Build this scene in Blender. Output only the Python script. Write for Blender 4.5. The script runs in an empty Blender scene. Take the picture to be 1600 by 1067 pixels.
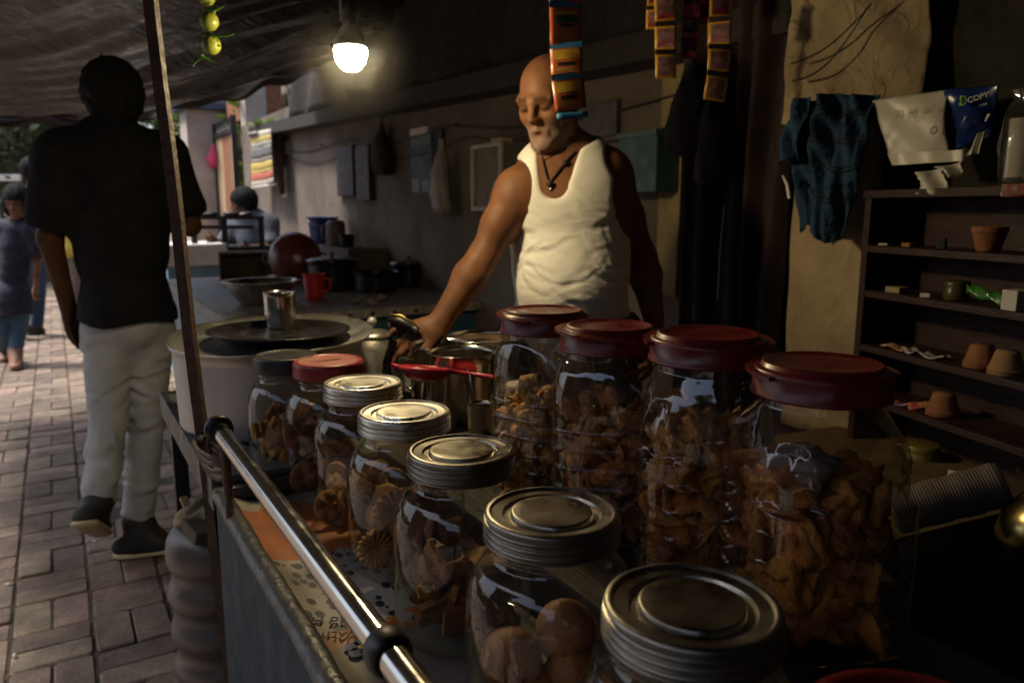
import bpy, bmesh, math, random
import numpy as np
from mathutils import Vector, Matrix, Euler
R = math.radians
random.seed(7)
rng = np.random.default_rng(7)
scene = bpy.context.scene
C = scene.collection

# ------------------------------------------------------------------ camera, sky, sun, exposure
CAM_H = 1.24
PITCH = math.atan(208.5 / 1200.0)
YAW = R(30.6)
cam_data = bpy.data.cameras.new("camera")
cam = bpy.data.objects.new("camera", cam_data)
C.objects.link(cam)
cam.location = (0, 0, CAM_H)
cam.rotation_euler = (math.pi / 2 - PITCH, 0, -YAW)
cam_data.sensor_width = 36.0
cam_data.lens = 27.0
cam_data.clip_start = 0.05
cam_data.clip_end = 500
cam_data.dof.use_dof = True
cam_data.dof.focus_distance = 0.92
cam_data.dof.aperture_fstop = 6.3
scene.camera = cam

world = bpy.data.worlds.new("World")
scene.world = world
world.use_nodes = True
wn = world.node_tree.nodes
wl = world.node_tree.links
bg = wn["Background"]
sky = wn.new("ShaderNodeTexSky")
sky.sky_type = 'NISHITA'
sky.sun_disc = False
SUN_EL, SUN_AZ = R(62), R(-62)
sky.sun_elevation = SUN_EL
sky.sun_rotation = SUN_AZ
sky.air_density = 1.0
sky.dust_density = 4.0
wl.new(sky.outputs[0], bg.inputs[0])
bg.inputs[1].default_value = 0.13

sun_data = bpy.data.lights.new("sun", 'SUN')
sun_data.energy = 3.2
sun_data.angle = R(12)
sun_data.color = (1.0, 0.95, 0.88)
sun = bpy.data.objects.new("sun", sun_data)
C.objects.link(sun)
_sd = Vector((math.sin(SUN_AZ) * math.cos(SUN_EL), math.cos(SUN_AZ) * math.cos(SUN_EL), math.sin(SUN_EL)))
sun.rotation_euler = _sd.to_track_quat('Z', 'Y').to_euler()
sun.location = (0, 0, 8)

vs = scene.view_settings
vs.view_transform = 'Standard'
vs.look = 'None'
vs.exposure = 0.85
vs.gamma = 1.0
vs.use_curve_mapping = False
scene.render.engine = 'CYCLES'
cy = scene.cycles
cy.use_denoising = True
cy.denoiser = 'OPENIMAGEDENOISE'
cy.max_bounces = 8
cy.diffuse_bounces = 3
cy.glossy_bounces = 4
cy.transmission_bounces = 4
cy.transparent_max_bounces = 32
cy.caustics_reflective = False
cy.caustics_refractive = False
cy.sample_clamp_indirect = 4.0

# ------------------------------------------------------------------ frames: X = towards the stall wall, Y = along the street, Z up
FW = Vector((math.sin(YAW), math.cos(YAW), 0))
RT = Vector((math.cos(YAW), -math.sin(YAW), 0))
CF = FW * math.cos(PITCH) - Vector((0, 0, 1)) * math.sin(PITCH)
CU = FW * math.sin(PITCH) + Vector((0, 0, 1)) * math.cos(PITCH)
CAM = Vector((0, 0, CAM_H))

def ray(px, py):
    return CF + RT * ((px - 800) / 1200.0) + CU * ((533.5 - py) / 1200.0)
def W(px, py, D):          # world point seen at a pixel, D metres ahead (horizontally)
    r = ray(px, py)
    return CAM + r * (D / r.dot(FW))
def Wz(px, py, z):
    r = ray(px, py)
    return CAM + r * ((z - CAM_H) / r.z)
def Wx(px, py, x):
    r = ray(px, py)
    return CAM + r * (x / r.x)
def Wy(px, py, y):
    r = ray(px, py)
    return CAM + r * (y / r.y)
def loc2(p):               # world -> yaw frame (x picture right, y ahead, z up)
    return Vector((p.dot(RT), p.dot(FW), p.z))
def L(px, py, D):
    return loc2(W(px, py, D))
def mpp(D):
    return D / 1200.0

# ------------------------------------------------------------------ materials
MATS = {}
def M(name, col, rough=0.6, metal=0.0, var=0.25, scale=12.0, col2=None, bump=0.0, bscale=80.0, spec=0.5,
      coat=0.0, rvar=0.12, objrand=0.0, sheen=0.0, stretch=None, sss=0.0, detail=6.0, trans=0.0):
    if name in MATS:
        return MATS[name]
    m = bpy.data.materials.new(name)
    m.use_nodes = True
    nt = m.node_tree
    n, l = nt.nodes, nt.links
    b = n["Principled BSDF"]
    tc = n.new("ShaderNodeTexCoord")
    src = tc.outputs["Object"]
    if stretch:
        mp = n.new("ShaderNodeMapping")
        mp.inputs["Scale"].default_value = stretch
        l.new(src, mp.inputs["Vector"])
        src = mp.outputs[0]
    no = n.new("ShaderNodeTexNoise")
    no.inputs["Scale"].default_value = scale
    no.inputs["Detail"].default_value = detail
    no.inputs["Roughness"].default_value = 0.65
    l.new(src, no.inputs["Vector"])
    c2 = col2 if col2 is not None else tuple(c * (1 - var) for c in col)
    ramp = n.new("ShaderNodeValToRGB")
    ramp.color_ramp.elements[0].position = 0.35
    ramp.color_ramp.elements[1].position = 0.65
    ramp.color_ramp.elements[0].color = (*c2, 1)
    ramp.color_ramp.elements[1].color = (*col, 1)
    l.new(no.outputs["Fac"], ramp.inputs[0])
    cout = ramp.outputs[0]
    if objrand:
        oi = n.new("ShaderNodeObjectInfo")
        ge = n.new("ShaderNodeNewGeometry")
        ad = n.new("ShaderNodeMath"); ad.operation = 'ADD'
        fr = n.new("ShaderNodeMath"); fr.operation = 'FRACT'
        l.new(oi.outputs["Random"], ad.inputs[0]); l.new(ge.outputs["Random Per Island"], ad.inputs[1]); l.new(ad.outputs[0], fr.inputs[0])
        hsv = n.new("ShaderNodeHueSaturation")
        mr = n.new("ShaderNodeMapRange")
        mr.inputs[3].default_value = 1 - objrand; mr.inputs[4].default_value = 1 + objrand
        l.new(fr.outputs[0], mr.inputs[0]); l.new(mr.outputs[0], hsv.inputs["Value"])
        m2 = n.new("ShaderNodeMath"); m2.operation = 'MULTIPLY'; m2.inputs[1].default_value = 7.31
        f2 = n.new("ShaderNodeMath"); f2.operation = 'FRACT'
        l.new(fr.outputs[0], m2.inputs[0]); l.new(m2.outputs[0], f2.inputs[0])
        mr2 = n.new("ShaderNodeMapRange")
        mr2.inputs[3].default_value = 0.5 - objrand * 0.05; mr2.inputs[4].default_value = 0.5 + objrand * 0.05
        l.new(f2.outputs[0], mr2.inputs[0]); l.new(mr2.outputs[0], hsv.inputs["Hue"])
        l.new(cout, hsv.inputs["Color"])
        cout = hsv.outputs[0]
    l.new(cout, b.inputs["Base Color"])
    no2 = n.new("ShaderNodeTexNoise")
    no2.inputs["Scale"].default_value = scale * 2.3
    no2.inputs["Detail"].default_value = 4
    l.new(src, no2.inputs["Vector"])
    mr = n.new("ShaderNodeMapRange")
    mr.inputs[1].default_value = 0.3; mr.inputs[2].default_value = 0.7
    mr.inputs[3].default_value = max(0.02, rough - rvar); mr.inputs[4].default_value = min(1, rough + rvar)
    l.new(no2.outputs["Fac"], mr.inputs[0]); l.new(mr.outputs[0], b.inputs["Roughness"])
    b.inputs["Metallic"].default_value = metal
    b.inputs["Specular IOR Level"].default_value = spec
    if coat: b.inputs["Coat Weight"].default_value = coat
    if sheen: b.inputs["Sheen Weight"].default_value = sheen
    if sss:
        b.inputs["Subsurface Weight"].default_value = sss
        b.inputs["Subsurface Radius"].default_value = (0.02, 0.008, 0.004)
        b.inputs["Subsurface Scale"].default_value = 0.3
    if trans: b.inputs["Transmission Weight"].default_value = trans
    if bump:
        nb = n.new("ShaderNodeTexNoise")
        nb.inputs["Scale"].default_value = bscale
        nb.inputs["Detail"].default_value = 5
        l.new(src, nb.inputs["Vector"])
        bp = n.new("ShaderNodeBump")
        bp.inputs["Strength"].default_value = bump
        bp.inputs["Distance"].default_value = 0.01
        l.new(nb.outputs["Fac"], bp.inputs["Height"]); l.new(bp.outputs[0], b.inputs["Normal"])
    MATS[name] = m
    return m

def creased(m, scale=9.0, dist=0.006, strength=0.6, stretch=(1, 1, 1), weave=0.0, weave_scale=600.0, distort=1.2):
    """add crisp cloth creases (ridged noise) and a fine weave to a material's relief"""
    n, l = m.node_tree.nodes, m.node_tree.links
    b = n["Principled BSDF"]
    tc = n.new("ShaderNodeTexCoord"); mp = n.new("ShaderNodeMapping"); mp.inputs["Scale"].default_value = stretch
    l.new(tc.outputs["Object"], mp.inputs["Vector"])
    hs = []
    for k, (sc, w) in enumerate(((scale, 1.0), (scale*2.3, .45))):
        nz = n.new("ShaderNodeTexNoise"); nz.inputs["Scale"].default_value = sc; nz.inputs["Detail"].default_value = 2; nz.inputs["Distortion"].default_value = distort
        l.new(mp.outputs[0], nz.inputs["Vector"])
        s1 = n.new("ShaderNodeMath"); s1.operation = 'SUBTRACT'; s1.inputs[1].default_value = .5; l.new(nz.outputs["Fac"], s1.inputs[0])
        s2 = n.new("ShaderNodeMath"); s2.operation = 'ABSOLUTE'; l.new(s1.outputs[0], s2.inputs[0])
        s3 = n.new("ShaderNodeMath"); s3.operation = 'POWER'; s3.inputs[1].default_value = .6; l.new(s2.outputs[0], s3.inputs[0])
        s4 = n.new("ShaderNodeMath"); s4.operation = 'MULTIPLY'; s4.inputs[1].default_value = -w; l.new(s3.outputs[0], s4.inputs[0])
        hs.append(s4.outputs[0])
    ad = n.new("ShaderNodeMath"); ad.operation = 'ADD'; l.new(hs[0], ad.inputs[0]); l.new(hs[1], ad.inputs[1])
    h = ad.outputs[0]
    bp = n.new("ShaderNodeBump"); bp.inputs["Strength"].default_value = strength; bp.inputs["Distance"].default_value = dist
    l.new(h, bp.inputs["Height"])
    if b.inputs["Normal"].links:
        l.new(b.inputs["Normal"].links[0].from_socket, bp.inputs["Normal"])
    l.new(bp.outputs[0], b.inputs["Normal"])
    return m

def clear_mat(name, tint, dirt, gloss_rough=0.03, edge=0.55, f0=0.05, dirtcol=(0.5, 0.45, 0.36), dscale=14):
    """thin clear wall: see-through, mirror-like towards grazing angles, with greasy smears"""
    m = bpy.data.materials.new(name)
    m.use_nodes = True
    n, l = m.node_tree.nodes, m.node_tree.links
    for x in list(n): n.remove(x)
    out = n.new("ShaderNodeOutputMaterial")
    lw = n.new("ShaderNodeLayerWeight"); lw.inputs[0].default_value = 0.5
    pw = n.new("ShaderNodeMath"); pw.operation = 'POWER'; pw.inputs[1].default_value = 3.6
    l.new(lw.outputs["Facing"], pw.inputs[0])
    ma = n.new("ShaderNodeMath"); ma.operation = 'MULTIPLY_ADD'; ma.inputs[1].default_value = 0.75; ma.inputs[2].default_value = f0
    l.new(pw.outputs[0], ma.inputs[0])
    tr = n.new("ShaderNodeBsdfTransparent")
    mc = n.new("ShaderNodeMix"); mc.data_type = 'RGBA'
    mc.inputs["A"].default_value = (*tint, 1); mc.inputs["B"].default_value = (*[t * edge for t in tint], 1)
    pw2 = n.new("ShaderNodeMath"); pw2.operation = 'POWER'; pw2.inputs[1].default_value = 2.5
    l.new(lw.outputs["Facing"], pw2.inputs[0]); l.new(pw2.outputs[0], mc.inputs["Factor"])
    l.new(mc.outputs["Result"], tr.inputs[0])
    gl = n.new("ShaderNodeBsdfGlossy"); gl.inputs["Roughness"].default_value = gloss_rough
    mx = n.new("ShaderNodeMixShader")
    l.new(ma.outputs[0], mx.inputs[0]); l.new(tr.outputs[0], mx.inputs[1]); l.new(gl.outputs[0], mx.inputs[2])
    di = n.new("ShaderNodeBsdfDiffuse"); di.inputs[0].default_value = (*dirtcol, 1)
    tc = n.new("ShaderNodeTexCoord")
    no = n.new("ShaderNodeTexNoise"); no.inputs["Scale"].default_value = dscale; no.inputs["Detail"].default_value = 8; no.inputs["Roughness"].default_value = 0.7
    l.new(tc.outputs["Object"], no.inputs["Vector"])
    mr = n.new("ShaderNodeMapRange"); mr.inputs[1].default_value = 0.4; mr.inputs[2].default_value = 0.8
    mr.inputs[3].default_value = dirt * 0.35; mr.inputs[4].default_value = dirt * 2.2
    l.new(no.outputs["Fac"], mr.inputs[0])
    mx2 = n.new("ShaderNodeMixShader")
    l.new(mr.outputs[0], mx2.inputs[0]); l.new(mx.outputs[0], mx2.inputs[1]); l.new(di.outputs[0], mx2.inputs[2])
    nb = n.new("ShaderNodeTexNoise"); nb.inputs["Scale"].default_value = 22; nb.inputs["Detail"].default_value = 2
    l.new(tc.outputs["Object"], nb.inputs["Vector"])
    bp = n.new("ShaderNodeBump"); bp.inputs["Strength"].default_value = 0.35; bp.inputs["Distance"].default_value = 0.006
    l.new(nb.outputs["Fac"], bp.inputs["Height"]); l.new(bp.outputs[0], gl.inputs["Normal"])
    l.new(mx2.outputs[0], out.inputs[0])
    MATS[name] = m
    return m

# ------------------------------------------------------------------ mesh builder
class MB:
    def __init__(s):
        s.v = []; s.f = []; s.sm = []
    def add(s, verts, faces, smooth=False):
        o = len(s.v)
        s.v.extend([tuple(p) for p in verts])
        s.f.extend([tuple(i + o for i in f) for f in faces])
        s.sm.extend([smooth] * len(faces))
        return s
    def box(s, lo, hi, bev=0.0, mat=None):
        x0, y0, z0 = lo; x1, y1, z1 = hi
        if bev <= 0:
            vs = [(x0,y0,z0),(x1,y0,z0),(x1,y1,z0),(x0,y1,z0),(x0,y0,z1),(x1,y0,z1),(x1,y1,z1),(x0,y1,z1)]
            fs = [(0,3,2,1),(4,5,6,7),(0,1,5,4),(1,2,6,5),(2,3,7,6),(3,0,4,7)]
        else:
            bm = bmesh.new()
            bmesh.ops.create_cube(bm, size=1)
            for v in bm.verts:
                v.co = Vector(((x0+x1)/2 + v.co.x*(x1-x0), (y0+y1)/2 + v.co.y*(y1-y0), (z0+z1)/2 + v.co.z*(z1-z0)))
            bmesh.ops.bevel(bm, geom=bm.edges[:], offset=bev, segments=2, affect='EDGES', profile=0.6)
            bm.verts.index_update()
            vs = [v.co.copy() for v in bm.verts]
            fs = [tuple(v.index for v in f.verts) for f in bm.faces]
            bm.free()
        if mat is not None:
            vs = [mat @ Vector(v) for v in vs]
        return s.add(vs, fs, False)
    def lathe(s, prof, seg=40, mat=None, smooth=True, cap0=False, cap1=False, fn=None):
        vs = []; fs = []
        for (r, z) in prof:
            for k in range(seg):
                a = 2 * math.pi * k / seg
                p = Vector((r * math.cos(a), r * math.sin(a), z))
                if fn: p = Vector(fn(p, a))
                if mat is not None: p = mat @ p
                vs.append(p)
        n = len(prof)
        for i in range(n - 1):
            for k in range(seg):
                k2 = (k + 1) % seg
                fs.append((i*seg+k, i*seg+k2, (i+1)*seg+k2, (i+1)*seg+k))
        if cap0: fs.append(tuple(range(seg))[::-1])
        if cap1: fs.append(tuple((n-1)*seg + k for k in range(seg)))
        return s.add(vs, fs, smooth)
    def tube(s, path, rad, seg=8, cap=True, closed=False, smooth=True):
        pts = [Vector(p) for p in path]
        n = len(pts)
        vs = []; fs = []
        up = None
        for i, p in enumerate(pts):
            if closed: t = pts[(i+1) % n] - pts[i-1]
            else: t = pts[min(i+1, n-1)] - pts[max(i-1, 0)]
            t = t.normalized() if t.length > 1e-9 else Vector((0,0,1))
            if up is None:
                up = t.orthogonal().normalized()
            up = (up - t * up.dot(t))
            up = up.normalized() if up.length > 1e-6 else t.orthogonal().normalized()
            sd = t.cross(up)
            r = rad[i] if hasattr(rad, '__len__') else rad
            for k in range(seg):
                a = 2*math.pi*k/seg
                vs.append(p + up * (r*math.cos(a)) + sd * (r*math.sin(a)))
        for i in range(n if closed else n-1):
            j = (i+1) % n
            for k in range(seg):
                k2 = (k+1) % seg
                fs.append((i*seg+k, j*seg+k, j*seg+k2, i*seg+k2)[::-1])
        if cap and not closed:
            fs.append(tuple(range(seg))); fs.append(tuple((n-1)*seg+k for k in range(seg))[::-1])
        return s.add(vs, fs, smooth)
    def grid(s, nu, nv, fn, smooth=True, thick=0.0):
        vs = [Vector(fn(i/(nu-1), j/(nv-1))) for j in range(nv) for i in range(nu)]
        fs = [(j*nu+i, j*nu+i+1, (j+1)*nu+i+1, (j+1)*nu+i) for j in range(nv-1) for i in range(nu-1)]
        if thick:
            N = len(vs)
            nr = [Vector((0,0,0)) for _ in vs]
            for f in fs:
                nn = (vs[f[1]]-vs[f[0]]).cross(vs[f[3]]-vs[f[0]])
                for q in f: nr[q] += nn
            vs = vs + [p - (q.normalized() if q.length else Vector((0,0,1)))*thick for p, q in zip(vs, nr)]
            fs2 = [tuple(q+N for q in f[::-1]) for f in fs]
            rim = [i for i in range(nu)] + [j*nu+nu-1 for j in range(1, nv)] + [(nv-1)*nu+i for i in range(nu-2, -1, -1)] + [j*nu for j in range(nv-2, 0, -1)]
            fs3 = [(rim[(k+1)%len(rim)], rim[k], rim[k]+N, rim[(k+1)%len(rim)]+N) for k in range(len(rim))]
            fs = fs + fs2 + fs3
        return s.add(vs, fs, smooth)
    def blob(s, center, rad, sub=2, amp=0.15, seed=0, freq=3.0, smooth=True, rot=None):
        bm = bmesh.new()
        bmesh.ops.create_icosphere(bm, subdivisions=sub, radius=1)
        bm.verts.index_update()
        q = np.array([v.co[:] for v in bm.verts])
        r = np.random.default_rng(seed)
        d = np.zeros(len(q))
        for _ in range(5):
            k = r.normal(size=3) * freq; ph = r.uniform(0, 6.28)
            d += np.sin(q @ k + ph) / 5
        q = q * (1 + amp * d * 1.8)[:, None]
        rr = np.array(rad if hasattr(rad, '__len__') else (rad,)*3)
        q = q * rr
        if rot is not None:
            q = q @ np.array(rot.to_matrix()).T
        q = q + np.array(center)
        fs = [tuple(v.index for v in f.verts) for f in bm.faces]
        bm.free()
        return s.add(q.tolist(), fs, smooth)
    def build(s, name, mat, parent=None, loc=None, rot=None):
        me = bpy.data.meshes.new(name)
        me.from_pydata([tuple(p) for p in s.v], [], s.f)
        me.polygons.foreach_set("use_smooth", s.sm)
        me.validate(); me.update()
        o = bpy.data.objects.new(name, me)
        C.objects.link(o)
        if mat is not None: me.materials.append(mat)
        if parent is not None: o.parent = parent
        if loc is not None: o.location = loc
        if rot is not None: o.rotation_euler = rot
        return o

def tag(o, label, cat, group=None, kind=None):
    if label: o["label"] = label
    if cat: o["category"] = cat
    if group: o["group"] = group
    if kind: o["kind"] = kind
    return o
def thing(name, label, cat, loc=(0,0,0), rot=(0,0,0), group=None):
    o = bpy.data.objects.new(name, None)
    C.objects.link(o)
    o.empty_display_size = 0.05
    o.location = loc
    o.rotation_euler = rot
    return tag(o, label, cat, group)
def struct(o):
    o["kind"] = "structure"
    return o
def smooth_by_angle(o, deg=35):
    me = o.data
    me.polygons.foreach_set("use_smooth", [True]*len(me.polygons))
    try: me.set_sharp_from_angle(angle=R(deg))
    except Exception: pass
    return o
def copy_tree(o, parent=None):
    c = o.copy(); C.objects.link(c)
    if parent is not None: c.parent = parent
    for ch in o.children: copy_tree(ch, c)
    return c
def fnoise(p, seed=0, freq=1.0, octs=4):
    r = np.random.default_rng(seed)
    p = np.atleast_2d(np.asarray(p, dtype=float))
    out = np.zeros(len(p)); a = 1.0
    for o in range(octs):
        for _ in range(3):
            k = r.normal(size=p.shape[1]) * freq * (1.9**o)
            out += a * np.sin(p @ k + r.uniform(0, 6.28)) / 3
        a *= 0.55
    return out
def text_part(txt, size, mat, parent, loc, rot, extrude=0.0004, align='CENTER', shear=0.0):
    cu = bpy.data.curves.new("lettering", 'FONT')
    cu.body = txt; cu.size = size; cu.extrude = extrude
    cu.align_x = align; cu.align_y = 'CENTER'; cu.shear = shear
    cu.resolution_u = 3
    t = bpy.data.objects.new("lettering_source", cu)
    C.objects.link(t)
    bpy.context.view_layer.update()
    me = bpy.data.meshes.new_from_object(t.evaluated_get(bpy.context.evaluated_depsgraph_get()))
    bpy.data.objects.remove(t); bpy.data.curves.remove(cu)
    me.materials.clear(); me.materials.append(mat)
    o = bpy.data.objects.new("lettering", me)
    C.objects.link(o)
    o.parent = parent; o.location = loc; o.rotation_euler = rot
    return o
BULB = 225.0

def wp(o, parent):         # keep world-built coordinates under a parent
    o.parent = parent
    bpy.context.view_layer.update()
    o.matrix_parent_inverse = parent.matrix_world.inverted()
    return o
def wbuild(mb, name, mat, parent):
    o = mb.build(name, mat)
    o.parent = parent
    o.matrix_parent_inverse = (Matrix.Translation(parent.location) @ parent.rotation_euler.to_matrix().to_4x4()).inverted()
    return o

# ================================================================== the setting
m_ground = M("ground dirt", (0.16, 0.13, 0.11), 0.95, var=0.4, scale=3, bump=0.4, bscale=30)
m_mortar = M("sandy joint", (0.13, 0.10, 0.078), 0.95, var=0.5, scale=20, bump=0.6, bscale=120)
m_brick = M("clay paver", (0.30, 0.222, 0.163), 0.8, var=0.35, scale=11, bump=0.45, bscale=70, objrand=0.32, rvar=0.15, detail=9)
def ground_stains(m):
    """patchy wear that runs on from brick to brick"""
    n, l = m.node_tree.nodes, m.node_tree.links
    b_ = n["Principled BSDF"]; src = b_.inputs["Base Color"].links[0].from_socket
    ge = n.new("ShaderNodeNewGeometry")
    out = src
    for sc, lo_, hi_ in ((1.5, .55, 1.15), (9.0, .72, 1.12), (60.0, .8, 1.1)):
        nz = n.new("ShaderNodeTexNoise"); nz.inputs["Scale"].default_value = sc; nz.inputs["Detail"].default_value = 7; nz.inputs["Roughness"].default_value = .7
        l.new(ge.outputs["Position"], nz.inputs["Vector"])
        mr = n.new("ShaderNodeMapRange"); mr.inputs[1].default_value = .35; mr.inputs[2].default_value = .65; mr.inputs[3].default_value = lo_; mr.inputs[4].default_value = hi_
        l.new(nz.outputs["Fac"], mr.inputs[0])
        mx = n.new("ShaderNodeMix"); mx.data_type = 'RGBA'; mx.blend_type = 'MULTIPLY'; mx.inputs["Factor"].default_value = 1
        l.new(out, mx.inputs["A"]); l.new(mr.outputs[0], mx.inputs["B"]); out = mx.outputs["Result"]
    l.new(out, b_.inputs["Base Color"])
    return m
ground_stains(m_brick); ground_stains(m_mortar)
m_plaster = M("stained plaster", (0.165, 0.13, 0.103), 0.9, col2=(0.082, 0.063, 0.05), scale=2.6, bump=0.35, bscale=25, detail=12)
m_tarp = M("dark tarpaulin", (0.024, 0.0185, 0.016), 0.34, var=0.5, scale=5, bump=0.12, bscale=18, rvar=0.12, detail=8)
creased(m_tarp, 3.2, .02, .5, (.6, 1.6, 1))
m_darkcloth = M("black brown cloth", (0.02, 0.014, 0.012), 0.9, var=0.5, scale=8, bump=0.3, bscale=40)
m_darkwood = M("old dark timber", (0.028, 0.019, 0.014), 0.75, var=0.5, scale=9, stretch=(8, 1, 8), bump=0.4, bscale=30)

g = MB(); g.grid(3, 3, lambda a, b: (-150 + 300*a, -150 + 300*b, -0.05))
struct(g.build("ground", m_ground))
pv = MB(); pv.box((-2.6, -3.0, -0.06), (2.2, 26, -0.0065))
pavement = struct(pv.build("pavement", m_mortar))

# bricks laid in a basket weave, each with its own height and tilt
def brick_mesh(k):
    r = np.random.default_rng(100 + k)
    lx, ly = 0.1008 + r.uniform(-.0012, .0008), 0.0496 + r.uniform(-.001, .0006)
    e = 0.004 + r.uniform(0, .003)
    rings = [(lx, ly, -0.04), (lx, ly, -e), (lx - e*0.8, ly - e*0.8, 0.0)]
    vs = []; fs = []
    for (a, b, z) in rings:
        c = 0.007
        for (sx, sy) in ((1, 1), (-1, 1), (-1, -1), (1, -1)):
            pts = [(sx*a, sy*(b-c)), (sx*(a-c), sy*b)]
            if sx*sy < 0: pts = pts[::-1]
            for p in pts:
                vs.append((p[0] + r.uniform(-.0012, .0012), p[1] + r.uniform(-.0012, .0012), z + r.uniform(-.0008, .0008)))
    for i in range(2):
        for k2 in range(8):
            q = (k2 + 1) % 8
            fs.append((i*8+k2, i*8+q, (i+1)*8+q, (i+1)*8+k2))
    fs.append(tuple(16 + k2 for k2 in range(8)))
    return vs, fs
bmeshes = [brick_mesh(k) for k in range(8)]
bdata = []
for vs_, fs_ in bmeshes:
    me = bpy.data.meshes.new("brick"); me.from_pydata(vs_, [], fs_); me.materials.append(m_brick); bdata.append(me)
CELL = 0.2105
cells = []
for iy in range(int(0.4/CELL), int(24/CELL)):
    for ix in range(int(-2.3/CELL), int(1.7/CELL)):
        cx, cy_ = (ix + .5)*CELL, (iy + .5)*CELL
        if cy_ < 2.0 and cx > 0.75: continue
        for h in range(2):
            off = (h - .5) * CELL/2 * 0.985
            if (ix + iy) % 2: cells.append((cx + off, cy_, math.pi/2))
            else: cells.append((cx, cy_ + off, 0.0))
def _vis(x, y):
    p = Vector((x, y, 0)) - CAM
    d = p.dot(CF)
    if d <= 0.2: return None
    px = 800 + 1200*p.dot(RT)/d; py = 533.5 - 1200*p.dot(CU)/d
    if -40 < px < 345 and py < 1100 and not (y < 1.9 and x > 0.24): return d
    return None
ranked = sorted([(d, i) for i, (x, y, a) in enumerate(cells) for d in [_vis(x, y)] if d], key=lambda t: t[0])
near = set(i for d, i in ranked[:285])
rest = MB()
for i, (x, y, a) in enumerate(cells):
    k = random.randrange(8)
    z = random.gauss(0, .0022) + 0.006*math.sin(x*2.1 + .4)*math.sin(y*1.3)
    rot = Euler((random.gauss(0, .012), random.gauss(0, .010), a + random.gauss(0, .012) + (math.pi if random.random() < .5 else 0)))
    if i in near:
        o = bpy.data.objects.new("brick", bdata[k]); C.objects.link(o)
        o.location = (x, y, z); o.rotation_euler = rot; o.parent = pavement
    else:
        if y > 14 and abs(x) > 1.5: continue
        mt = Matrix.Translation((x, y, z)) @ rot.to_matrix().to_4x4()
        rest.add([mt @ Vector(v) for v in bmeshes[k][0]], bmeshes[k][1])
o = rest.build("brick_paving", m_brick, pavement); o["kind"] = "stuff"
# dry scraps on the paving
for q in range(9):
    p = Wz(random.uniform(0, 300), random.uniform(620, 1040), 0.006)
    if p.x > 0.1 and p.y < 1.9: continue
    lf = MB(); a = random.uniform(0, 6.28); s_ = random.uniform(.006, .014)
    lf.grid(3, 3, lambda u, v: (p.x + math.cos(a)*(u-.5)*s_*2 - math.sin(a)*(v-.5)*s_, p.y + math.sin(a)*(u-.5)*s_*2 + math.cos(a)*(v-.5)*s_, p.z + .004*abs(u-.5) + .001), thick=.0006)
    tag(lf.build("paper_scrap", M("paper scrap", (.55, .52, .46), .8)), "tiny pale paper scrap lying on the brick pavement", "scrap", "paper scraps littering the pavement")

# wall behind the stall
def wall_box(name, lo, hi, mat, label, cat="wall", div=0.12, amp=0.004, seed=1):
    bm = bmesh.new(); bmesh.ops.create_cube(bm, size=1)
    for v in bm.verts:
        v.co = Vector([(lo[i]+hi[i])/2 + v.co[i]*(hi[i]-lo[i]) for i in range(3)])
    n = int(max(hi[i]-lo[i] for i in range(3))/div/2)
    bmesh.ops.subdivide_edges(bm, edges=bm.edges[:], cuts=max(2, min(n, 28)), use_grid_fill=True)
    co = np.array([v.co[:] for v in bm.verts]); d = fnoise(co, seed, 3.0)
    for v, q in zip(bm.verts, d): v.co += Vector((1, 1, 0.3)) * float(q) * amp
    bm.normal_update()
    me = bpy.data.meshes.new(name); bm.to_mesh(me); bm.free()
    me.materials.append(mat)
    o = bpy.data.objects.new(name, me); C.objects.link(o)
    smooth_by_angle(o, 40)
    return tag(o, label, cat)
WX = 1.75
wall_box("plaster_wall", (WX, -2.5, -0.02), (WX + .2, 8.4, 2.06), m_plaster, "long stained grey plaster wall running behind the stall and its counter")

# ledge beam over the wall and the dark sheet above it
lb = MB()
def ledge_z(y): return 1.715 + .034*(y - 2.8)
for (y0_, y1_) in ((-2.4, 7.4),):
    vsb = [(x, y, ledge_z(y) + dz) for y in (y0_, y1_) for (x, dz) in ((1.60, 0), (1.749, 0), (1.749, .085), (1.60, .085))]
    lb.add(vsb, [(0, 1, 2, 3), (7, 6, 5, 4), (0, 4, 5, 1), (1, 5, 6, 2), (2, 6, 7, 3), (3, 7, 4, 0)])
tag(lb.build("ledge_beam", m_darkwood), "dark timber ledge along the top of the plaster wall", "beam")
bs = MB()
def _back(u, v):
    y = -2.4 + 8.9*u; z0 = ledge_z(y) + .088; z = z0 + (2.75 - z0)*v
    return (1.68 + .03*math.sin(y*9 + 2*math.sin(z*3)) + .03*math.sin(y*3.1), y, z)
bs.grid(90, 14, _back, thick=.003)
tag(bs.build("backing_sheet", m_darkcloth), "black sheet closing the stall above the ledge beam", "sheet")

# the tarpaulin roof
def tarp_z(x, y):
    far = 1.80 + 0.32*max(0.0, min(1.0, (x - 0.35)/1.3))**1.2
    t = max(0.0, min(1.0, (y + 1.0)/6.8))
    near = 2.34 + 0.12*max(0, x)
    z = near*(1 - t**1.4) + far*t**1.4
    s = 0.62*x + 0.78*y + 0.10*math.sin(1.9*(x - y))
    q = 0.78*x - 0.62*y
    w = 0.020*math.sin(s*21 + 1.6*math.sin(q*1.7)) * (0.5 + 0.5*math.sin(q*1.3 + s*2.3 + 1))
    w += 0.026*math.sin(s*11.0 + 2.1*math.sin(q*0.9 + .6)) * (0.6 + 0.4*math.sin(q*2.2 + .5))
    w += 0.009*math.sin(s*47 + 3*math.sin(q*2.6)) + 0.02*math.sin(q*2.4 + .7)
    w += 0.012*abs(math.sin(s*7.3 + 1.1*math.sin(q*2.2)))
    return z + w
TX0, TX1, TY0, TY1 = -1.3, 1.9, -2.4, 5.75
tp = MB()
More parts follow.
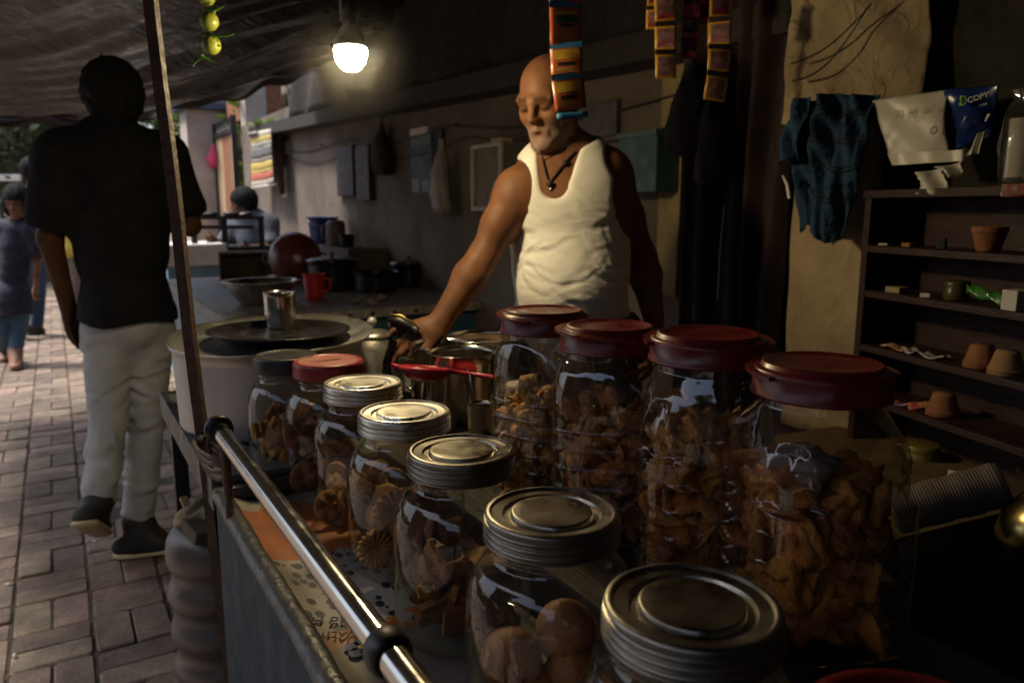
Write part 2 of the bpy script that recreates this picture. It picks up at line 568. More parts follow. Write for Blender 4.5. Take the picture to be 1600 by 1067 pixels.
def _tarp(u, v):
    x = TX0 + (TX1 - TX0)*u
    y = TY0 + (TY1 - TY0)*v - 0.55*max(0, (x - .6)/1.3)*v
    return (x, y, tarp_z(x, y))
tp.grid(120, 330, _tarp, thick=.002)
tag(tp.build("tarpaulin_roof", m_tarp), "wrinkled dark brown tarpaulin stretched over the stall as a roof", "tarpaulin")
# hanging hem along the far edge
hm = MB()
def _hem(u, v):
    x = TX0 + (TX1 - TX0)*u
    y = TY1 - 0.55*max(0, (x - .6)/1.3)
    drop = 0.075 + 0.02*math.sin(x*7) + 0.012*math.sin(x*23)
    return (x, y + .012 + .015*math.sin(x*13 + v*2)*v, tarp_z(x, y) + .012 - drop*v)
hm.grid(110, 6, _hem, thick=.002)
tag(hm.build("tarpaulin_hem", M("tarpaulin hem", (.06, .046, .04), .6, var=.4, scale=7, bump=.2)), "drooping folded hem along the far edge of the tarpaulin", "hem")
# poles that carry the roof
m_pole = M("rusty iron", (0.085, 0.042, 0.026), 0.7, var=0.55, scale=25, bump=0.4, bscale=140)

# ================================================================== the cart
m_blue = M("flaked blue paint", (0.022, 0.046, 0.070), 0.6, spec=.2, col2=(0.014, 0.028, 0.044), scale=9, bump=0.15, bscale=50, detail=10)
m_lip = M("worn grey paint on steel", (0.10, 0.10, 0.098), 0.45, col2=(0.04, 0.038, 0.036), metal=0.35, scale=14, bump=0.35, bscale=60, detail=12)
m_chrome = M("polished steel tube", (0.56, 0.54, 0.51), 0.17, metal=1.0, var=0.18, scale=14, rvar=0.07)
m_rubber = M("black rubber", (0.012, 0.011, 0.010), 0.45, var=0.4)
m_black = M("black enamel", (0.012, 0.011, 0.011), 0.35, var=0.4, scale=20)
CX0, CX1, CY0, CY1, CZ = 0.19, 0.80, -0.75, 1.27, 0.762
cart = thing("snack_cart", "blue painted snack cart with a polished rail, holding rows of jars", "cart", (0.49, 0.3, 0))
b = MB(); b.box((CX0, CY0, .28), (CX0 + .012, CY1, CZ + .012)); wbuild(b, "street_side_panel", m_blue, cart)
b = MB(); b.box((CX0 + .013, CY1 - .012, .28), (CX1, CY1, CZ + .012)); wbuild(b, "end_panel", m_blue, cart)
b = MB(); b.box((CX1 - .012, CY0, .28), (CX1, CY1 - .013, CZ - .004)); wbuild(b, "inner_panel", m_blue, cart)
b = MB(); b.box((CX0 + .013, CY0, CZ - .03), (CX1 - .013, CY1 - .013, CZ)); wbuild(b, "top_board", m_darkwood, cart)
# dented lip, one strip along the street side and one across the end
lp = MB()
def _lip(u, v):
    y = CY0 + (CY1 - CY0)*u
    a = -0.5 + v*3.6
    r = 0.0125
    dent = .0006*math.sin(y*17) + .0005*math.sin(y*41 + 1) + .0004*math.sin(y*97)
    return (CX0 + .008 - r*math.cos(a)*1.15 + dent*.5, y, CZ + .016 + r*math.sin(a) + dent)
lp.grid(160, 12, _lip)
wbuild(lp, "edge_lip", m_lip, cart)
lp = MB(); lp.box((CX0 - .004, CY1 - .016, CZ + .004), (CX1, CY1 + .006, CZ + .03), .006); wbuild(lp, "end_lip", m_lip, cart)
for (x, y) in ((CX0 + .04, CY0 + .06), (CX1 - .04, CY0 + .06), (CX0 + .06, CY1 - .06), (CX1 - .04, CY1 - .06)):
    b = MB(); b.box((x - .02, y - .02, 0.0), (x + .02, y + .02, .30), .003); wbuild(b, "leg", m_black, cart)
# raised step that carries the plastic jars
b = MB(); b.box((.455, -.35, CZ + .001), (.70, 1.235, .83), .004); wbuild(b, "step_board", m_darkwood, cart)
# printed sheet under the jars (flat print)
def sheet_mat():
    m = bpy.data.materials.new("printed flex sheet"); m.use_nodes = True
    n, l = m.node_tree.nodes, m.node_tree.links
    bs_ = n["Principled BSDF"]; bs_.inputs["Roughness"].default_value = .5
    tc = n.new("ShaderNodeTexCoord"); sx = n.new("ShaderNodeSeparateXYZ")
    l.new(tc.outputs["Object"], sx.inputs[0])
    nz = n.new("ShaderNodeTexNoise"); nz.inputs["Scale"].default_value = 26; nz.inputs["Detail"].default_value = 2
    l.new(tc.outputs["Object"], nz.inputs["Vector"])
    ma = n.new("ShaderNodeMath"); ma.operation = 'MULTIPLY_ADD'; ma.inputs[1].default_value = .10; ma.inputs[2].default_value = -.05
    l.new(nz.outputs["Fac"], ma.inputs[0])
    ad = n.new("ShaderNodeMath"); ad.operation = 'ADD'; l.new(sx.outputs["Y"], ad.inputs[0]); l.new(ma.outputs[0], ad.inputs[1])
    # along the cart: grey text area, orange, dotted hide, orange, white corner
    mr = n.new("ShaderNodeMapRange"); mr.inputs[1].default_value = .30; mr.inputs[2].default_value = 1.26
    l.new(ad.outputs[0], mr.inputs[0])
    rp = n.new("ShaderNodeValToRGB"); rp.color_ramp.interpolation = 'CONSTANT'
    els = rp.color_ramp.elements
    ORG, GR, WH = (.44, .115, .014, 1), (.20, .17, .14, 1), (.36, .32, .27, 1)
    stops = [(0.0, GR), (.16, ORG), (.315, GR), (.475, ORG), (.50, WH), (.72, ORG), (.93, WH)]
    els[0].position, els[0].color = stops[0]; els[1].position, els[1].color = stops[1]
    for p_, c_ in stops[2:]:
        e = els.new(p_); e.color = c_
    l.new(mr.outputs[0], rp.inputs[0])
    # black spots only on the white hide band
    vo = n.new("ShaderNodeTexVoronoi"); vo.inputs["Scale"].default_value = 62; vo.inputs["Randomness"].default_value = .75
    mp = n.new("ShaderNodeMapping"); mp.inputs["Scale"].default_value = (1.0, .62, 1)
    l.new(tc.outputs["Object"], mp.inputs[0]); l.new(mp.outputs[0], vo.inputs["Vector"])
    lt = n.new("ShaderNodeMath"); lt.operation = 'LESS_THAN'; lt.inputs[1].default_value = .36; l.new(vo.outputs["Distance"], lt.inputs[0])
    g1 = n.new("ShaderNodeMath"); g1.operation = 'GREATER_THAN'; g1.inputs[1].default_value = .50; l.new(mr.outputs[0], g1.inputs[0])
    g2 = n.new("ShaderNodeMath"); g2.operation = 'LESS_THAN'; g2.inputs[1].default_value = .72; l.new(mr.outputs[0], g2.inputs[0])
    mu = n.new("ShaderNodeMath"); mu.operation = 'MULTIPLY'; l.new(lt.outputs[0], mu.inputs[0]); l.new(g1.outputs[0], mu.inputs[1])
    mu2 = n.new("ShaderNodeMath"); mu2.operation = 'MULTIPLY'; l.new(mu.outputs[0], mu2.inputs[0]); l.new(g2.outputs[0], mu2.inputs[1])
    mx = n.new("ShaderNodeMix"); mx.data_type = 'RGBA'; l.new(mu2.outputs[0], mx.inputs["Factor"]); l.new(rp.outputs[0], mx.inputs["A"]); mx.inputs["B"].default_value = (.02, .018, .02, 1)
    # grime
    gz = n.new("ShaderNodeTexNoise"); gz.inputs["Scale"].default_value = 9; gz.inputs["Detail"].default_value = 9; l.new(tc.outputs["Object"], gz.inputs["Vector"])
    gr = n.new("ShaderNodeMapRange"); gr.inputs[1].default_value = .4; gr.inputs[2].default_value = .75; gr.inputs[3].default_value = 0; gr.inputs[4].default_value = .7
    l.new(gz.outputs["Fac"], gr.inputs[0])
    mg = n.new("ShaderNodeMix"); mg.data_type = 'RGBA'; l.new(gr.outputs[0], mg.inputs["Factor"]); l.new(mx.outputs["Result"], mg.inputs["A"]); mg.inputs["B"].default_value = (.07, .055, .04, 1)
    l.new(mg.outputs["Result"], bs_.inputs["Base Color"])
    return m
sh = MB()
def _sheet(u, v):
    x = .206 + .24*u; y = .12 + 1.13*v
    return (x, y, CZ + .006 + .0035*math.sin(y*19 + x*13)*math.sin(x*40) + .010*max(0, 1 - u*9))
sh.grid(24, 70, _sheet, thick=.001)
sheet = wbuild(sh, "printed_sheet", sheet_mat(), cart)
m_ink = M("dark print", (.03, .025, .03), .7)
def cart_text(txt, size, px, py, rz):
    p = Wz(px, py, CZ + .011)
    t = text_part(txt, size, m_ink, sheet, (p.x, p.y, p.z), (0, 0, rz))
    t.matrix_parent_inverse = Matrix.Identity(4)
    return t
cart_text("ad FoR", .022, 500, 968, R(180 - 30.6))
cart_text("QUALITY", .016, 530, 990, R(180 - 30.6))
# blue flower printed on the orange corner
fl = MB(); p = Wz(566, 1010, CZ + .0105)
for k in range(5):
    a = k*1.2566
    c = Vector((p.x + .011*math.cos(a), p.y + .011*math.sin(a), p.z))
    fl.add([c + Vector((.009*math.cos(t*.7854), .009*math.sin(t*.7854), 0)) for t in range(8)], [tuple(range(8))])
wbuild(fl, "flower_print", M("blue print", (.03, .06, .16), .6), sheet)
fl = MB(); fl.add([p + Vector((.005*math.cos(t*.7854), .005*math.sin(t*.7854), .0006)) for t in range(8)], [tuple(range(8))])
wbuild(fl, "flower_print", M("yellow print", (.55, .38, .04), .6), sheet)

# rail
RX, RZ = .187, .915
rail = MB()
rail.lathe([(.0125, z) for z in np.linspace(-.6, 1.175, 40)], 28, Matrix.Translation((RX, 0, RZ)) @ Matrix.Rotation(-math.pi/2, 4, 'X'), cap0=True, cap1=True)
rail_o = wbuild(rail, "rail", m_chrome, cart)
ring = MB()
def torus(mb, c, axis, R0, r0, n=28, k=12):
    q = Vector(axis).to_track_quat('Z', 'Y').to_matrix().to_4x4()
    pts = [Matrix.Translation(c) @ q @ Vector((R0*math.cos(2*math.pi*i/n), R0*math.sin(2*math.pi*i/n), 0)) for i in range(n)]
    mb.tube(pts, r0, k, closed=True)
    return mb
yr = Wx(605, 985, RX).y
ring.lathe([(.0130, -.011), (.0150, -.0115), (.0172, -.008), (.0180, 0), (.0172, .008), (.0150, .0115), (.0130, .011)], 28, Matrix.Translation((RX, yr, RZ)) @ Matrix.Rotation(-math.pi/2, 4, 'X'))
wbuild(ring, "ring", m_rubber, rail_o)
ring = MB(); ring.lathe([(.0126, -.01), (.020, -.010), (.021, 0), (.018, .012), (.008, .018), (0.001, .019)], 28, Matrix.Translation((RX, 1.178, RZ)) @ Matrix.Rotation(-math.pi/2, 4, 'X'))
wbuild(ring, "end_cap", m_rubber, rail_o)
for y in (1.15, yr):
    b = MB(); b.tube([(RX + .004, y, CZ + .02), (RX + .002, y, RZ - .011)], .007, 10); wbuild(b, "rail_post", m_pole, cart)

# leaning iron pole tied to the rail end
pa = W(317, 690, 1.235); pb = W(236, 0, 1.20)
dirp = (pb - pa).normalized()
top = pa + dirp*((2.27 - pa.z)/dirp.z); bot = pa + dirp*((0.0 - pa.z)/dirp.z)
pl = MB()
sd = dirp.cross(FW).normalized(); fd = sd.cross(dirp).normalized()
hw = .0082
vs_ = []; NP = 24
for i in range(NP + 1):
    c = bot.lerp(top, i/NP) + sd*.0012*math.sin(i*1.3)
    for (a_, b_) in ((1, 1), (-1, 1), (-1, -1), (1, -1)): vs_.append(c + sd*hw*a_ + fd*hw*b_)
fs_ = [(i*4+k, i*4+(k+1) % 4, (i+1)*4+(k+1) % 4, (i+1)*4+k) for i in range(NP) for k in range(4)] + [(3, 2, 1, 0), (NP*4, NP*4+1, NP*4+2, NP*4+3)]
pl.add(vs_, fs_)
pole = tag(pl.build("iron_pole", m_pole), "thin rusty square iron pole leaning up to the tarpaulin beside the cart", "pole")
# rope binding
m_rope = M("jute rope", (.16, .13, .11), .95, var=.5, scale=60, bump=.5, bscale=300)
rp_ = thing("rope_binding", "knotted jute rope binding the iron pole to the cart rail", "rope", pa)
for k in range(4):
    t = MB()
    z = pa.z - .012 + .008*k
    c0 = pa; c1 = Vector((RX, 1.17, RZ - .01))
    pts = []
    for i in range(40):
        a = 2*math.pi*i/40
        m_ = (c0 + c1)/2; ax = (c1 - c0); ln = ax.length/2 + .013
        axn = ax.normalized(); axn.z = 0
        pr = Vector((-axn.y, axn.x, 0)).normalized()
        q = m_ + axn*ln*math.cos(a) + pr*(.015 + .002*k)*math.sin(a)
        pts.append(Vector((q.x, q.y, z + .004*math.sin(a*2 + k))))
    t.tube(pts, .0035, 6, closed=True); wbuild(t, "loop", m_rope, rp_)
t = MB(); pp = [pa + sd*(-.014) + Vector((.002*math.sin(i*2), .002*math.cos(i*1.7), -.009*i + .02)) - FW*.012 for i in range(14)]
t.tube(pp, [.0045]*14, 6); wbuild(t, "loose_end", m_rope, rp_)
t = MB(); t.blob(pa - FW*.014 + Vector((0, 0, .005)), (.012, .010, .012), 2, .3, 3, 5); wbuild(t, "knot", m_rope, rp_)

# ================================================================== stove table behind the cart
m_steelsheet = M("dull steel sheet", (.30, .29, .28), .5, metal=.6, var=.45, scale=8, rvar=.15, bump=.1)
SZ = .80
st = thing("stove_table", "grey metal stove table carrying the pots at the end of the cart", "table", (.56, 1.56, 0))
b = MB(); b.box((.20, 1.29, SZ - .012), (1.0, 1.96, SZ)); wbuild(b, "table_top", m_steelsheet, st)
for lo, hi in (((.185, 1.275, SZ - .05), (.1995, 1.975, SZ + .006)), ((.2, 1.961, SZ - .05), (1.0, 1.975, SZ + .006)), ((.2, 1.275, SZ - .05), (1.0, 1.2895, SZ - .002))):
    b = MB(); b.box(lo, hi, .003); wbuild(b, "edge_strip", m_lip, st)
for (x, y) in ((.215, 1.31), (.215, 1.94), (.97, 1.31), (.97, 1.94)):
    b = MB(); b.box((x - .016, y - .016, 0), (x + .016, y + .016, SZ - .05)); wbuild(b, "leg", m_black, st)
b = MB(); b.box((.24, 1.36, .18), (.95, 1.76, .195)); wbuild(b, "lower_shelf", m_darkwood, st)

# ================================================================== the counter by the wall
m_stone = M("worn stone slab", (.26, .225, .19), .4, col2=(.12, .10, .085), scale=7, rvar=.15, bump=.1, detail=10)
m_stoneedge = M("chipped slab edge", (.42, .38, .33), .7, var=.6, scale=40, bump=.6, bscale=90)
m_blue2 = M("counter blue paint", (.045, .13, .20), .5, var=.45, scale=4, bump=.1, detail=8)
m_blue3 = M("faded blue paint", (.20, .24, .27), .6, var=.4, scale=4, detail=8)
ct = thing("cooking_counter", "stone topped cooking counter with blue painted sides against the plaster wall", "counter", (1.15, 4.2, 0))
b = MB(); b.box((.58, 3.25, .755), (1.745, 5.25, .80), .004); wbuild(b, "stone_slab", m_stone, ct)
b = MB(); b.box((.577, 3.243, .758), (1.745, 3.2495, .796)); wbuild(b, "front_edge", m_stoneedge, ct)
b = MB(); b.box((.571, 3.243, .758), (.5795, 5.25, .796)); wbuild(b, "street_edge", m_stoneedge, ct)
b = MB(); b.box((.62, 3.30, 0), (1.74, 3.33, .754)); wbuild(b, "front_panel", m_blue2, ct)
b = MB(); b.box((.60, 3.331, 0), (.63, 5.2, .754)); wbuild(b, "street_panel", m_blue3, ct)
b = MB(); b.box((.594, 3.33, .1), (.5995, 3.36, .72)); wbuild(b, "corner_strip", m_blue2, ct)
for k in range(10):   # nail heads and chips along the front edge
    b = MB(); x = .66 + k*.105; b.box((x, 3.237, .768), (x + .018, 3.2425, .782), .002); wbuild(b, "edge_clip", m_black, ct)
sl = MB(); sl.box((1.50, 4.45, .801), (1.745, 5.6, 1.0), .006)
tag(sl.build("wall_plinth", m_plaster), "low plastered plinth along the wall behind the counter, carrying the bucket", "plinth")

# far end of the street: gateway, pillar and walls with blue coping
m_conc = M("weathered concrete", (.42, .36, .31), .9, col2=(.26, .22, .19), scale=3, bump=.3, bscale=30, detail=10)
m_cope = M("blue coping paint", (.07, .12, .20), .7, var=.4, scale=5)
m_redbrick = M("bare red brick", (.30, .12, .06), .9, var=.4, scale=20, bump=.5)
gp = thing("gate_pillar", "tall pale concrete gate pillar with a blue cap beyond the poster", "pillar", (1.5, 9.95, 0))
b = MB(); b.box((1.42, 9.75, 0), (1.95, 10.25, 2.36), .01); wbuild(b, "shaft", m_conc, gp)
b = MB(); b.box((1.34, 9.68, 2.362), (2.02, 10.32, 2.45), .012); wbuild(b, "cap", m_cope, gp)
b = MB(); b.box((1.46, 9.80, 2.452), (1.90, 10.2, 2.62), .02); wbuild(b, "cap_block", m_conc, gp)
fw = thing("boundary_wall", "pale boundary wall with a blue coping beyond the gate pillar", "wall", (1.6, 13, 0))
b = MB(); b.box((1.50, 10.26, 0), (1.75, 22, 1.86)); wbuild(b, "wall_face", m_conc, fw)
b = MB(); b.box((1.43, 10.26, 1.862), (1.82, 22, 1.99), .01); wbuild(b, "coping", m_cope, fw)
bb = wall_box("house_wall", (2.9, 10.6, 0), (3.2, 22, 4.2), M("ochre house plaster", (.34, .26, .18), .9, col2=(.2, .15, .11), scale=2, detail=8), "ochre plastered house wall rising behind the boundary wall")
rb = MB(); rb.box((1.86, 8.75, 2.18), (2.3, 9.7, 2.9), .01)
tag(rb.build("brick_pier", m_redbrick), "bare red brick pier showing above the gate", "pier")
cc = MB(); cc.box((1.80, 8.42, 0), (2.02, 8.66, 3.2), .01)
tag(cc.build("concrete_column", m_conc), "grey concrete column standing where the plaster wall ends", "column")
m_sheetgate = M("cream painted sheet", (.62, .47, .30), .6, col2=(.5, .36, .22), scale=3, detail=8)
m_sheetred = M("red brown stripe paint", (.38, .16, .08), .6, var=.3)
gt = thing("sheet_gate", "cream sheet metal gate with brown stripes and spiked dark frame", "gate", (1.72, 9.2, 0))
y = 8.70; k = 0
while y < 9.70:
    w_ = .075
    b = MB(); b.box((1.735 - .012*(k % 2), y + .002, .28), (1.75, y + w_ - .002, 2.02)); wbuild(b, "panel", m_sheetred if k in (3, 5, 7) else m_sheetgate, gt)
    y += w_; k += 1
for z in (.24, 2.03):
    b = MB(); b.box((1.70, 8.68, z), (1.755, 9.74, z + .05)); wbuild(b, "frame_rail", m_black, gt)
for yy in (8.67, 9.72):
    b = MB(); b.box((1.70, yy, .1), (1.757, yy + .03, 2.2)); wbuild(b, "frame_post", m_black, gt)
for k in range(14):
    b = MB(); yy = 8.74 + k*.07; b.tube([(1.727, yy, 2.08), (1.727, yy, 2.16), (1.727, yy, 2.21)], [.008, .008, .001], 6); wbuild(b, "spike", m_black, gt)

# ================================================================== bulb
bp_ = W(548, 88, 1.57)
bulb = thing("light_bulb", "lit white bulb hanging under the dark tarpaulin", "light bulb", bp_)
def emis(name, col, s):
    m = bpy.data.materials.new(name); m.use_nodes = True
    n, l = m.node_tree.nodes, m.node_tree.links
    b_ = n["Principled BSDF"]; b_.inputs["Emission Color"].default_value = (*col, 1); b_.inputs["Emission Strength"].default_value = s
    return m
def volume_mat(name, dens, col, aniso):
    m = bpy.data.materials.new(name); m.use_nodes = True
    n, l = m.node_tree.nodes, m.node_tree.links
    out = [x for x in n if x.type == 'OUTPUT_MATERIAL'][0]
    n.remove(n["Principled BSDF"])
    pvn = n.new("ShaderNodeVolumePrincipled")
    tc = n.new("ShaderNodeTexCoord"); ln = n.new("ShaderNodeVectorMath"); ln.operation = 'LENGTH'; l.new(tc.outputs["Object"], ln.inputs[0])
    mr = n.new("ShaderNodeMapRange"); mr.interpolation_type = 'SMOOTHERSTEP'; mr.inputs[1].default_value = 0.02; mr.inputs[2].default_value = 0.16; mr.inputs[3].default_value = dens; mr.inputs[4].default_value = 0
    l.new(ln.outputs["Value"], mr.inputs[0])
    nz = n.new("ShaderNodeTexNoise"); nz.inputs["Scale"].default_value = 9; nz.inputs["Detail"].default_value = 3; l.new(tc.outputs["Object"], nz.inputs["Vector"])
    mu = n.new("ShaderNodeMath"); mu.operation = 'MULTIPLY'; l.new(mr.outputs[0], mu.inputs[0]); l.new(nz.outputs["Fac"], mu.inputs[1]); l.new(mu.outputs[0], pvn.inputs["Density"])
    pvn.inputs["Color"].default_value = (*col, 1); pvn.inputs["Anisotropy"].default_value = aniso
    l.new(pvn.outputs[0], out.inputs["Volume"])
    return m
hz_ = MB(); hz_.blob((0, 0, 0), (.20, .20, .17), 3, .05, 2, 2)  # added haze ball, densest at the bulb, to give its glow halo
tag(hz_.build("haze", volume_mat("thin steam", .12, (.95, .93, .88), .35), None, bp_ + Vector((0, 0, -.01))), "thin steam added to make the glow halo around the lit bulb", "haze", None, "stuff")
d = MB(); d.lathe([(.0005, -.028), (.012, -.0268), (.020, -.022), (.027, -.012), (.031, .0), (.032, .009), (.030, .0155)], 32)
d.build("diffuser", emis("bulb glow", (1.0, .78, .43), BULB), bulb)
d = MB(); d.lathe([(.030, .016), (.031, .02), (.028, .035), (.018, .052), (.014, .056), (.014, .078), (.004, .08)], 28, cap0=True)
d.build("base", m_black, bulb)
d = MB(); d.lathe([(.019, .065), (.019, .115), (.012, .125), (.003, .127)], 24, cap0=True)
d.build("holder", m_black, bulb)
zt = tarp_z(bp_.x, bp_.y)
d = MB(); d.tube([(0, 0, .12), (.004, .002, .25), (-.003, .003, .4), (0, 0, zt - bp_.z)], .003, 6); d.build("flex", m_black, bulb)

# ================================================================== jars
m_glass = clear_mat("jar glass", (.95, .96, .92), .03, .02, .7, .06)
m_pet = clear_mat("clear plastic", (.95, .92, .87), .05, .035, .8, .105, dscale=9, dirtcol=(.30, .20, .12))
m_tin = M("tinned lid", (.74, .71, .64), .34, metal=1.0, col2=(.62, .58, .50), scale=9, rvar=.12, bump=.05, bscale=60, detail=10)
m_tindark = M("worn tin lid", (.36, .33, .28), .34, metal=1.0, col2=(.26, .235, .19), scale=9, rvar=.14, bump=.06, bscale=60, detail=10)
m_redlid = M("scuffed red plastic lid", (.36, .035, .03), .38, var=.35, scale=18, rvar=.12)
m_maroon = M("maroon plastic lid", (.19, .014, .012), .33, var=.35, scale=14, rvar=.12)
m_blacklid = M("black plastic lid", (.035, .035, .037), .4, var=.35, scale=18)
m_dust = M("dusty lid face", (.40, .17, .12), .6, col2=(.30, .06, .05), scale=24)

def tin_lid(mb, r):        # pressed lid with three beads, sunken ring and raised centre
    prof = [(r*.93, 0)] + [(r*(.975 + .025*math.cos((z - .0025)/.0062*2*math.pi)), z) for z in np.linspace(.0, .0200, 30)] + [(r*.955, .0208), (r*.955, .0215), (r*.965, .0225),
            (r*.975, .0238), (r*.965, .0252), (r*.93, .0262), (r*.90, .0262), (r*.87, .0240), (r*.80, .0236), (r*.72, .0234), (r*.69, .0206), (r*.63, .0204),
            (r*.605, .0206), (r*.592, .0244), (r*.58, .0252), (r*.56, .0254), (r*.45, .0254), (r*.2, .0253), (0.0006, .0253)]
    mb.lathe(prof, 72)
    return mb
def glass_jar(P, label, lid_kind, lid_r=.06, body_r=.077, H=.196, rot=0.0):
    t = thing("glass_jar", label, "jar", P, (0, 0, rot), "glass jars in the row beside the rail")
    b_ = MB(); br = body_r; nr = lid_r*.86
    prof = [(0.0005, .004), (br*.55, .003), (br*.86, .0015), (br*.95, .004), (br*.995, .012), (br, .03), (br*1.005, .06), (br*1.01, .095), (br*1.0, .118),
            (br*.985, .130), (br*.95, .142), (br*.895, .152), (br*.82, .161), (nr*1.04, .168), (nr*1.0, .172), (nr*1.0, .176), (nr*1.05, .178), (nr*1.05, .181), (nr, .183), (nr, .192), (nr*1.0, H + .004)]
    # refine the profile so highlights run smoothly
    pr = []
    for i in range(len(prof) - 1):
        for k in range(3):
            f = k/3; pr.append((prof[i][0]*(1-f) + prof[i+1][0]*f, prof[i][1]*(1-f) + prof[i+1][1]*f))
    pr.append(prof[-1])
    b_.lathe(pr, 64)
    g_ = b_.build("glass_body", m_glass, t)
    l_ = MB()
    if lid_kind in ("tin", "tindark"):
        tin_lid(l_, lid_r)
        smooth_by_angle(l_.build("lid", m_tin if lid_kind == "tin" else m_tindark, t, (0, 0, H - .013)), 42)
    else:
        r = lid_r
        n = 90
        prof = [(r*.93, 0), (r*.99, .0005), (r, .003), (r*.995, .022), (r*.97, .0265), (r*.92, .028), (r*.88, .0272), (r*.86, .0262), (r*.5, .0262), (.0006, .0262)]
        l_.lathe(prof, n, fn=lambda p, a: (p.x*(1 + (.012*math.cos(a*45) if .003 < p.z < .023 else 0)), p.y*(1 + (.012*math.cos(a*45) if .003 < p.z < .023 else 0)), p.z))
        lo_ = l_.build("lid", m_redlid if lid_kind == "red" else m_blacklid, t, (0, 0, H - .011))
        if lid_kind == "red":
            f_ = MB(); f_.lathe([(r*.85, .0266), (.0006, .0268)], 48); f_.build("lid_face", m_dust, lo_)
            for k in range(9):
                s_ = MB(); x = -.022 + k*.0052; hgt = .006 + .003*((k*7) % 3)
                s_.box((x, -hgt/2, .0269), (x + .0022, hgt/2, .0276)); s_.build("embossed_mark", m_redlid, lo_)
    return t

# row positions from the lids: all lids lie about 0.26 m below the lens
LZ = CZ + .196 + .010
jar_px = [(447, 567, "black", .056), (514, 576, "red", .060), (567, 608, "tin", .060), (632, 655, "tin", .0605), (721, 717, "tindark", .060), (862, 816, "tindark", .0605), (1080, 965, "tindark", .0605)]
jar_lab = ["glass jar with a black plastic lid, farthest in the row by the rail",
           "glass jar with a bright red plastic lid behind the tin lidded jars",
           "tin lidded glass jar directly in front of the red lidded jar",
           "glass jar with a bright tin lid and a fluted biscuit against its side",
           "glass jar with a dull tin lid, third from the front of the rail row",
           "large glass jar of round sweets with a dark tin lid",
           "glass jar with a dark tin lid cut by the bottom of the photo"]
jars = []
for (px, py, kd, lr), lab in zip(jar_px, jar_lab):
    p = Wz(px, py, LZ)
    jars.append(glass_jar(Vector((p.x, p.y, CZ + .009)), lab, kd, lr, .077 if kd != "black" else .070, rot=random.uniform(0, 6)))

def pet_jar(P, label, sq, w, H, lid_r, style, rot):
    t = thing("plastic_jar", label, "jar", P, (0, 0, rot), "plastic jars with maroon lids on the step")
    nz, ns = 230, 88
    vs_, fs_ = [], []
    bh = H - .034
    for i in range(nz):
        f = i/(nz - 1); z = .002 + f*bh
        nk = lid_r*.90
        if f < .03: s_ = .88 + .12*math.sin(f/.03*math.pi/2)
        elif f < .70: s_ = 1.0
        else: s_ = None
        # ribs
        rib = 0
        if f < .62:
            ph = (f - .04)/.58*(5 if style != 1 else 6)
            q = abs((ph % 1.0) - .5)*2
            rib = .030*math.sin(min(1, max(0, (q - .76)/.24))*math.pi/2)**2
        for k in range(ns):
            a = 2*math.pi*k/ns
            n_ = sq
            c, s2 = math.cos(a), math.sin(a)
            rad = (abs(c)**n_ + abs(s2)**n_)**(-1/n_)
            body = w*rad
            if s_ is None:
                g_ = (f - .70)/.26
                if g_ >= 1: r_ = nk
                else:
                    e = math.sqrt(max(0, 1 - g_**2.2)) if style < 2 else (1 - g_**1.5)
                    r_ = nk + (body - nk)*e
            else: r_ = body*s_
            rb_ = rib
            if style >= 2 and rib:    # arched ribs on the flat faces
                ph = (f + .035*math.cos(2*a*2) - .04)/.58*5
                q = abs((ph % 1.0) - .5)*2
                rb_ = .055*math.sin(min(1, max(0, (q - .76)/.24))*math.pi/2)**2
            r_ *= (1 + rb_)
            if style >= 2 and .60 < f < .86:     # moulded grip dimples on the shoulders
                for a0 in (math.pi*.25, math.pi*.75, math.pi*1.25, math.pi*1.75):
                    da = math.atan2(math.sin(a - a0), math.cos(a - a0))
                    tri = max(0, 1 - abs(da)/(.42*(.9 - f)/.3 + .02)) * min(1, (f - .60)/.04)*min(1, (.86 - f)/.05)
                    r_ -= .010*min(1, tri*3)
            if style == 1: r_ *= 1 + .006*math.sin(a*7 + z*30)*min(1, 4*f*(1 - f))
            vs_.append((r_*c, r_*s2, z))
    for i in range(nz - 1):
        for k in range(ns):
            k2 = (k + 1) % ns
            fs_.append((i*ns+k, i*ns+k2, (i+1)*ns+k2, (i+1)*ns+k))
    fs_.append(tuple(range(ns))[::-1])
    b_ = MB(); b_.add(vs_, fs_, True); b_.build("plastic_body", m_pet, t)
    l_ = MB(); r = lid_r
    l_.lathe([(r*.95, 0), (r*1.02, .0005), (r*1.025, .0028), (r, .004), (r, .0205), (r*.985, .0242), (r*.95, .0258), (r*.90, .0258), (r*.885, .0265), (r*.87, .0300), (r*.84, .0312), (r*.80, .0306), (r*.78, .0296), (r*.4, .0296), (.0006, .0296)], 64)
    lo_ = l_.build("lid", m_maroon, t, (0, 0, H - .034))
    h_ = MB()   # folded carrying handle lying round the lid
    pts = [(r*1.03*math.cos(a), r*1.03*math.sin(a), .022 + .003*math.sin(a)) for a in np.linspace(-.35, math.pi + .35, 34)]
    for i in range(len(pts) - 1): pass
    n_ = len(pts); vs2 = []
    for (x, y, z) in pts:
        q = Vector((x, y, 0)).normalized()
        for (dr, dz) in ((-.004, -.002), (.005, -.002), (.005, .0015), (-.004, .0015)): vs2.append((x + q.x*dr, y + q.y*dr, z + dz))
    f2 = [(i*4+k, i*4+(k+1) % 4, (i+1)*4+(k+1) % 4, (i+1)*4+k) for i in range(n_-1) for k in range(4)] + [(3, 2, 1, 0), tuple((n_-1)*4+k for k in range(4))]
    h_.add(vs2, f2); h_.build("carry_handle", m_maroon, lo_)
    return t
PZ = .831
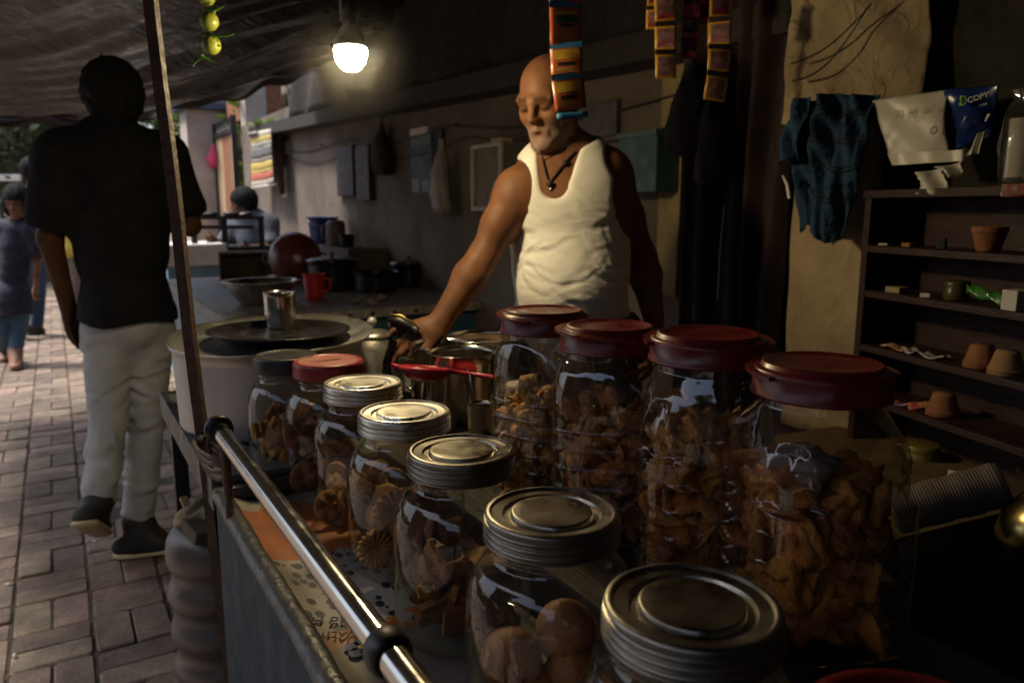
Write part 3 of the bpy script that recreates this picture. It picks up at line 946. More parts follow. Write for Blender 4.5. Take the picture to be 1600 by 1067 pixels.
pet_spec = [(851, 484, 3.0, .064, .275, .0600, 1, .3), (953, 508, 3.4, .068, .272, .0605, 1, .9), (1107, 520, 5.0, .069, .282, .0615, 2, R(-40)), (1285, 566, 6.0, .073, .272, .0615, 3, R(-22))]
pet_lab = ["rounded plastic jar of golden fritters, smallest of the maroon lidded jars",
           "ribbed plastic jar of brown snacks, second of the maroon lidded jars from the vendor",
           "square plastic jar with moulded grip, maroon lid and brown puffs",
           "biggest square plastic jar with deep ribs beside the shelf"]
pets = []
for (px, py, sq, w, H, lr, stl, ro), lab in zip(pet_spec, pet_lab):
    p = Wz(px, py, PZ + H - .004)
    pets.append((pet_jar(Vector((p.x, p.y, PZ)), lab, sq, w, H, lr, stl, ro), sq, w, H, ro))
# dark red lidded tub at the near corner
p = Wz(1450, 1150, .93)
tb = thing("lidded_tub", "dark red lidded plastic tub at the near corner of the cart", "tub", (p.x, p.y, PZ))
b = MB(); b.lathe([(.05, 0), (.062, .004), (.066, .02), (.068, .07), (.066, .075)], 48, cap0=True); b.build("tub_body", m_maroon, tb)
b = MB(); b.lathe([(.066, .074), (.074, .075), (.075, .092), (.072, .097), (.062, .0985), (.06, .095), (.0006, .0945)], 56); b.build("lid", m_maroon, tb)

# ------------------------------------------------------------------ what is in them
m_fry = M("golden fried dough", (.66, .34, .05), .65, col2=(.34, .14, .025), scale=45, bump=.6, bscale=140, objrand=.22)
m_brown = M("brown fried dough", (.60, .25, .042), .6, col2=(.36, .125, .02), scale=40, bump=.6, bscale=130, objrand=.28)
m_rusk = M("toasted rusk", (.70, .38, .09), .8, col2=(.40, .17, .03), scale=60, bump=.6, bscale=220, objrand=.2)
m_bisc = M("baked biscuit", (.34, .145, .055), .75, col2=(.22, .08, .026), scale=45, bump=.4, bscale=160, objrand=.25)
m_choc = M("dark brown biscuit", (.34, .14, .036), .75, col2=(.17, .065, .02), scale=40, bump=.5, bscale=150, objrand=.3)

def chunk(mb, c, kind, s, seed):
    r = np.random.default_rng(seed)
    rot = Euler(tuple(r.uniform(0, 6.28, 3)))
    if kind == "puff":
        mb.blob(c, (s*1.1, s*r.uniform(.6, 1), s*r.uniform(.16, .42)), 2, .42, seed, 4.0, rot=rot)
    elif kind == "curl":
        mt = Matrix.Translation(c) @ rot.to_matrix().to_4x4()
        n = 9; pts = [mt @ Vector((s*1.5*(i/(n-1) - .5)*2, s*.5*math.sin(i*.9 + seed), s*.4*math.cos(i*1.3))) for i in range(n)]
        mb.tube(pts, [s*(.25 + .28*math.sin(math.pi*(i + .5)/n) + r.uniform(-.06, .06)) for i in range(n)], 7)
    elif kind == "slice":
        mt = Matrix.Translation(c) @ rot.to_matrix().to_4x4()
        mb.box((-s, -s*.62, -s*.2), (s, s*.62, s*.2), s*.09, mt)
    elif kind == "disc":
        mt = Matrix.Translation(c) @ rot.to_matrix().to_4x4()
        mb.lathe([(.0005, -s*.15), (s*.85, -s*.15), (s, -s*.07), (s, s*.05), (s*.85, s*.14), (.0005, s*.19)], 18, mt)
def fill(parent_loc, rad, z0, z1, kind, s, n, seed, mat, name, label, cat, square=None, rotz=0.0):
    mb = MB(); r = np.random.default_rng(seed)
    zs = np.sort(r.uniform(z0, z1, n))
    for i in range(n):
        a = r.uniform(0, 6.28); q = math.sqrt(r.uniform(.15, 1))
        lim = rad - s*.95
        if square:
            c_, s_ = math.cos(a), math.sin(a)
            lim *= (abs(c_)**square + abs(s_)**square)**(-1/square)
        x, y = lim*q*math.cos(a + rotz), lim*q*math.sin(a + rotz)
        z = zs[i] + (0 if zs[i] < z0 + s else 0)
        top = z1 - .4*(z1 - z0)*.35*(1 - math.cos(3*a))*.5
        z = min(z, top)
        chunk(mb, Vector((x, y, max(z, z0 + s*.55))), kind, s*r.uniform(.75, 1.05), seed*100 + i)
    out = []
    for (x, y, z) in mb.v:            # keep every crumb inside the jar wall
        a = math.atan2(y, x) - rotz; lim = rad
        if square: lim *= (abs(math.cos(a))**square + abs(math.sin(a))**square)**(-1/square)
        q = math.hypot(x, y)
        if q > lim: x, y = x*lim/q, y*lim/q
        out.append((x, y, max(z, .005)))
    mb.v = out
    o = mb.build(name, mat, None, parent_loc)
    tag(o, label, cat, None, "stuff")
    return o
G = .006
J = [j.location for j in jars]
fill(J[0], .066, G, .105, "slice", .024, 60, 11, m_rusk, "rusk_pile", "golden rusk slices filling the black lidded jar", "rusks")
fill(J[1], .072, G, .115, "disc", .029, 42, 12, m_bisc, "biscuit_pile", "brown biscuits filling the red lidded jar", "biscuits")
fill(J[2], .072, G, .055, "disc", .028, 22, 13, m_choc, "biscuit_pile", "dark biscuits low in the jar before the red lidded one", "biscuits")
fill(J[3], .072, G, .085, "disc", .027, 34, 14, m_choc, "biscuit_pile", "dark biscuits behind the fluted biscuit in its jar", "biscuits")
fill(J[4], .072, G, .10, "slice", .025, 50, 15, m_choc, "biscuit_pile", "dark broken biscuits in the third jar from the front", "biscuits")
fill(J[6], .072, G, .10, "puff", .025, 34, 17, m_brown, "sweet_pile", "dark brown sweets in the jar cut by the photo's bottom", "sweets")
# single pieces that stand out
def in_jar(i, px, py, toward=.055):      # a spot inside jar i, seen at a pixel, near the wall towards the camera
    j = J[i]; dc = (Vector((0, 0, 0)) - Vector((j.x, j.y, 0))).normalized()
    c = Vector((j.x, j.y, 0)) + dc*toward
    D = c.dot(FW)
    p = W(px, py, D)
    return p
def disc_piece(i, px, py, s, name, label, mat, toward=.05, grp=None, tilt=.2, fluted=False):
    p = in_jar(i, px, py, toward)
    b = MB()
    dirv = (CAM - p).normalized()
    q = dirv.to_track_quat('Z', 'Y').to_matrix().to_4x4() @ Euler((tilt, -tilt*.7, random.uniform(0, 3))).to_matrix().to_4x4()
    if fluted:
        n = 96
        pr = [(.0006, -.002), (s*.95, -.003), (s*1.0, 0), (s*.96, .004), (s*.8, .006), (s*.5, .0068), (s*.36, .0055), (s*.30, .0022), (s*.12, .002), (.0006, .0021)]
        b.lathe(pr, n, q, fn=lambda p_, a: (p_.x*(1 + .09*math.cos(a*19)*min(1, (p_.length/s)**2)), p_.y*(1 + .09*math.cos(a*19)*min(1, (p_.length/s)**2)), p_.z + .0018*math.cos(a*19)*min(1, (p_.length/s))))
    else:
        b.lathe([(.0006, -.004), (s*.8, -.0045), (s*.97, -.003), (s, .0005), (s*.93, .004), (s*.6, .0058), (.0006, .0064)], 36, q, fn=lambda p_, a: (p_.x, p_.y, p_.z + .0012*math.sin(a*5)))
    o = b.build(name, mat, None, p)
    return tag(o, label, "biscuit", grp)
disc_piece(3, 588, 858, .0235, "fluted_biscuit", "pale fluted flower shaped biscuit pressed against its jar's side", M("pale fluted biscuit", (.66, .36, .13), .75, col2=(.42, .17, .04), scale=70, bump=.3, bscale=200), .052, None, .25, True)
disc_piece(2, 514, 790, .024, "round_biscuit", "reddish round biscuit leaning in the jar before the red lidded one", m_bisc, .045, None, .35)
disc_piece(1, 466, 680, .028, "round_biscuit", "upper brown biscuit standing on edge in the red lidded jar", m_bisc, .05, None, .5)
disc_piece(1, 478, 745, .028, "round_biscuit", "lower brown biscuit leaning in the red lidded jar", m_bisc, .05, None, .35)
disc_piece(3, 620, 800, .03, "round_biscuit", "dark scalloped biscuit above the fluted one", m_choc, .03, None, .3, True)
def slice_piece(i, px, py, s, label, mat, toward=.05, rot=(0.3, .2, .4)):
    p = in_jar(i, px, py, toward); b = MB(); b.box((-s, -s*.6, -s*.18), (s, s*.6, s*.18), s*.08, Euler(rot).to_matrix().to_4x4())
    return tag(b.build("rusk", mat, None, p), label, "rusk")
slice_piece(0, 405, 672, .022, "yellow rusk slice upright at the side of the black lidded jar", m_rusk, .045, (1.3, .2, .9))
slice_piece(0, 440, 668, .022, "orange rusk slice behind the rail in the black lidded jar", m_rusk, .05, (1.2, .6, .2))
slice_piece(4, 665, 925, .012, "small pale broken biscuit in the dull tin lidded jar", m_rusk, .06, (.8, .4, .3))
def ball(i, px, py, s, label, toward):
    p = in_jar(i, px, py, toward); b = MB(); b.blob((0, 0, 0), s, 3, .03, int(px), 4)
    return tag(b.build("round_sweet", M("syrup brown sweet", (.36, .135, .03), .6, col2=(.21, .065, .014), scale=30, bump=.25, bscale=160), None, p), label, "sweet", "round sweets in the large glass jar")
ball(5, 800, 1030, .027, "round brown sweet lowest at the left of the large glass jar", .035)
ball(5, 884, 985, .027, "round brown sweet highest in the large glass jar", .022)
ball(5, 895, 1055, .026, "round brown sweet beneath the highest one in the large jar", .04)
ball(5, 838, 1085, .026, "round brown sweet at the very bottom edge of the photo", .045)
# plastic jars
Pl = [q[0].location for q in pets]
fill(Pl[0], .063, G, .145, "curl", .019, 150, 21, m_fry, "fritter_pile", "golden twisted fritters filling the smallest maroon lidded jar", "fritters", 3.0, .3)
fill(Pl[1], .067, G, .172, "puff", .019, 190, 22, m_brown, "snack_pile", "brown lumpy snacks filling the second maroon lidded jar", "snacks", 3.4, .9)
fill(Pl[2], .068, G, .185, "puff", .026, 210, 23, m_brown, "puff_pile", "large brown puffs filling the jar with the moulded grip", "puffs", 5.0, R(-40))
fill(Pl[3], .072, G, .165, "puff", .026, 210, 24, m_brown, "puff_pile", "brown puffs filling the biggest square jar", "puffs", 6.0, R(-22))
m_bag = M("thin cloudy plastic bag", (.26, .21, .20), .35, var=.2, scale=10)
bgm = MB(); bgm.blob((0, 0, 0), (.034, .03, .016), 3, .35, 77, 4.2)
tag(bgm.build("folded_bag", m_bag, None, Vector(Pl[3]) + Vector((-.015, .006, .172))), "crumpled whitish plastic bag on the puffs in the biggest jar", "bag")
for k, (dx, dz) in enumerate(((.006, .150), (-.02, .155), (.024, .148))):
    b = MB(); chunk(b, Vector((0, 0, 0)), "curl", .021, 300 + k)
    tag(b.build("fritter", m_fry, None, Vector(Pl[0]) + RT*dx*1.2 + Vector((0, 0, dz)) - FW*.025), ["golden fritter on top of the pile in the smallest maroon lidded jar", "golden fritter nearest the strainer handle, atop its pile", "orange fritter against the right side of the fritter jar"][k], "fritter")

# ================================================================== pots on the stove table
m_alu = M("dull aluminium", (.52, .50, .48), .42, metal=.35, col2=(.40, .38, .36), scale=7, rvar=.12, stretch=(1, 1, .2), bump=.05)
m_aluplate = M("bright beaten aluminium", (.62, .62, .60), .34, metal=.9, col2=(.5, .48, .42), scale=9, rvar=.12, bump=.12, bscale=22)
m_steel = M("stainless steel", (.62, .58, .52), .2, metal=1.0, col2=(.46, .42, .36), scale=6, rvar=.1)
m_soot = M("sooty iron", (.018, .016, .015), .35, metal=.4, var=.5, scale=10, rvar=.15)
m_redplastic = M("red plastic", (.55, .03, .045), .35, var=.2, scale=20)
m_copper = M("red brown enamelled iron", (.20, .045, .03), .3, col2=(.10, .02, .015), scale=9, rvar=.12)
m_milk = M("milky tea", (.5, .32, .16), .35, var=.2)
def vessel(name, label, cat, P, r, h, mat, wall=.0025, rim=.004, flare=1.0, base=.9, grp=None, seg=48, loc_rot=(0, 0, 0)):
    t = thing(name, label, cat, P, loc_rot, grp)
    b = MB()
    pr = [(.0006, .0), (r*base*.9, 0), (r*base*.97, .004), (r*base, .012)]
    for i in range(1, 9):
        f = i/8; pr.append((r*(base + (flare - base)*f), .012 + (h - .012)*f))
    ro = r*flare
    pr += [(ro + rim, h + .001), (ro + rim, h + rim), (ro - wall, h + rim), (ro - wall*1.4, h - .006)]
    for i in range(7, -1, -1):
        f = i/8; pr.append((r*(base + (flare - base)*f) - wall, .012 + (h - .012)*f))
    pr += [(.0006, .006)]
    b.lathe(pr, seg); b.build("vessel_wall", mat, t)
    return t
# big milk pot with its wide plate lid
bpP = Wz(398, 645, SZ); c = W(424, 575, 1.57)
bpP = Vector((c.x, c.y, SZ + .001))
bigpot = vessel("milk_pot", "big dull aluminium pot with a wide plate laid over its mouth", "pot", bpP, .188, .165, m_alu, .003, .005, 1.0, .97, seg=72)
pz = SZ + .172
cP = W(427, 527, 1.56)
pt = thing("plate_lid", "wide bright aluminium plate covering the big pot", "plate", (cP.x, cP.y, pz), (R(2.5), R(-1.5), 0))
b = MB(); b.lathe([(.0006, .004), (.10, .003), (.15, .001), (.165, .0), (.197, .010), (.203, .0145), (.203, .016), (.195, .0125), (.164, .0028), (.148, .0036), (.10, .0056), (.0006, .0066)], 80,
                  fn=lambda p, a: (p.x, p.y, p.z + .0022*math.sin(a*3)*(p.length/.2)**3)); b.build("plate", m_aluplate, pt)
cD = W(437, 522, 1.55)
dk = thing("iron_dish", "black iron dish lying upturned on the wide plate", "dish", (cD.x, cD.y, pz + .0075), (R(-1), R(1), .4))
b = MB(); b.lathe([(.0006, .002), (.065, .002), (.075, .006), (.09, .003), (.115, .006), (.135, .0125), (.142, .0155), (.140, .018), (.130, .0145), (.112, .0095), (.088, .0065), (.076, .0095), (.064, .0055), (.0006, .0055)], 72,
                  fn=lambda p, a: (p.x, p.y, p.z + .004*math.cos(a - 1.2)*(p.length/.15)**2)); b.build("dish", m_soot, dk)
# tumbler standing on the plate
tP = W(440, 519, 1.64)
vessel("steel_tumbler", "plain steel tumbler standing behind the big pot's plate", "tumbler", (tP.x, tP.y, pz + .012), .0335, .078, m_steel, .0012, .0012, 1.02, .97)
# long handled pan behind the pot
hP = W(425, 500, 1.87)
pn = vessel("frying_pan", "steel pan with a riveted handle behind the big pot", "pan", (hP.x, hP.y, SZ + .085), .085, .045, m_steel, .002, .002, 1.05, .85)
b = MB(); e = (W(341, 491, 1.83) - Vector((hP.x, hP.y, 0))); a0 = Vector((e.x, e.y, 0)).normalized()
s0 = a0*.084 + Vector((0, 0, .042)); s1 = a0*.185 + Vector((0, 0, .050))
pr_ = Vector((-a0.y, a0.x, 0))
b.add([s0 + pr_*.009, s0 - pr_*.009, s1 - pr_*.012, s1 + pr_*.012] + [q + Vector((0, 0, .004)) for q in (s0 + pr_*.009, s0 - pr_*.009, s1 - pr_*.012, s1 + pr_*.012)], [(0, 1, 2, 3)[::-1], (4, 5, 6, 7), (0, 1, 5, 4), (1, 2, 6, 5), (2, 3, 7, 6), (3, 0, 4, 7)])
b.build("pan_handle", m_steel, pn)
for f in (.2, .8):
    b = MB(); q = s0.lerp(s1, f); b.lathe([(.004, .004), (.0035, .0065), (.0006, .0072)], 12, Matrix.Translation(q)); b.build("rivet", m_soot, pn)
b = MB(); b.lathe([(.05, -.084), (.052, -.084), (.06, -.002), (.058, -.002)], 24, cap0=True); b.build("stand_ring", m_soot, pn)
# kettle with black handle
kP = W(583, 560, 1.76); kP = Vector((kP.x, kP.y, SZ + .001))
kt = thing("kettle", "aluminium kettle with a black bail handle between the pot and the steel mugs", "kettle", kP, (0, 0, -YAW))
b = MB(); b.lathe([(.0006, 0), (.060, 0), (.070, .006), (.074, .03), (.070, .09), (.058, .128), (.046, .142), (.044, .146)], 56); b.build("body", m_aluplate, kt)
b = MB(); b.lathe([(.047, .1455), (.048, .149), (.035, .158), (.012, .163), (.0006, .164)], 48); kl = b.build("lid", m_aluplate, kt)
b = MB(); b.lathe([(.006, .163), (.005, .168), (.011, .176), (.011, .183), (.006, .19), (.0006, .191)], 20); b.build("knob", m_alu, kl)
b = MB(); b.lathe([(.005, .16), (.004, .166), (.010, .171), (.009, .178), (.0006, .181)], 16, Matrix.Translation((-.032, .02, 0))); b.build("whistle", m_soot, kl)
b = MB(); b.tube([(.058, -.02, .12), (.072, -.03, .155), (.068, -.034, .178), (.05, -.036, .186), (.052, -.04, .19)], [.007, .009, .012, .013, .012], 10)
b.tube([(.045, -.036, .188), (.07, -.04, .186), (.098, -.046, .172), (.112, -.048, .164)], [.011, .013, .012, .010], 10); b.build("handle", m_black, kt)
b = MB(); b.tube([(.05, -.03, .2008), (.075, -.04, .199), (.104, -.047, .183)], [.0022, .003, .002], 8); b.build("handle_strip", M("brass strip", (.6, .42, .15), .35, metal=1.0), kt)
b = MB(); b.tube([(.040, -.062, .06), (.046, -.082, .10), (.058, -.086, .140), (.062, -.082, .15)], [.011, .010, .009, .010], 10); b.build("side_handle", m_black, kt)
b = MB(); b.tube([(-.06, -.03, .07), (-.085, -.045, .10), (-.095, -.05, .13)], [.014, .010, .008], 12); b.build("spout", m_aluplate, kt)
# two steel mugs and the wide pan
for (px, pyr, D, w_, hh, lab, grp) in ((691, 536, 1.66, 104, .135, "steel mug touched by the vendor's hand, behind the nearer mug", 1), (722, 548, 1.52, 106, .15, "nearer steel mug with the red strainer resting before it", 1)):
    c = W(px, pyr, D); r = w_/2*D/1200*1.0
    mg = vessel("steel_mug", lab, "mug", (c.x, c.y, SZ + .001), r, c.z - SZ - .004, m_steel, .0015, .002, 1.0, .97, "steel mugs beside the strainer")
    b = MB(); a0 = (RT*.25 - FW).normalized(); a0.z = 0
    if lab.startswith("steel"): a0 = (-FW*.3 - RT).normalized()
    hz = c.z - SZ
    b.tube([a0*(r) + Vector((0, 0, hz*.82)), a0*(r + .022) + Vector((0, 0, hz*.80)), a0*(r + .026) + Vector((0, 0, hz*.62)), a0*(r + .018) + Vector((0, 0, hz*.40)), a0*(r - .001) + Vector((0, 0, hz*.32))], .0035, 8)
    b.build("handle", m_steel, mg)
c = W(755, 527, 1.74)
wp_ = vessel("tea_pan", "wide steel pan of milky tea behind the mugs", "pan", (c.x, c.y, SZ + .001), .088, c.z - SZ, m_steel, .002, .003, 1.03, .9)
b = MB(); b.lathe([(.0006, .10), (.085, .10)], 40, fn=lambda p, a: (p.x, p.y, c.z - SZ - .022 + .001*math.sin(a*7))); b.build("tea", m_milk, wp_)
# red strainer
sP = W(664, 577, 1.44)
sn = thing("tea_strainer", "red plastic tea strainer propped across the steel mug", "strainer", sP, (R(-8), R(4), -YAW))
b = MB(); torus(b, (0, 0, 0), (0, 0, 1), .044, .0055, 44, 10)
b.v = [(x, y*.82, z) for (x, y, z) in b.v]; b.build("rim", m_redplastic, sn)
b = MB(); b.lathe([(.043, -.001), (.041, -.008), (.034, -.017), (.02, -.022), (.0006, -.023)], 40, fn=lambda p, a: (p.x, p.y*.82, p.z)); b.build("bowl", m_redplastic, sn)
b = MB(); b.lathe([(.036, -.006), (.02, -.0085), (.0006, -.009)], 30, fn=lambda p, a: (p.x, p.y*.82, p.z + .0015*math.sin(a*4))); b.build("tea_leaves", M("wet tea leaves", (.025, .016, .01), .7, bump=.8, bscale=300), sn)
b = MB(); b.tube([(.046, 0, 0), (.075, -.003, -.002), (.135, -.004, -.006)], [.0055, .0045, .0045], 8); b.build("handle", m_redplastic, sn)
b = MB(); b.tube([(-.046, .002, .001), (-.058, .004, .002), (-.066, .005, .003)], [.0045, .005, .0055], 8); b.build("hook", m_redplastic, sn)
b = MB(); b.tube([(0, 0, -.024), (0, 0, -(sP.z - SZ) + .001)], .006, 8); b.build("prop_stem", m_steel, sn)
# small tumbler between mugs and plastic jar
c = Wz(752, 683, SZ)
c2 = W(750, 632, 1.36)
vessel("steel_tumbler", "small dark steel tumbler beside the jar of fritters", "tumbler", (c2.x, c2.y, SZ + .001), .0225, c2.z - SZ, m_steel, .001, .001, 1.05, .9)
c3 = W(812, 618, 1.42)
pc = thing("lidded_cup", "small ridged cup with a pale lid seen through the fritter jar", "cup", (c3.x, c3.y, SZ + .001))
hgt = c3.z - SZ + .02
b = MB(); b.lathe([(.0006, 0)] + [(.024 + .0006*(k % 2), .002 + k*(hgt - .006)/14) for k in range(15)], 40); b.build("cup_body", M("pale pink plastic", (.5, .33, .28), .5), pc)
b = MB(); b.lathe([(.026, hgt - .004), (.0265, hgt + .002), (.023, hgt + .004), (.0006, hgt + .004)], 40); b.build("lid", M("cream lid", (.6, .5, .36), .5), pc)

# ================================================================== things on the counter
KZ = .801
def onz(px, py, z=KZ): return Wz(px, py, z)
p = W(410, 470, 3.55)
sb = thing("steel_bowl", "wide shallow steel bowl on the counter's street end", "bowl", (p.x, p.y, KZ))
b = MB(); b.lathe([(.0006, .001), (.085, .0), (.10, .006), (.135, .05), (.155, .095), (.160, .103), (.182, .106), (.183, .109), (.158, .108), (.150, .098), (.13, .053), (.097, .011), (.0006, .006)], 64); b.build("bowl", m_steel, sb)
# pair of lugs on the rim
b = MB(); q = -RT*.185
b.tube([q + Vector((0, 0, .107)) + FW*.02, q - RT*.016 + Vector((0, 0, .108)), q + Vector((0, 0, .107)) - FW*.02], .004, 6); b.build("lug", m_steel, sb)
p = onz(383, 437)
wb = thing("wooden_box", "small open wooden box lying on its side on the counter", "box", (p.x, p.y, KZ), (0, 0, R(-14)))
m_ply = M("grey plywood", (.17, .115, .08), .85, var=.4, scale=10, stretch=(1, 8, 8), bump=.3)
for lo, hi in (((-.14, -.09, 0), (.14, .09, .014)), ((-.14, -.09, .161), (.14, .09, .175)), ((-.14, -.09, .0145), (-.126, .09, .1605)), ((.126, -.09, .0145), (.14, .09, .1605)), ((-.125, .078, .0145), (.125, .09, .1605))):
    b = MB(); b.box(lo, hi, .001); b.build("board", m_ply, wb)
p = W(460, 402, 4.5)
wk = thing("iron_wok", "round red brown wok standing on edge on the counter", "wok", (p.x, p.y, p.z), (R(78), 0, R(-20)))
b = MB(); b.lathe([(.0006, .085), (.05, .082), (.09, .068), (.125, .04), (.148, 0), (.154, -.04), (.15, -.042), (.144, -.002), (.12, .035), (.085, .062), (.0006, .078)], 56); b.build("bowl", m_copper, wk)
for s_ in (-1, 1):
    b = MB(); b.tube([(s_*.15, -.03, -.03), (s_*.178, -.02, -.032), (s_*.178, .02, -.032), (s_*.15, .03, -.03)], .006, 8); b.build("handle", m_soot, wk)
p = onz(492, 466)
rm = vessel("red_mug", "bright red plastic mug on the counter before the dark pot", "mug", (p.x, p.y, KZ), .050, .118, m_redplastic, .003, .003, 1.08, .92)
b = MB(); a0 = (RT - FW*.2).normalized()
b.tube([a0*.052 + Vector((0, 0, .10)), a0*.082 + Vector((0, 0, .095)), a0*.086 + Vector((0, 0, .05)), a0*.05 + Vector((0, 0, .03))], .006, 8); b.build("handle", m_redplastic, rm)
p = onz(520, 452)
def black_pot(P, r, h, lab, lid=True):
    t = vessel("cooking_pot", lab, "pot", P, r, h, m_soot, .003, .006, 1.0, .93, "dark pots on the counter")
    if lid:
        b = MB(); b.lathe([(r + .006, h + .007), (r + .012, h + .008), (r + .012, h + .012), (r*.8, h + .022), (r*.35, h + .03), (.0006, h + .031)], 48); l_ = b.build("lid", M("dark steel lid", (.22, .2, .17), .28, metal=1.0, var=.4), t)
        b = MB(); b.lathe([(.008, h + .03), (.006, h + .038), (.016, h + .046), (.012, h + .052), (.0006, h + .053)], 20); b.build("knob", m_black, l_)
    return t
black_pot((p.x, p.y, KZ), .13, .15, "sooty pot with a steel lid behind the red mug")
p = onz(588, 455); black_pot((p.x, p.y, KZ), .12, .10, "low black pot in the middle of the counter", False)
p = onz(640, 447); black_pot((p.x, p.y, KZ), .10, .12, "black pot nearest the wall beside the red capped bottle")
p = onz(575, 468)
for k, (px, py) in enumerate(((556, 474), (583, 476), (600, 470))):
    q = onz(px, py); b = MB(); b.blob((0, 0, .014), (.028, .024, .016), 2, .3, 50 + k, 3)
    tag(b.build("ginger_root", M("dusty ginger", (.26, .2, .12), .9, bump=.4), None, q), ["leftmost lump of ginger lying by the counter's front edge", "middle lump of ginger by the counter's front edge", "rightmost lump of ginger by the counter's front edge"][k], "ginger", "ginger lumps on the counter")
def bottle(P, h, r, mat, capmat, lab):
    t = thing("bottle", lab, "bottle", P)
    b = MB(); b.lathe([(.0006, 0), (r*.9, 0), (r, .006), (r, h*.55), (r*.92, h*.62), (r*.45, h*.80), (r*.38, h*.86), (r*.38, h*.93)], 32); b.build("bottle_body", mat, t)
    b = MB(); b.lathe([(r*.45, h*.88), (r*.46, h*.99), (r*.4, h), (.0006, h)], 24, cap0=True); b.build("cap", capmat, t)
    return t
m_clear = clear_mat("bottle plastic", (.8, .82, .82), .06, .08, .5, .08)
p = onz(656, 436); bottle(p, .145, .033, m_clear, m_redplastic, "small clear bottle with a red cap on the counter by the wall")
# on the plinth
p = W(484, 378, 5.15)
bk = thing("plastic_bucket", "deep blue plastic bucket on the plinth by the wall", "bucket", (1.58, 5.2, 1.002))
b = MB(); b.lathe([(.0006, 0), (.075, 0), (.08, .005), (.098, .165), (.108, .168), (.108, .178), (.100, .178), (.095, .165), (.076, .008), (.0006, .008)], 48); b.build("pail", M("blue bucket plastic", (.015, .075, .33), .4, var=.3, scale=10), bk)
b = MB(); b.tube([(.108*math.cos(a), .108*math.sin(a)*.95, .165 - .05*abs(math.sin(a))) for a in np.linspace(math.pi*.9, math.pi*2.1, 16)], .003, 6); b.build("bail", m_steel, bk)
jg = thing("plastic_jug", "dusky mauve plastic jug beside the blue bucket", "jug", (1.56, 4.86, 1.002))
b = MB(); b.lathe([(.0006, 0), (.058, 0), (.062, .01), (.062, .12), (.056, .15), (.045, .158), (.04, .160)], 36); b.build("jug_body", M("mauve plastic", (.18, .13, .15), .5), jg)
b = MB(); b.tube([(-.06, 0, .13), (-.09, 0, .12), (-.09, 0, .05), (-.061, 0, .035)], .007, 8); b.build("handle", MATS["mauve plastic"], jg)
vessel("dark_cup", "small dark cup next to the mauve jug", "cup", (1.55, 4.62, 1.002), .045, .075, m_soot, .003, .003, 1.05, .9)

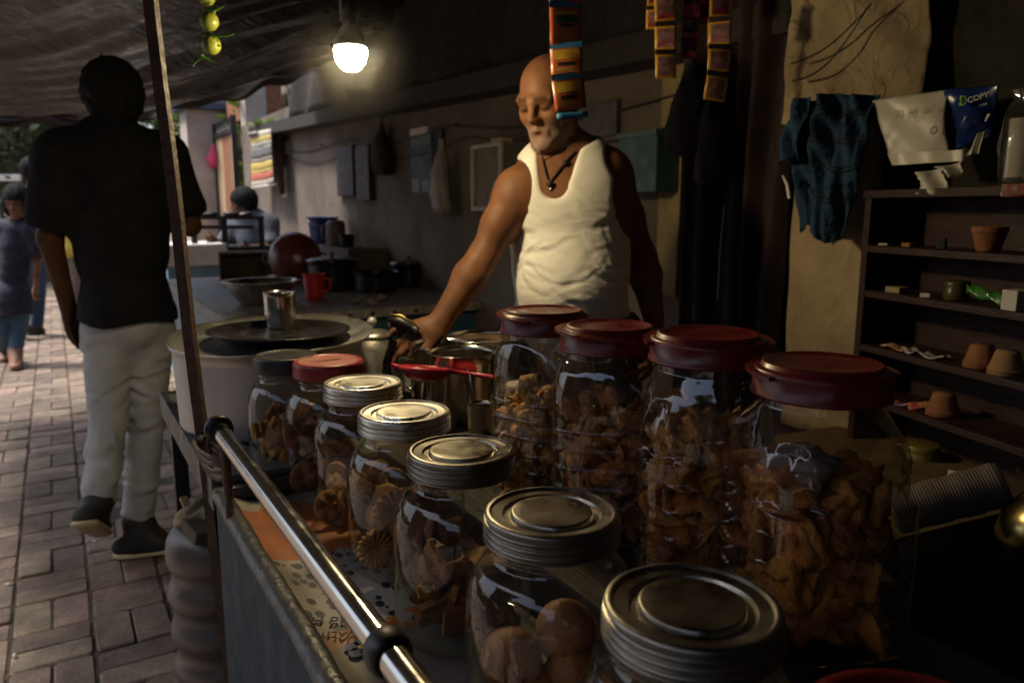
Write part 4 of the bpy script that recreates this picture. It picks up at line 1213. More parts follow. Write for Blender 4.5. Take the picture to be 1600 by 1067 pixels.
# ================================================================== people: smooth bodies grown from signed distances
class Field:
    def __init__(s, lo, hi, h, rs=1.0):
        s.rs = rs; s.h = h; s.lo = np.array(lo, float)
        s.n = np.ceil((np.array(hi, float) - s.lo)/h).astype(int) + 1
        s.f = np.full(s.n, 0.08, np.float32)
    def block(s, lo, hi):
        a = np.clip(np.floor((np.array(lo) - s.lo)/s.h).astype(int), 0, s.n - 1)
        b = np.clip(np.ceil((np.array(hi) - s.lo)/s.h).astype(int) + 1, 1, s.n)
        b = np.maximum(b, a + 1)
        sl = tuple(slice(a[i], b[i]) for i in range(3))
        ax = [(s.lo[i] + np.arange(a[i], b[i])*s.h).astype(np.float32) for i in range(3)]
        return sl, ax[0][:, None, None], ax[1][None, :, None], ax[2][None, None, :]
    def comb(s, sl, d, k, op='u'):
        f = s.f[sl]
        if op == 'u':
            if k > 0:
                h = np.maximum(k - np.abs(f - d), 0)/k
                s.f[sl] = np.minimum(f, d) - h*h*k*.25
            else: s.f[sl] = np.minimum(f, d)
        else:
            d = -d
            if k > 0:
                h = np.maximum(k - np.abs(f - d), 0)/k
                s.f[sl] = np.maximum(f, d) + h*h*k*.25
            else: s.f[sl] = np.maximum(f, d)
    def cone(s, a, b, ra, rb, k=.02, op='u', flat=None, fr=1.0):
        ra, rb = ra*s.rs, rb*s.rs
        a = np.array(a, float); b = np.array(b, float); m = max(ra, rb)*(max(fr, 1)) + k + .03
        sl, X, Y, Z = s.block(np.minimum(a, b) - m, np.maximum(a, b) + m)
        d = b - a; L2 = float(d @ d) + 1e-12
        t = np.clip(((X - a[0])*d[0] + (Y - a[1])*d[1] + (Z - a[2])*d[2])/L2, 0, 1)
        qx, qy, qz = X - a[0] - t*d[0], Y - a[1] - t*d[1], Z - a[2] - t*d[2]
        if flat is not None:
            w = np.array(flat, float); w /= np.linalg.norm(w)
            c = qx*w[0] + qy*w[1] + qz*w[2]
            e = (1/fr - 1)
            qx, qy, qz = qx + w[0]*c*e, qy + w[1]*c*e, qz + w[2]*c*e
        s.comb(sl, (np.sqrt(qx*qx + qy*qy + qz*qz) - (ra + (rb - ra)*t)).astype(np.float32), k, op)
    def ell(s, c, r, k=.02, op='u', rot=None):
        c = np.array(c, float); r = np.array(r, float)*s.rs; m = r.max() + k + .03
        sl, X, Y, Z = s.block(c - m, c + m)
        x, y, z = X - c[0], Y - c[1], Z - c[2]
        if rot is not None:
            Rm = np.array(rot).T
            x, y, z = Rm[0, 0]*x + Rm[0, 1]*y + Rm[0, 2]*z, Rm[1, 0]*x + Rm[1, 1]*y + Rm[1, 2]*z, Rm[2, 0]*x + Rm[2, 1]*y + Rm[2, 2]*z
        k0 = np.sqrt((x/r[0])**2 + (y/r[1])**2 + (z/r[2])**2)
        k1 = np.sqrt((x/r[0]**2)**2 + (y/r[1]**2)**2 + (z/r[2]**2)**2) + 1e-9
        s.comb(sl, (k0*(k0 - 1)/k1).astype(np.float32), k, op)
    def axes(s):
        return [(s.lo[i] + np.arange(s.n[i])*s.h).astype(np.float32) for i in range(3)]
    def mesh(s):
        f = s.f; h = s.h
        ins = f < 0
        nx, ny, nz = f.shape
        c = np.zeros((nx-1, ny-1, nz-1), np.uint8)
        for i in (0, 1):
            for j in (0, 1):
                for k in (0, 1):
                    c += ins[i:nx-1+i, j:ny-1+j, k:nz-1+k]
        act = np.argwhere((c > 0) & (c < 8))
        idx = np.full(c.shape, -1, np.int32)
        idx[act[:, 0], act[:, 1], act[:, 2]] = np.arange(len(act))
        P = np.zeros((len(act), 3)); W_ = np.zeros(len(act))
        cor = [(i, j, k) for i in (0, 1) for j in (0, 1) for k in (0, 1)]
        for a in range(8):
            for b in range(a+1, 8):
                ca, cb = np.array(cor[a]), np.array(cor[b])
                if np.abs(ca - cb).sum() != 1: continue
                fa = f[act[:, 0]+ca[0], act[:, 1]+ca[1], act[:, 2]+ca[2]]; fb = f[act[:, 0]+cb[0], act[:, 1]+cb[1], act[:, 2]+cb[2]]
                m = (fa < 0) != (fb < 0)
                t = fa/(fa - fb + 1e-12)
                P[m] += (ca + (cb - ca)*t[:, None])[m]; W_[m] += 1
        P = (act + P/W_[:, None])*h + s.lo
        quads = []
        for ax in range(3):
            sl0 = [slice(None)]*3; sl1 = [slice(None)]*3
            sl0[ax] = slice(0, -1); sl1[ax] = slice(1, None)
            A = ins[tuple(sl0)]; B = ins[tuple(sl1)]
            e = np.argwhere(A != B)
            o1, o2 = [(1, 2), (2, 0), (0, 1)][ax]
            e = e[(e[:, o1] > 0) & (e[:, o2] > 0) & (e[:, o1] < f.shape[o1]-1) & (e[:, o2] < f.shape[o2]-1)]
            fl = A[e[:, 0], e[:, 1], e[:, 2]]
            def g(d1, d2):
                q = e.copy(); q[:, o1] += d1; q[:, o2] += d2
                return idx[q[:, 0], q[:, 1], q[:, 2]]
            q = np.stack([g(-1, -1), g(0, -1), g(0, 0), g(-1, 0)], 1)
            q[~fl] = q[~fl][:, ::-1]
            quads.append(q)
        Q = np.concatenate(quads)
        return P, Q[(Q >= 0).all(1)]

def field_obj(name, F, mat, parent=None, offset=(0, 0, 0), color=None, smooth_iter=1):
    P, Q = F.mesh()
    if smooth_iter:      # light Laplacian relaxation
        for _ in range(smooth_iter):
            acc = np.zeros_like(P); cnt = np.zeros(len(P))
            for k in range(4):
                a, b = Q[:, k], Q[:, (k+1) % 4]
                np.add.at(acc, a, P[b]); np.add.at(cnt, a, 1); np.add.at(acc, b, P[a]); np.add.at(cnt, b, 1)
            P = P*.5 + .5*acc/np.maximum(cnt, 1)[:, None]
    me = bpy.data.meshes.new(name)
    me.vertices.add(len(P)); me.vertices.foreach_set("co", (P - np.array(offset)).astype(np.float32).ravel())
    me.loops.add(len(Q)*4); me.loops.foreach_set("vertex_index", Q.astype(np.int32).ravel())
    me.polygons.add(len(Q)); me.polygons.foreach_set("loop_start", np.arange(0, len(Q)*4, 4, dtype=np.int32))
    me.polygons.foreach_set("use_smooth", np.ones(len(Q), bool))
    me.update(calc_edges=True); me.validate()
    if color is not None:
        ca = me.color_attributes.new("pigment", 'FLOAT_COLOR', 'POINT')
        cc = np.ones((len(P), 4), np.float32); cc[:, :3] = color(P)
        ca.data.foreach_set("color", cc.ravel())
    me.materials.append(mat)
    o = bpy.data.objects.new(name, me); C.objects.link(o)
    if parent is not None: o.parent = parent
    return o
def skin_mat(name, rough=.45, bump=.18):
    m = bpy.data.materials.new(name); m.use_nodes = True
    n, l = m.node_tree.nodes, m.node_tree.links
    b = n["Principled BSDF"]
    at = n.new("ShaderNodeAttribute"); at.attribute_name = "pigment"
    tc = n.new("ShaderNodeTexCoord")
    no = n.new("ShaderNodeTexNoise"); no.inputs["Scale"].default_value = 35; no.inputs["Detail"].default_value = 7
    l.new(tc.outputs["Object"], no.inputs["Vector"])
    hs = n.new("ShaderNodeHueSaturation"); mr = n.new("ShaderNodeMapRange"); mr.inputs[1].default_value = .3; mr.inputs[2].default_value = .7; mr.inputs[3].default_value = .8; mr.inputs[4].default_value = 1.15
    l.new(no.outputs["Fac"], mr.inputs[0]); l.new(mr.outputs[0], hs.inputs["Value"]); l.new(at.outputs["Color"], hs.inputs["Color"])
    l.new(hs.outputs[0], b.inputs["Base Color"])
    b.inputs["Roughness"].default_value = rough
    bw_ = n.new('ShaderNodeRGBToBW'); l.new(at.outputs['Color'], bw_.inputs[0])
    ms = n.new('ShaderNodeMapRange'); ms.inputs[1].default_value = .02; ms.inputs[2].default_value = .12; ms.inputs[3].default_value = .03; ms.inputs[4].default_value = .32
    l.new(bw_.outputs[0], ms.inputs[0]); l.new(ms.outputs[0], b.inputs['Specular IOR Level'])
    b.inputs["Subsurface Weight"].default_value = .12; b.inputs["Subsurface Radius"].default_value = (.02, .008, .004); b.inputs["Subsurface Scale"].default_value = .25
    nb = n.new("ShaderNodeTexNoise"); nb.inputs["Scale"].default_value = 260; nb.inputs["Detail"].default_value = 3; l.new(tc.outputs["Object"], nb.inputs["Vector"])
    bp = n.new("ShaderNodeBump"); bp.inputs["Strength"].default_value = bump; bp.inputs["Distance"].default_value = .002
    l.new(nb.outputs["Fac"], bp.inputs["Height"]); l.new(bp.outputs[0], b.inputs["Normal"])
    return m
m_skin = skin_mat("brown skin", .55)

def frame3(f, up=(0, 0, 1)):
    f = Vector(f).normalized(); r = f.cross(Vector(up)).normalized(); u = r.cross(f).normalized()
    return r, f, u        # right, forward, up of the head itself
def add_head(F, c, fwd, up, s=1.0, detail=True, k=.012):
    r, f, u = frame3(fwd, up)
    keep, F.rs = F.rs, 1.0
    Rm = np.array([[r.x, f.x, u.x], [r.y, f.y, u.y], [r.z, f.z, u.z]])
    def T(x, y, z): return np.array(c) + (Rm @ np.array((x, y, z)))*s
    F.ell(T(0, -.018, .032), np.array((.076, .094, .084))*s, .02, 'u', Rm)
    F.ell(T(0, .030, -.030), np.array((.056, .058, .078))*s, .03, 'u', Rm)
    for sg in (-1, 1):
        F.cone(T(sg*.050, -.012, -.048), T(sg*.016, .066, -.094), .021*s, .018*s, .022)
        F.ell(T(sg*.041, .048, -.020), np.array((.022, .026, .024))*s, .022, 'u', Rm)
    F.ell(T(0, .076, -.098), np.array((.022, .017, .017))*s, .02, 'u', Rm)
    if detail:
        for sg in (-1, 1):
            F.ell(T(sg*.032, .093, .002), np.array((.020, .021, .014))*s, .014, 's', Rm)
        F.cone(T(-.046, .068, .022), T(-.008, .082, .019), .0125*s, .0115*s, .012)
        F.cone(T(.046, .068, .022), T(.008, .082, .019), .011*s, .010*s, .014)
        F.cone(T(0, .082, .014), T(0, .103, -.025), .0075*s, .0108*s, .012)
        for sg in (-1, 1):
            F.ell(T(sg*.0115, .093, -.029), np.array((.0078, .0095, .0072))*s, .008, 'u', Rm)
            F.ell(T(sg*.032, .070, .001), np.array((.0155, .0145, .0125))*s, .004, 'u', Rm)
            F.ell(T(sg*.0065, .101, -.0385), np.array((.0045, .006, .003))*s, .003, 's', Rm)
        F.cone(T(-.022, .077, -.064), T(0, .089, -.0575), .0065*s, .0075*s, .008); F.cone(T(.022, .077, -.064), T(0, .089, -.0575), .0065*s, .0075*s, .008)
        F.cone(T(-.018, .078, -.073), T(.018, .078, -.073), .0075*s, .0075*s, .008)
        F.ell(T(0, .093, -.0655), np.array((.022, .006, .0016))*s, .004, 's', Rm)
    for sg in (-1, 1):
        F.ell(T(sg*.077, -.012, -.004), np.array((.010, .019, .033))*s, .008, 'u', Rm)
        if detail: F.ell(T(sg*.088, -.008, .0), np.array((.006, .010, .020))*s, .005, 's', Rm)
    F.rs = keep
    return T, Rm
def head_local(P, c, Rm, s=1.0):
    return (P - np.array(c)) @ Rm / s
def add_hand(F, wrist, d, nrm, side, s=1.0, curl=.35, spread=.14, k=.008):
    d = Vector(d).normalized(); nrm = Vector(nrm); nrm = (nrm - d*nrm.dot(d)).normalized(); sd_ = d.cross(nrm).normalized()*side   # sd_ points to the thumb side
    wv = Vector(wrist)
    pc = wv + d*.050*s
    F.cone(wv, wv + d*.03*s, .026*s, .030*s, .015, flat=nrm, fr=.72)
    F.cone(wv + d*.035*s + sd_*.014*s, wv + d*.078*s + sd_*.022*s, .021*s, .017*s, .015, flat=nrm, fr=.75)
    F.cone(wv + d*.035*s - sd_*.014*s, wv + d*.075*s - sd_*.022*s, .021*s, .016*s, .015, flat=nrm, fr=.75)
    for i, (off, ln, rr) in enumerate(((.030, .070, .0095), (.010, .078, .010), (-.011, .073, .0095), (-.030, .058, .0085))):
        p = wv + d*(.084 - .004*abs(i - 1))*s + sd_*off*s
        dd = (d + sd_*spread*(1.5 - i)*.5).normalized()
        c_ = curl*(1 + .15*i)
        for j, fr in enumerate((.45, .32, .25)):
            ang = c_*(j + .5)
            v = (dd*math.cos(ang) - nrm*math.sin(ang))
            q = p + v*ln*fr*s
            F.cone(p, q, rr*s*(1 - .08*j), rr*s*(1 - .08*(j+1)), k if j == 0 else .004)
            p = q
    p = wv + d*.028*s + sd_*.022*s
    for j, (ln, a_) in enumerate(((.042, .75), (.032, .5), (.024, .3))):
        v = (d*math.cos(a_) + sd_*math.sin(a_) - nrm*(.25 + .15*j)).normalized()
        q = p + v*ln*s; F.cone(p, q, (.0135 - .002*j)*s, (.0115 - .002*j)*s, .010 if j == 0 else .004); p = q
def folds(F, amp, freq, seed, sel=None):
    X, Y, Z = F.axes()
    r = np.random.default_rng(seed); w = np.zeros(F.f.shape, np.float32)
    near_ = np.abs(F.f) < .03
    I = np.argwhere(near_)
    p = F.lo + I*F.h
    val = np.zeros(len(p))
    for _ in range(7):
        kd = r.normal(size=3)*np.array(freq); ph = r.uniform(0, 6.28)
        warp = .9*np.sin(p @ (r.normal(size=3)*np.array(freq)*.35) + r.uniform(0, 6.28))
        sgn = np.sin(p @ kd + ph + warp)
        val += (1 - 2*np.abs(sgn)**.7)*.4
    if sel is not None: val *= sel(p)
    F.f[near_] += (val*amp).astype(np.float32)
def creases(F, spots, n, amp, w, L_, seed, up=.75):
    """single crisp folds near given spots: (centre, spread)"""
    r = np.random.default_rng(seed)
    near_ = np.abs(F.f) < .035
    p = F.lo + np.argwhere(near_)*F.h
    val = np.zeros(len(p))
    for i in range(n):
        c_, sp = spots[i % len(spots)]
        c_ = np.array(c_) + r.normal(size=3)*np.array(sp)
        nn = np.array((r.normal()*.55, r.normal()*.55, up + r.uniform(0, .5))); nn /= np.linalg.norm(nn)
        q = p - c_; dz = q @ nn; al = np.sqrt(np.maximum((q*q).sum(1) - dz*dz, 0))
        dz = dz + .25*al*al/L_*r.choice((-1, 1))
        ww = w*r.uniform(.7, 1.5); LL = L_*r.uniform(.6, 1.3); a_ = amp*r.uniform(.5, 1.2)
        val += a_*(np.exp(-(dz/ww)**2) - .7*np.exp(-((dz - 1.9*ww)/ww)**2))*np.exp(-(al/LL)**2)
    F.f[near_] += val.astype(np.float32)
def clip_z(F, z0=None, z1=None, wob=0.0):
    X, Y, Z = F.axes()
    zz = Z[None, None, :]
    if wob: zz = zz + wob*np.sin(X*30)[:, None, None] + wob*np.sin(Y*23)[None, :, None]
    if z0 is not None: F.f = np.maximum(F.f, (z0 - zz).astype(np.float32))
    if z1 is not None: F.f = np.maximum(F.f, (zz - z1).astype(np.float32))
def place_person(D_base_px, label, grp=None):
    pass

SK = np.array((.180, .078, .036))       # skin pigment
SKD = np.array((.10, .045, .025))

# ------------------------------------------------------------------ the vendor
VD = 1.86
def v(px, py, dd=0.0): return L(px, py, VD + dd)
base = L(890, 480, VD); base.z = 0
vend_loc = RT*base.x + FW*base.y
def rel(p): return np.array(p - base)
VH = .0035
Fv = Field((-.46, -.50, -.01), (.30, .26, 1.66), VH)
# torso landmarks
nk = rel(v(888, 240, .03)); sR = rel(v(808, 300, .0)); sL = rel(v(952, 272, .05))
ch = rel(v(885, 330, .035)); wa = rel(v(895, 440, .03)); hp = rel(v(893, 520, .04))
def torso(F, o=0.0, k=.05):
    tw = math.radians(-14)
    rt = np.array(Euler((R(-4), 0, tw)).to_matrix())
    F.ell(ch + np.array((0, .015, .03)), (.150 + o, .098 + o, .155 + o), k, 'u', rt)
    F.ell(ch + np.array((-.035, -.025, .015)), (.088 + o, .070 + o, .085 + o), k, 'u', rt)
    F.ell(ch + np.array((.045, -.018, .015)), (.085 + o, .070 + o, .085 + o), k, 'u', rt)
    F.ell((ch + wa)/2 + np.array((0, .005, 0)), (.136 + o, .100 + o, .15 + o), k, 'u', rt)
    F.ell(wa + np.array((-.006, -.022, -.005)), (.128 + o, .112 + o, .13 + o), k, 'u', rt)
    F.ell(hp + np.array((0, .01, .0)), (.146 + o, .110 + o, .12 + o), k, 'u', rt)
    # trapezius and shoulder line
    F.cone(sR + np.array((.035, .01, .0)), nk + np.array((-.02, .02, -.01)), .042 + o, .044 + o, k)
    F.cone(sL + np.array((-.035, .0, .0)), nk + np.array((.025, .02, -.01)), .042 + o, .044 + o, k)
torso(Fv)
elR = rel(v(754, 404, -.03)); wrR = rel(v(688, 503, -.10)); hdR = rel(v(640, 548, -.15))
elL = rel(v(1003, 402, .10)); wrL = rel(v(1022, 500, .02)); hdL = rel(v(1024, 545, -.03))
def sleeve_arm(F, s_, e_, w_, o=0.0):
    F.ell(s_ + np.array((0, 0, -.006)), (.052 + o, .052 + o, .056 + o), .04)
    F.cone(s_, (s_ + e_)/2, .047 + o, .043 + o, .03)
    F.cone((s_ + e_)/2, e_, .043 + o, .034 + o, .02)
    m_ = e_*.70 + w_*.30
    F.cone(e_, m_, .036 + o, .039 + o, .02)
    F.cone(m_, w_, .039 + o, .025 + o, .02)
sleeve_arm(Fv, sR, elR, wrR); sleeve_arm(Fv, sL, elL, wrL)
add_hand(Fv, wrR, hdR - wrR, (.35, -.6, .7), 1, 1.0, .5, .16)
add_hand(Fv, wrL, hdL - wrL, (1, .1, .2), -1, 1.0, .35, .14)
# neck and head, turned towards the pots and tipped down
hc = rel(v(858, 157, -.005))
hf = Vector((-.54, -.78, -.36)); hu = Vector((-.16, -.22, 1))
Fv.cone(nk + np.array((.0, .015, -.03)), hc + np.array((.015, .02, -.05)), .053, .049, .03)
HS = .86
T_, Rm_ = add_head(Fv, hc, hf, hu, HS)
# legs and feet under the cloth
for sg in (-1, 1):
    hj = hp + np.array((sg*.085, .0, -.06)); kn = np.array((sg*.10 + .01, -.02, .46)); an = np.array((sg*.105, .02, .085))
    Fv.cone(hj, kn, .085, .056, .04); Fv.cone(kn, (kn + an)/2 + np.array((0, .012, .03)), .054, .052, .03); Fv.cone((kn + an)/2 + np.array((0, .012, .03)), an, .052, .036, .03)
    Fv.cone(an, an + np.array((0, .03, -.05)), .036, .032, .02); Fv.cone(an + np.array((0, .03, -.055)), an + np.array((sg*.03, -.12, -.062)), .030, .022, .02, flat=(0, 0, 1), fr=.8)
    for t in range(5):
        q = an + np.array((sg*(.03 + (t - 2)*.013), -.13, -.07)); Fv.cone(q, q + np.array((sg*.004, -.035 + .004*abs(t - (0 if sg > 0 else 4)), -.002)), .010, .008, .006)
def vcol(P):
    q = head_local(P, hc, Rm_, HS)
    x, y, z = q[:, 0], q[:, 1], q[:, 2]
    c = np.tile(SK, (len(P), 1))
    n1 = fnoise(P, 5, 30, 4)[:, None]
    c *= (1 + .10*n1)
    inh = (np.abs(x) < .1) & (np.abs(y) < .125) & (z < .135) & (z > -.122) & ((P[:, 2] > nk[2] + .035) | (y > .03))
    def blend(mask, col, w):
        ww = (np.clip(mask, 0, 1)*w*inh)[:, None]
        return c*(1 - ww) + np.array(col)*ww
    # cropped grey hair at the sides and back, stubble beard, brows, lips, lash lines, darker eye hollows
    hair = np.clip((.035 - y)/.04, 0, 1)*np.clip((.075 - z)/.03, 0, 1)*np.clip((z + .075)/.02, 0, 1)
    c = blend(hair, (.035, .028, .025), .7)
    beard = np.clip((-.036 - z - .10*np.maximum(0, .045 - y))/.02, 0, 1)*np.clip((y + .005)/.02, 0, 1)
    lipz = np.exp(-((z + .0655)/.011)**2)*np.exp(-(x/.024)**2)*np.clip((y - .06)/.015, 0, 1)
    c = blend(beard*(1 - lipz)*np.clip(.75 + .5*fnoise(P, 8, 220, 3), .2, 1), (.34, .29, .24), .6)
    c = blend(lipz, (.17, .06, .04), .75)
    brow = np.exp(-((z - .0235)/.0065)**2)*np.clip((np.abs(x) - .008)/.006, 0, 1)*np.clip((.052 - np.abs(x))/.01, 0, 1)*np.clip((y - .05)/.01, 0, 1)
    c = blend(brow, (.02, .015, .012), .85)
    lash = np.exp(-((z + .0045)/.0036)**2)*np.exp(-((np.abs(x) - .032)/.014)**4)*np.clip((y - .055)/.01, 0, 1)
    c = blend(lash, (.012, .008, .007), .95)
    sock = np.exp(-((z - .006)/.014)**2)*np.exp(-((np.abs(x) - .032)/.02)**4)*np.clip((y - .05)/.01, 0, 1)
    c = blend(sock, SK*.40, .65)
    return np.clip(c, .005, 1)
vendor = field_obj("person", Fv, m_skin, None, (0, 0, 0), vcol, 1)
vendor.location = vend_loc; vendor.rotation_euler = (0, 0, -YAW)
tag(vendor, "bald bearded vendor in a white sleeveless vest reaching for the pots", "person")
# vest
m_vest = M("white cotton vest", (.80, .785, .73), .85, col2=(.72, .69, .62), scale=7, bump=.1, bscale=420)
creased(m_vest, 9, .006, .5, (.8, .8, 1.9), distort=.3)
Fs = Field((-.26, -.28, .82), (.26, .26, 1.46), .0042)
torso(Fs, .0065)
zA = ch[2]
# neckline, armholes
Fs.cone(rel(v(867, 288, -.10)), rel(v(880, 150, -.06)), .034, .082, .012, 's', flat=(0, 1, 0), fr=2.6)
Fs.ell(nk + np.array((-.055, -.03, .055)), (.05, .09, .055), .012, 's')
Fs.cone(nk + np.array((0, .0, .05)), nk + np.array((0, .06, .20)), .068, .07, .01, 's')
aR = rel(v(796, 318, .0)); aL = rel(v(962, 308, .05))
Fs.ell(aR + np.array((-.040, .0, .02)), (.066, .20, .088), .012, 's')
Fs.ell(aL + np.array((.040, .02, .0)), (.074, .20, .104), .012, 's')
Fs.ell(sR + np.array((-.045, 0, .035)), (.066, .2, .07), .012, 's')
Fs.ell(sL + np.array((.045, 0, .035)), (.066, .2, .07), .012, 's')
creases(Fs, [(wa + np.array((-.10, -.08, .03)), (.05, .03, .05)), (wa + np.array((.09, -.06, .05)), (.05, .03, .06)), (wa + np.array((0, -.11, -.02)), (.07, .02, .05)), (ch + np.array((-.11, -.05, -.05)), (.03, .03, .05)), (ch + np.array((.02, -.09, -.09)), (.06, .02, .05))], 50, .0025, .0052, .065, 5, .5)
folds(Fs, .0010, (18, 10, 22), 3, lambda p: np.clip((1.22 - p[:, 2])/.12, .12, 1))
folds(Fs, .0018, (34, 14, 22), 9, lambda p: np.clip((1.10 - p[:, 2])/.1, .1, 1))
clip_z(Fs, .835)
vest = field_obj("vest", Fs, m_vest, vendor, (0, 0, 0), None, 1)
# lungi cloth round the legs
Fl = Field((-.28, -.26, .16), (.28, .26, 1.0), .012)
Fl.ell(hp + np.array((0, 0, -.02)), (.165, .135, .14), .05)
Fl.cone(hp + np.array((0, 0, -.05)), np.array((.0, .01, .22)), .165, .20, .05, flat=(0, 1, 0), fr=.75)
folds(Fl, .006, (26, 20, 2), 13); clip_z(Fl, .2, .985)
field_obj("lungi", Fl, M("dark checked cotton", (.05, .06, .09), .9, var=.4), vendor)
# necklace thread with pendant
m_thread = M("black thread", (.02, .012, .010), .7)
nl = MB()
def surf(px, py):          # first hit of the body along the picture ray
    for dd in np.arange(-.25, .2, .002):
        p = rel(v(px, py, dd))
        i = np.round((p - Fv.lo)/Fv.h).astype(int)
        if (i >= 0).all() and (i < Fv.n).all() and Fv.f[tuple(i)] < .002: return p
    return rel(v(px, py, -.1))
pts = [surf(*q) + np.array((0, -.003, .001)) for q in ((846, 236), (848, 250), (851, 266), (855, 280), (859, 285), (866, 277), (874, 266), (882, 256), (890, 246), (898, 237))]
nl.tube([tuple(p) for p in pts], .0022, 6)
neck = nl.build("necklace", m_thread, vendor)
nb_ = MB(); nb_.blob(tuple(pts[4] + np.array((0, -.004, -.005))), (.008, .005, .008), 2, .2, 4); nb_.build("pendant", m_thread, neck)
nb_ = MB(); nb_.blob(tuple(pts[7] + np.array((0, -.004, 0))), (.006, .005, .008), 2, .2, 5); nb_.build("amulet", m_thread, neck)
nb_ = MB(); nb_.blob(tuple(pts[4] + np.array((.002, -.004, -.017))), (.0025, .0025, .005), 2, .1, 6); nb_.build("charm", m_steel, neck)
bel = vendor

# ------------------------------------------------------------------ a simple clothed walker / sitter
def person(name, label, px, py, D, build, cols, h=.008):
    """build(F_body, F_top, F_low, F_shoe, q) fills fields in the yaw frame relative to the feet"""
    g_ = L(px, py, D); g_.z = 0
    loc = RT*g_.x + FW*g_.y
    return g_, loc
def rig(label, g_, J, cols, h=.008, head=(None, None), hair='short', top_o=.014, low_o=.016, sleeve=.55, hem=None, detail=False, fold=.004, seedn=1, kurta=None, shoe=True, hs=1.0, hands=(None, None), rs=1.0):
    """J: joints in the yaw frame, relative to the point on the ground"""
    A = {k_: np.array(q, float) for k_, q in J.items()}
    allp = np.array(list(A.values()))
    lo = allp.min(0) - .22; hi = allp.max(0) + .22; lo[2] = -.02
    Fb = Field(lo, hi, h, rs)
    def trunk(F, o, k=.06):
        n_, c_, w_, p_ = A['neck'], A['chest'], A['waist'], A['hip']
        rtx = A['shR'] - A['shL']; yaw_ = math.atan2(rtx[1], rtx[0])
        rt = np.array(Euler((0, 0, yaw_)).to_matrix())
        hw_ = np.linalg.norm(rtx)/2
        F.ell(c_, (hw_*.86 + o, .105 + o, .18 + o), k, 'u', rt)
        F.ell((c_ + w_)/2, (hw_*.80 + o, .105 + o, .17 + o), k, 'u', rt)
        F.ell(w_, (hw_*.78 + o, .108 + o, .15 + o), k, 'u', rt)
        F.ell(p_, (hw_*.80 + o*1.7, .115 + o*1.9, .13 + o), k, 'u', rt)
        for s_ in ('shR', 'shL'): F.cone(A[s_]*.82 + n_*.18 + np.array((0, 0, -.01)), n_ + np.array((0, 0, -.03)), .05 + o, .055 + o, k)
    trunk(Fb, 0)
    def arm(F, s_, e_, w_, o, to=1.0):
        F.ell(A[s_], (.055 + o,)*3, .04)
        F.cone(A[s_], A[e_], .048 + o, .038 + o, .03)
        if to > 1: F.cone(A[e_], A[w_], .037 + o, .026 + o, .02)
    for sd_ in 'RL':
        arm(Fb, 'sh'+sd_, 'el'+sd_, 'wr'+sd_, 0, 2)
        hd = A['wr'+sd_] - A['el'+sd_]; hd = hd/np.linalg.norm(hd)
        nr_ = hands[0 if sd_ == 'R' else 1] or ((1, 0, 0) if sd_ == 'R' else (-1, 0, 0))
        add_hand(Fb, A['wr'+sd_], hd, nr_, 1 if sd_ == 'R' else -1, .98, .4, .1, .01)
        F_ = Fb
        F_.cone(A['hj'+sd_], A['kn'+sd_], .064, .044, .04); F_.cone(A['kn'+sd_], A['an'+sd_], .043, .032, .03)
        F_.cone(A['an'+sd_], A['to'+sd_], .036, .026, .02)
    hcn = A['head']
    Fb.cone(A['neck'] + np.array((0, 0, -.03)), hcn*.6 + A['neck']*.4, .058, .052, .03)
    T2, R2 = add_head(Fb, hcn, head[0], head[1] or (0, 0, 1), hs, detail)
    sk = np.array(cols['skin'])
    def col(P):
        q = head_local(P, hcn, R2, hs); c = np.tile(sk, (len(P), 1))*(1 + .1*fnoise(P, 3, 25)[:, None])
        y, z, x = q[:, 1], q[:, 2], q[:, 0]
        inh = (np.abs(q) < .14).all(1)
        e_ = np.exp(-((z - .003)/.006)**2)*np.exp(-((np.abs(x) - .032)/.016)**4)*np.clip((y - .05)/.01, 0, 1)*inh
        b_ = np.exp(-((z - .023)/.006)**2)*np.exp(-((np.abs(x) - .032)/.022)**4)*np.clip((y - .05)/.01, 0, 1)*inh
        w_ = np.clip(e_ + b_, 0, 1)[:, None]*.9
        return np.clip(c*(1 - w_) + np.array((.012, .009, .008))*w_, .004, 1)
    body = field_obj("person", Fb, m_skin, None, (0, 0, 0), col, 1)
    body.location = RT*g_.x + FW*g_.y; body.rotation_euler = (0, 0, -YAW)
    tag(body, label, "person")
    # hair
    Fh = Field(hcn - .2, hcn + .2, h*.8)
    def TT(x, y, z): return hcn + R2 @ np.array((x, y, z))*hs
    Fh.ell(TT(0, -.022, .036), np.array((.088, .104, .094))*hs, .02, 'u', R2)
    if hair == 'bun':
        for sg in (-1, 1): Fh.ell(TT(sg*.068, .005, -.03), np.array((.032, .055, .085))*hs, .02, 'u', R2)
    if hair == 'bun': Fh.ell(TT(0, -.10, -.01), np.array((.05, .045, .05))*hs, .03, 'u', R2); Fh.ell(TT(0, -.04, -.01), np.array((.085, .075, .09))*hs, .03, 'u', R2)
    else: Fh.ell(TT(0, -.045, -.008), np.array((.078, .068, .078))*hs, .03, 'u', R2)
    Fh.ell(TT(0, .115, -.05), np.array((.080 if hair != 'bun' else .056, .070, .098))*hs, .02, 's', R2)
    folds(Fh, .005, (70, 70, 45), 8)
    field_obj("hair", Fh, M("black hair", (.010, .009, .009), .8, spec=.15, var=.3, scale=60, bump=.5, bscale=200), body)
    # top
    Ft = Field(lo, hi, h, rs)
    trunk(Ft, top_o)
